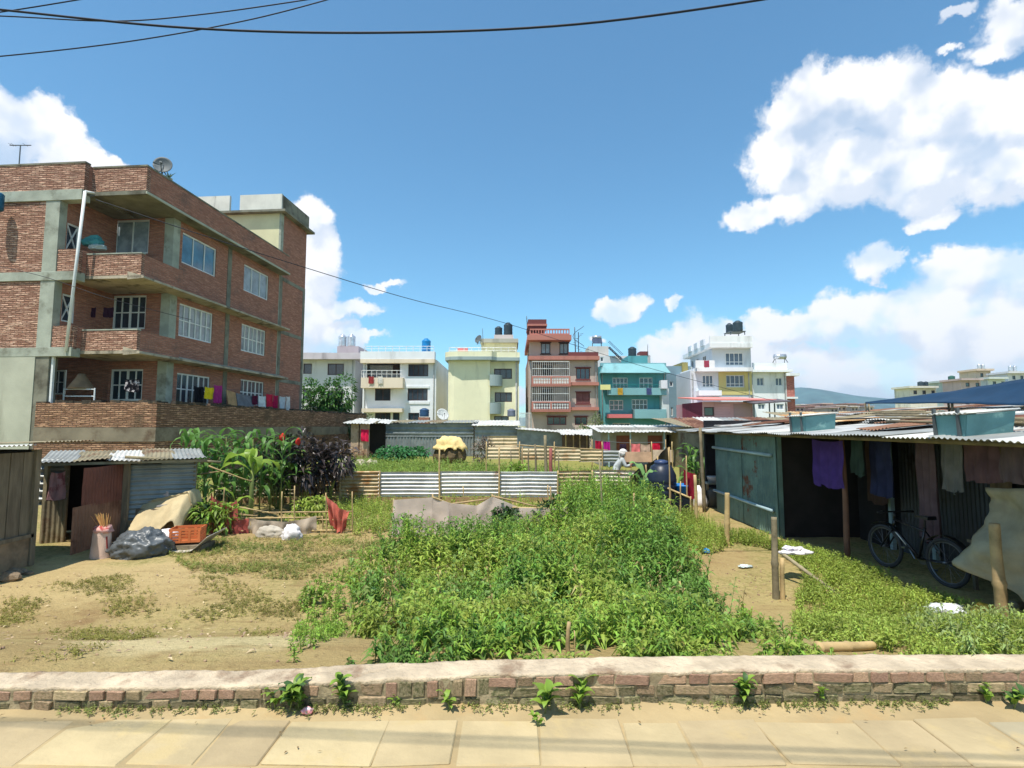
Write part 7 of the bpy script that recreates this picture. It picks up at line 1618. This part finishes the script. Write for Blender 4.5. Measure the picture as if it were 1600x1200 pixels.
def side_weeds():
    r = np.random.default_rng(5)
    slope = [(1.9, 3.27)] + gpoly((1240, 985), (1245, 945), (1262, 905), (1215, 862), (1140, 848), (1120, 838), (1160, 838), (1230, 852), (1320, 885), (1440, 925), (1530, 960), (1600, 1000)) + [(4.6, 4.2), (4.2, 3.3)]
    clear = [(gp(a, b), c) for a, b, c in ((1480, 968, .32), (1540, 972, .26), (1322, 1020, .25), (1290, 1022, .2), (1355, 1020, .2), (1300, 925, .16), (1270, 905, .16), (1250, 1000, .22))]
    def far_of(q): return q[np.array([all(math.hypot(x - c.x, y - c.y + .12) > d for c, d in clear) for x, y, z in q])]
    q = far_of(scatter(slope, 2700, r, clump=-.3, cs=1.3, seed=3)); H = np.array([.10 + .10 * (.5 + nz(x, y, 1.2, 2)) + (.08 if x > 2.6 else 0) for x, y, z in q]); lv, st = weeds(q, H * .78, 13, .105, .26, r=r); stuff('weeds', 'low leafy weeds on the slope before the long shed', 'weeds', [lv, st], L_WEED2)
    q = far_of(scatter(slope, 5000, r, clump=-.35, cs=1.6, seed=8)); stuff('grass', 'pale green grass on the slope before the long shed', 'grass', [blades(q, .05, .12, .007, .8, r)], leafmat('slope_grass', (122, 136, 62), island=.35, trans=.3))
    q = scatter(gpoly((1400, 1000), (1420, 985), (1500, 975), (1590, 990)) + [(4.1, 3.3), (2.7, 3.3)], 150, r); q = far_of(q); lv, st = weeds(q, r.uniform(.14, .28, len(q)), 20, .14, .22, r=r, droop=.6); stuff('weeds', 'larger drooping weeds spilling onto the kerb wall at right', 'weeds', [lv, st], leafmat('willow_weed', (130, 150, 88), island=.3, trans=.3))
    lane_ = gpoly((1040, 815), (1075, 860), (1110, 870), (1150, 852), (1120, 830), (1080, 806)); q = scatter(lane_, 700, r); lv, st = weeds(q, r.uniform(.12, .32, len(q)), 14, .08, .3, r=r); stuff('weeds', 'weeds along the edge of the lane by the blue drum', 'weeds', [lv, st], L_WEED2)
    # left: low weeds and dry turf
    a = gpoly((448, 1044), (465, 985), (468, 930), (520, 900), (560, 868), (600, 850), (640, 862), (580, 910), (545, 960), (520, 1010)); q = scatter(a, 430, r, clump=-.3, cs=2.2, seed=12); lv, st = weeds(q, r.uniform(.03, .16, len(q)), 11, .09, .36, r=r); stuff('weeds', 'scattered low weeds along the left edge of the weed mass', 'weeds', [lv, st], L_WEED)
    a = gpoly((255, 862), (330, 842), (560, 835), (610, 845), (580, 880), (500, 905), (420, 905), (300, 895)); q = scatter(a, 2200, r, clump=-.1, cs=1.1, seed=31); lv, st = weeds(q, r.uniform(.015, .05, len(q)), 7, .07, .3, r=r); stuff('grass', 'short dry grass in front of the bamboo fence', 'grass', [lv, blades(scatter(a, 2500, r, clump=0, cs=1.1, seed=31), .02, .05, .006, 1.2, r)], L_DRY)
    q = scatter(a, 1500, r, clump=.02, cs=1.4, seed=35); lv, st = weeds(q, r.uniform(.02, .07, len(q)), 8, .08, .35, r=r); stuff('grass', 'green tufts among the dry grass before the bamboo fence', 'grass', [lv], L_GRASS)
    a = gpoly((0, 1040), (0, 930), (150, 900), (330, 900), (480, 930), (440, 1000), (300, 960), (120, 1040)); q = scatter(a, 1900, r, clump=.15, cs=1.3, seed=41); lv, st = weeds(q, r.uniform(.012, .05, len(q)), 7, .065, .32, r=r); stuff('grass', 'thin grass tufts on the trodden soil at left', 'grass', [lv, blades(scatter(a, 1200, r, clump=.2, cs=1.3, seed=41), .02, .06, .006, 1.2, r)], leafmat('tuft_grass', (128, 128, 60), island=.3, trans=.3))
    a = gpoly((515, 800), (560, 785), (610, 790), (612, 838), (560, 842)); q = scatter(a, 260, r); lv, st = weeds(q, r.uniform(.08, .3, len(q)), 16, .1, .4, r=r); stuff('weeds', 'green weeds right of the coral cloth on the bamboo fence', 'weeds', [lv, st], L_WEED2)
    # between cloth fence and tin fence
    pl = [(-5.0, 11.0), (3.0, 11.2), (3.2, 14.9), (-5.0, 15.0)]; q = scatter(pl, 800, r, clump=-.05, cs=.8, seed=51); lv, st = weeds(q, r.uniform(.1, .4, len(q)), 14, .11, .36, r=r); stuff('weeds', 'scrubby weeds between the cloth fence and the tin fence', 'weeds', [lv, st], L_WEED2)
    pl = [(-5.0, 10.8), (3.4, 11.0), (3.4, 15.0), (-5.0, 15.0)]; q = scatter(pl, 6000, r); stuff('grass', 'dry grass between the cloth fence and the tin fence', 'grass', [blades(q, .04, .14, .012, .8, r)], L_DRY)
    pl = [(1.2, 10.5), (2.6, 10.5), (3.4, 14.6), (1.4, 14.8)]; q = scatter(pl, 420, r); lv, st = weeds(q, r.uniform(.4, .95, len(q)), 26, .13, .36, r=r); stuff('weeds', 'high weeds climbing against the black plastic fence', 'weeds', [lv, st], L_WEED)
    # vegetable plot behind the tin fence
    pl = [(-7.5, 16.0), (3.6, 16.0), (5.0, 22.2), (-10.5, 33)]; q = scatter(pl, 2600, r, clump=-.35, cs=.6, seed=61); lv, st = weeds(q, r.uniform(.25, .55, len(q)), 10, .24, .26, r=r, droop=.45); stuff('crops', 'green crop rows in the plot behind the tin fence', 'crops', [lv, st], leafmat('crop_leaf', (118, 146, 66), island=.35, trans=.35))
    q = scatter(pl, 7000, r); stuff('grass', 'yellow-green grass in the plot behind the tin fence', 'grass', [blades(q, .15, .4, .03, .5, r)], leafmat('plot_grass', (150, 160, 84), island=.3, trans=.3))
    # ground bits: clods and pebbles
    q = np.concatenate([scatter(gpoly((0, 1040), (0, 905), (300, 880), (600, 870), (480, 1040)), 300, r), scatter(gpoly((1070, 870), (1180, 880), (1240, 940), (1140, 950)), 160, r)]); mb = MB(); parts = []
    bm = bmesh.new(); bmesh.ops.create_icosphere(bm, subdivisions=1, radius=1); bv_ = np.array([v.co for v in bm.verts]); bf = np.array([[v.index for v in f.verts] for f in bm.faces]); bm.free()
    for x, y, z in q: s = r.uniform(.004, .014); parts.append((bv_ * (s * r.uniform(.6, 1.4, 3)) * (1 + r.normal(0, .15, (len(bv_), 1))) + [x, y, z + s * .2], bf))
    stuff('pebbles', 'small stones and clods scattered on the bare soil', 'pebbles', parts, M('clod', (150, 130, 98), var=.2, bump=.3, island=.25))
side_weeds()

# ---- shrubs, each its own thing: a few stems and a crown of leaves
def shrub(label, c, rx, ry, h, n, L0, aspect, mat, name='shrub', group=None, stems_n=5, seed=0, trunk=None, droop=.3, cat='shrub', lobes=5):
    r = np.random.default_rng(seed + 100); c = Vector(c); o = thing(name, label, cat, c, group)
    lb = np.stack([r.normal(0, .42, lobes) * rx, r.normal(0, .42, lobes) * ry, r.uniform(.45, .85, lobes) * h], 1); lr = r.uniform(.38, .62, lobes)
    k = r.integers(0, lobes, n); d = r.normal(0, 1, (n, 3)); d /= np.linalg.norm(d, axis=1, keepdims=True); rad = r.uniform(.55, 1.05, n) ** .7
    pos = lb[k] + d * (rad * lr[k])[:, None] * np.array([rx, ry, h * .55]); pos[:, 2] = np.maximum(pos[:, 2], .05)
    base = pos + np.array(c); dirs = d + r.normal(0, .45, (n, 3)); up = np.tile([0, 0, 1.], (n, 1)) + r.normal(0, .3, (n, 3))
    sz = L0 * r.uniform(.6, 1.3, n); V, Fc = leaves(base, dirs, up, sz, sz * aspect, droop); arr_mesh('crown', V, Fc, mat, o)
    mb = MB()
    if trunk: mb.tube([c - Vector((0, 0, .2)), c + Vector((.03 * h, 0, h * .35)), c + Vector((0, 0, h * .6))], [trunk, trunk * .8, trunk * .5], 8)
    for i in range(lobes):
        a = c + Vector((0, 0, h * (.32 if trunk else 0))) + (Vector((r.normal(0, .06), r.normal(0, .06), 0)) if not trunk else Vector()); e = c + Vector(lb[i]); mb.tube([a, a.lerp(e, .5) + Vector((0, 0, .05 * h)), e], [(trunk or .03) * .6, (trunk or .03) * .45, .008 + (trunk or 0) * .1], 6)
    mb.build('trunk' if trunk else 'stems', L_BARK if trunk else L_STEM, o, smooth=True); return o
def shrubs():
    g = lambda px, py: gp(px, py)
    for i, (px, py, dx) in enumerate(((418, 800, 0), (462, 801, .1), (500, 798, 0))):
        p = g(px, py); p.y += .5; shrub(['left dark purple-leaved canna bush behind the bamboo fence', 'tall dark purple-leaved bush in the middle behind the bamboo fence', 'dark purple-leaved bush beside the tin fence end'][i], p, .55, .5, (1.75, 1.95, 1.6)[i], 620, .24, .36, L_PURPLE if i else leafmat('dark_green_purple', (62, 72, 50), island=.4, trans=.15), 'shrub', 'dark bushes behind the bamboo fence', seed=i, lobes=7, stems_n=8)
    for i, (px, py, s, n, lab) in enumerate(((790, 842, .34, 420, 'dark green bush in front of the grey cloth fence'), (868, 838, .40, 480, 'dark green bush at the right end of the cloth fence'), (345, 835, .35, 300, 'green shrub behind the left red netting'), (315, 835, .35, 320, 'green shrub growing beside the tin shed corner'), (300, 790, .5, 350, 'leafy green bush between the tin shed and the maize'), (500, 815, .35, 260, 'bright green bush at the foot of the dark purple bush'), (487, 945, .16, 110, 'small weed clump on the left edge of the field'), (372, 792, .6, 420, 'dark leafy bush at the foot of the maize left of the banana plant'), (425, 790, .55, 380, 'dark leafy bush at the foot of the maize right of the banana plant'))):
        p = g(px, py); shrub(lab, p, s, s, s * 1.7, n, .15 if s > .2 else .09, .36, [L_DARK, L_DARK, L_WEED, L_DARK, L_WEED, L_WEED2, L_WEED, L_DARK, L_DARK][i], seed=20 + i, lobes=4)
    p = P(512, 660, 41); shrub('round green tree in front of the grey-white house', (p.x, 41, BH_O.z + .6), 1.55, 1.5, 5.0, 4200, .34, .42, L_TREE, 'tree', seed=60, trunk=.12, cat='tree', lobes=9)
    p = P(530, 650, 39); shrub('bush below the round tree at the yard wall end', (p.x, 39, GZ + .5), 1.4, 1.0, 2.6, 1300, .3, .4, L_DARK, seed=62, lobes=6)
    p = P(926, 668, 46); shrub('thin feathery shrub before the brown-pink house', (p.x, 46, GZ), .9, .7, 3.0, 500, .5, .16, leafmat('palm_leaf', (110, 122, 84), island=.3), seed=64, lobes=5); p = P(912, 672, 45); shrub('bright green bush before the brown-pink house', (p.x, 45, GZ), .7, .5, 1.9, 500, .22, .4, L_TREE, seed=65, lobes=4)
    p = P(625, 712, 30); shrub('low mound of dark green vine leaves before the grey shed', (p.x, 30, GZ), 1.75, .8, .95, 900, .24, .6, leafmat('vine_leaf', (62, 118, 72), island=.3), seed=66, lobes=9)
    p = P(806, 730, 16.6); shrub('green bean plants climbing the thin poles', (p.x, 16.6, GZ), .35, .3, 1.1, 320, .14, .6, L_WEED, seed=67, lobes=5)
    p = P(755, 700, 29); shrub('flowering shrub at the end of the long grey shed', (p.x, 29, GZ), .7, .5, 1.6, 420, .2, .4, leafmat('mauve_leaf', (120, 110, 96), island=.4), seed=68, lobes=5)
    p = P(562, 700, 33); shrub('dry brush pile in front of the brick-pillared hut', (p.x, 31, GZ), 1.3, .6, .8, 420, .3, .12, leafmat('dry_twig', (150, 120, 86), island=.3), seed=69, lobes=6)
    p = P(595, 655, 54); shrub('green bush before the white house with cream balconies', (p.x - 1.3, 52, GZ), .9, .8, 3.2, 420, .3, .4, L_DARK, seed=70, lobes=4)
shrubs()

# ---- maize, banana and taro: every large leaf is a part
def strip_leaf(L, W_, droop, seed=0, n=9, vee=.25):
    """arching strap leaf along +x"""
    mb = MB(); pts = []; a = 1.05; x = z = 0.0
    for i in range(n + 1): pts.append((x, z)); x += L / n * math.cos(a); z += L / n * math.sin(a); a -= droop / n * (1 + i * .12)
    vs_ = []
    for i, (px, pz) in enumerate(pts):
        t = i / n; w = W_ / 2 * (math.sin(min(1, t * 2.2 + .25) * math.pi / 2)) * (1 - t ** 2.5); wv = .12 * W_ * math.sin(t * 14 + seed)
        vs_ += [(px, -w, pz + vee * w + wv), (px, 0, pz), (px, w, pz + vee * w - wv)]
    return vs_, [(i * 3 + a, i * 3 + a + 1, i * 3 + a + 4, i * 3 + a + 3) for i in range(n) for a in (0, 1)]
def leaf_mesh(name, mat, *a, **k):
    v, f = strip_leaf(*a, **k); me = bpy.data.meshes.new(name); me.from_pydata(v, [], f); me.materials.append(mat); me.polygons.foreach_set('use_smooth', [True] * len(f)); return me
ML = [leaf_mesh('leaf', L_MAIZE, .9, .125, 2.3, seed=1), leaf_mesh('leaf', L_MAIZE, .8, .11, 1.9, seed=3), leaf_mesh('leaf', L_MAIZE, .7, .115, 2.8, seed=5), leaf_mesh('leaf', L_MAIZE, .5, .06, 1.4, seed=7)]
def leafplant(name, label, cat, c, h, nleaf, meshes, group, seed, lo=.2, scale=1.0, stalk_r=.018, stalk_mat=None, a0=None):
    r = random.Random(seed); c = Vector(c); o = thing(name, label, cat, c, group); top = c + Vector((r.uniform(-.06, .06), r.uniform(-.06, .06), h * .86))
    MB().tube([c - Vector((0, 0, .05)), c.lerp(top, .5), top], [stalk_r, stalk_r * .8, stalk_r * .4], 7).build('stalk', stalk_mat or L_STEM, o, smooth=True)
    a = r.random() * 6.28
    for i in range(nleaf):
        t = lo + (1 - lo) * i / max(1, nleaf - 1); l = bpy.data.objects.new('leaf', r.choice(meshes)); col.objects.link(l); l.parent = o
        l.location = c.lerp(top, t) - c; a += 2.6 + r.uniform(-.5, .5) if a0 is None else a0; l.rotation_euler = (r.uniform(-.15, .15), r.uniform(-.25, .2), a); s = scale * r.uniform(.8, 1.2) * (1 - .25 * abs(t - .5)); l.scale = (s, s, s)
    return o
def crops():
    spots = [(285, 12.8), (303, 13.4), (322, 12.6), (338, 13.2), (352, 12.4), (366, 13.3), (380, 12.7), (394, 13.5), (408, 13.0), (424, 13.6), (440, 13.2), (456, 13.8), (312, 14.2), (346, 14.4)]
    wd = ['first', 'second', 'third', 'fourth', 'fifth', 'sixth', 'seventh', 'eighth', 'ninth', 'tenth', 'eleventh', 'twelfth', 'first of the back pair', 'second of the back pair']
    for i, (px, Y) in enumerate(spots):
        x = P(px, 720, Y).x; h = 2.15 + .12 * math.sin(i * 2.1)
        leafplant('maize_plant', ('maize plant behind the tin shed, %s from the left' % wd[i]) if i < 12 else 'maize plant in the back row behind the tin shed, ' + wd[i], 'maize', (x, Y, GZ), h, 15, ML, 'maize behind the tin shed', 500 + i, lo=.3, scale=1.15)
    for i, (px, Y) in enumerate(((1074, 17.5), (1084, 17.0), (1093, 17.8), (1079, 18.4), (1099, 17.2))):
        leafplant('maize_plant', 'maize plant by the lane behind the water tank, %s from the left' % ['first', 'third', 'fourth', 'second', 'last'][i], 'maize', (P(px, 720, Y).x, Y, GZ), 1.55, 11, ML, 'maize by the lane', 530 + i, lo=.2, scale=1.0)
    mb_ = [leaf_mesh('leaf', leafmat('banana_leaf', (132, 164, 66), island=.1, trans=.4, rough=.4), .95, .30, 1.8, seed=2), leaf_mesh('leaf', leafmat('banana_leaf', (132, 164, 66)), .8, .26, 2.6, seed=4)]
    leafplant('banana_plant', 'young banana plant with bright broad leaves beside the maize', 'banana plant', (P(393, 760, 11.8).x, 11.8, GZ), 1.75, 7, mb_, None, 551, lo=.7, stalk_r=.06)
    leafplant('banana_plant', 'small broad-leaved banana plant among the red netting', 'banana plant', (P(372, 800, 11.2).x, 11.2, GZ), .75, 5, mb_, None, 552, lo=.5, stalk_r=.04, scale=.7)
    mt_ = [leaf_mesh('leaf', leafmat('taro_leaf', (118, 160, 96), island=.1, trans=.35, rough=.4), .6, .32, 1.1, seed=2)]
    for i, (px, py, Y, h, s) in enumerate(((1003, 760, 13.2, 1.15, 1.0), (975, 815, 11.4, .45, .8), (1030, 812, 11.2, .4, .7))):
        leafplant('taro_plant', ['tall taro plant with one big upright leaf before the black fence', 'taro plant in the weeds left of the torn black sheet', 'small taro plant below the torn black sheet'][i], 'taro', (P(px, py, Y).x, Y, GZ), h, (4, 5, 4)[i], mt_, 'taro plants', 560 + i, lo=.6, scale=s, stalk_r=.012)
    # red canna flowers above the dark bush
    for i, (px, py) in enumerate(((441, 683), (466, 690))):
        p = P(px, py, 13.6); tag(lump(p, (.07, .07, .1), i, .4, 3, .5, 2, flat=False).build('flower', M('red_petal', (206, 60, 48), bump=0, trans=.3)), ['left red canna flower above the dark bush', 'right red canna flower above the dark bush'][i], 'flower', 'canna flowers')
crops()

# ---- weeds rooted at the foot of the kerb wall
def wall_weeds():
    lm = [leaf_mesh('leaf', L_WEED, .10, .05, 1.3, seed=1, n=5), leaf_mesh('leaf', L_WEED, .085, .045, 1.8, seed=4, n=5), leaf_mesh('leaf', L_DARK, .09, .045, 1.2, seed=7, n=5)]
    spec = [(450, 1113, .15, 26, 1.15, 'bushy weed at the foot of the kerb wall, leftmost'), (432, 1110, .09, 12, .8, 'small weed touching the leftmost bushy weed'), (468, 1112, .10, 12, .8, 'weed right of the leftmost bushy weed by the pink wrapper'), (540, 1112, .17, 22, .9, 'dark straggly weed on the kerb wall near the upright bricks'), (622, 1110, .05, 8, .55, 'tiny weed below the upright bricks'), (706, 1113, .07, 10, .7, 'little weed at the middle of the kerb wall'), (850, 1115, .14, 14, 1.1, 'broad-leaved weed on the kerb wall, left of two'), (905, 1113, .13, 13, 1.1, 'broad-leaved weed on the kerb wall, right of two'), (846, 1138, .03, 9, .6, 'flat rosette weed growing in a paving joint'), (1160, 1105, .15, 24, .9, 'dense dark weed on the kerb wall right of the middle'), (1283, 1100, .08, 8, .6, 'small weed alone on the kerb wall at right'), (1545, 1104, .09, 16, .8, 'creeping weed at the right end of the kerb wall'), (1580, 1108, .09, 16, .8, 'creeping weed at the right edge of the picture')]
    for i, (px, py, h, n, s, lab) in enumerate(spec):
        d = pray(px, py); t = -EYE / d.z; p = Vector((0, 0, EYE)) + d * t; p.z = .015
        leafplant('wall_weed', lab, 'weed', p, h, n, lm[:2] if i % 3 else lm, 'weeds at the foot of the kerb wall', 600 + i, lo=.15, scale=s, stalk_r=.004)
    d = pray(480, 1117); p = Vector((0, 0, EYE)) + d * (-EYE / d.z); p.z = .012
    tag(lump(p, (.030, .022, .022), 3, .4, 2.2, .6, 3).build('wrapper', M('pink_foil', (226, 150, 150), rough=.3, col2=(230, 220, 220), c2scale=30, bump=.1), smooth=True), 'crumpled pink and white wrapper on the street by the kerb weed', 'litter', 'litter in the field')
    # dead leaves on the paving
    r = np.random.default_rng(77); n = 34; x = r.uniform(-3.2, 3.2, n); y = r.uniform(2.3, 3.0, n); a = r.random(n) * 6.28
    V, Fc = leaves(np.stack([x, y, np.full(n, .018)], 1), np.stack([np.cos(a), np.sin(a), r.uniform(0, .15, n)], 1), np.tile([0, 0, 1.], (n, 1)), r.uniform(.01, .03, n), r.uniform(.004, .012, n), .0)
    o = arr_mesh('leaf_litter', V, Fc, leafmat('dead_leaf', (120, 100, 58), island=.4, trans=.1)); tag(o, 'dead leaves and bits scattered on the paving', 'litter', kind='stuff')
wall_weeds()

def wall_moss():
    r = np.random.default_rng(91); x = r.uniform(-3.6, 3.6, 1500); x = x[np.array([noise.noise((a * 1.7, 3, 1)) > -.05 + r.normal(0, .15) for a in x])]; y = 3.03 + .016 * x - np.abs(r.normal(0, .035, len(x))) - .01
    q = np.stack([x, y, np.full(len(x), .012)], 1); lv, st = weeds(q, r.uniform(.008, .035, len(x)), 6, .03, .45, r=r)
    stuff('ground_cover', 'tiny weeds and moss along the foot of the kerb wall', 'weeds', [lv], leafmat('kerb_moss', (112, 124, 62), island=.4, trans=.25))
    q = scatter(gpoly((0, 1040), (0, 910), (300, 880), (560, 860), (520, 960), (480, 1040)), 260, r); n = len(q); a = r.random(n) * 6.28
    V, Fc = leaves(q + [0, 0, .012], np.stack([np.cos(a), np.sin(a), r.uniform(0, .25, n)], 1), np.tile([0, 0, 1.], (n, 1)), r.uniform(.02, .09, n), r.uniform(.006, .03, n), .05)
    o = arr_mesh('debris', V, Fc, leafmat('straw_bits', (178, 160, 124), island=.45, trans=.1)); tag(o, 'straw, dead leaves and scraps on the bare soil', 'litter', kind='stuff')
wall_moss()

# ================================================================== overhead wires
MWIRE = M('black_cable', (30, 34, 44), rough=.6, bump=0)
def wire(label, pts, r, group='overhead cables'):
    # smooth curve through the points
    P_ = [Vector(p) for p in pts]; out = []
    for i in range(len(P_) - 1):
        a, b, c, d = P_[max(0, i - 1)], P_[i], P_[i + 1], P_[min(len(P_) - 1, i + 2)]
        for k in range(8): t = k / 8; out.append(.5 * ((2 * b) + (c - a) * t + (2 * a - 5 * b + 4 * c - d) * t * t + (3 * b - a - 3 * c + d) * t ** 3))
    out.append(P_[-1]); tag(MB().tube(out, r, 6).build('overhead_cable', MWIRE, smooth=True), label, 'cable', group)
wire('thick black cable sagging across the top of the sky', [P(-250, -12, 7.2), P(0, 15, 7), P(300, 44, 6.8), P(600, 51, 6.7), P(900, 38, 6.7), P(1200, -2, 6.8), P(1350, -32, 6.9)], .015)
wire('thin cable running to the upper edge from the left', [P(-200, 20, 8), P(0, 25, 8), P(180, 33, 8), P(320, 22, 8.2), P(470, 1, 8.4), P(560, -14, 8.5)], .010)
wire('lowest thin cable at the upper left rising to the right', [P(-150, 98, 9), P(0, 88, 9), P(200, 65, 9), P(380, 33, 9.2), P(510, 0, 9.4), P(580, -22, 9.5)], .011)
wire('short thin cable in the top left corner', [P(-100, 30, 8), P(0, 19, 8), P(120, 0, 8), P(200, -14, 8)], .010)
wire('thin wire sloping from the brick house to the far houses', [P(150, 312, 20.2), P(300, 362, 21.5), P(470, 416, 24), P(640, 467, 30), P(790, 505, 38), P(1000, 571, 44), P(1215, 628, 47.8)], .018)
wire('thin wire drooping across the brick house middle balcony', [P(-60, 405, 17), P(60, 430, 17.5), P(170, 466, 18), P(300, 500, 19.4)], .010)
wire('cable over the street casting the upper shadow on the paving', [(-9, 1.35, 5.6), (-3, 1.0, 5.45), (3, .62, 5.45), (9, .3, 5.6)], .009)
wire('cable over the street casting the lower shadow on the paving', [(-9, 1.2, 5.9), (-3, .85, 5.75), (3, .42, 5.75), (9, .05, 5.9)], .008)
# ================================================================== haze
def build_haze():
    o = MB().box(-4200, 5200, -60, 5200, -6, 290).build('haze', bpy.data.materials.new('haze')); m = o.data.materials[0]; m.use_nodes = True; nt = m.node_tree; nt.nodes.clear()
    out = nt.nodes.new('ShaderNodeOutputMaterial'); v = nt.nodes.new('ShaderNodeVolumePrincipled'); v.inputs['Color'].default_value = (.62, .78, 1, 1); v.inputs['Density'].default_value = .00014; v.inputs['Anisotropy'].default_value = .2
    nt.links.new(v.outputs[0], out.inputs['Volume']); tag(o, 'thin blue haze filling the valley air', 'haze', kind='stuff')
build_haze()
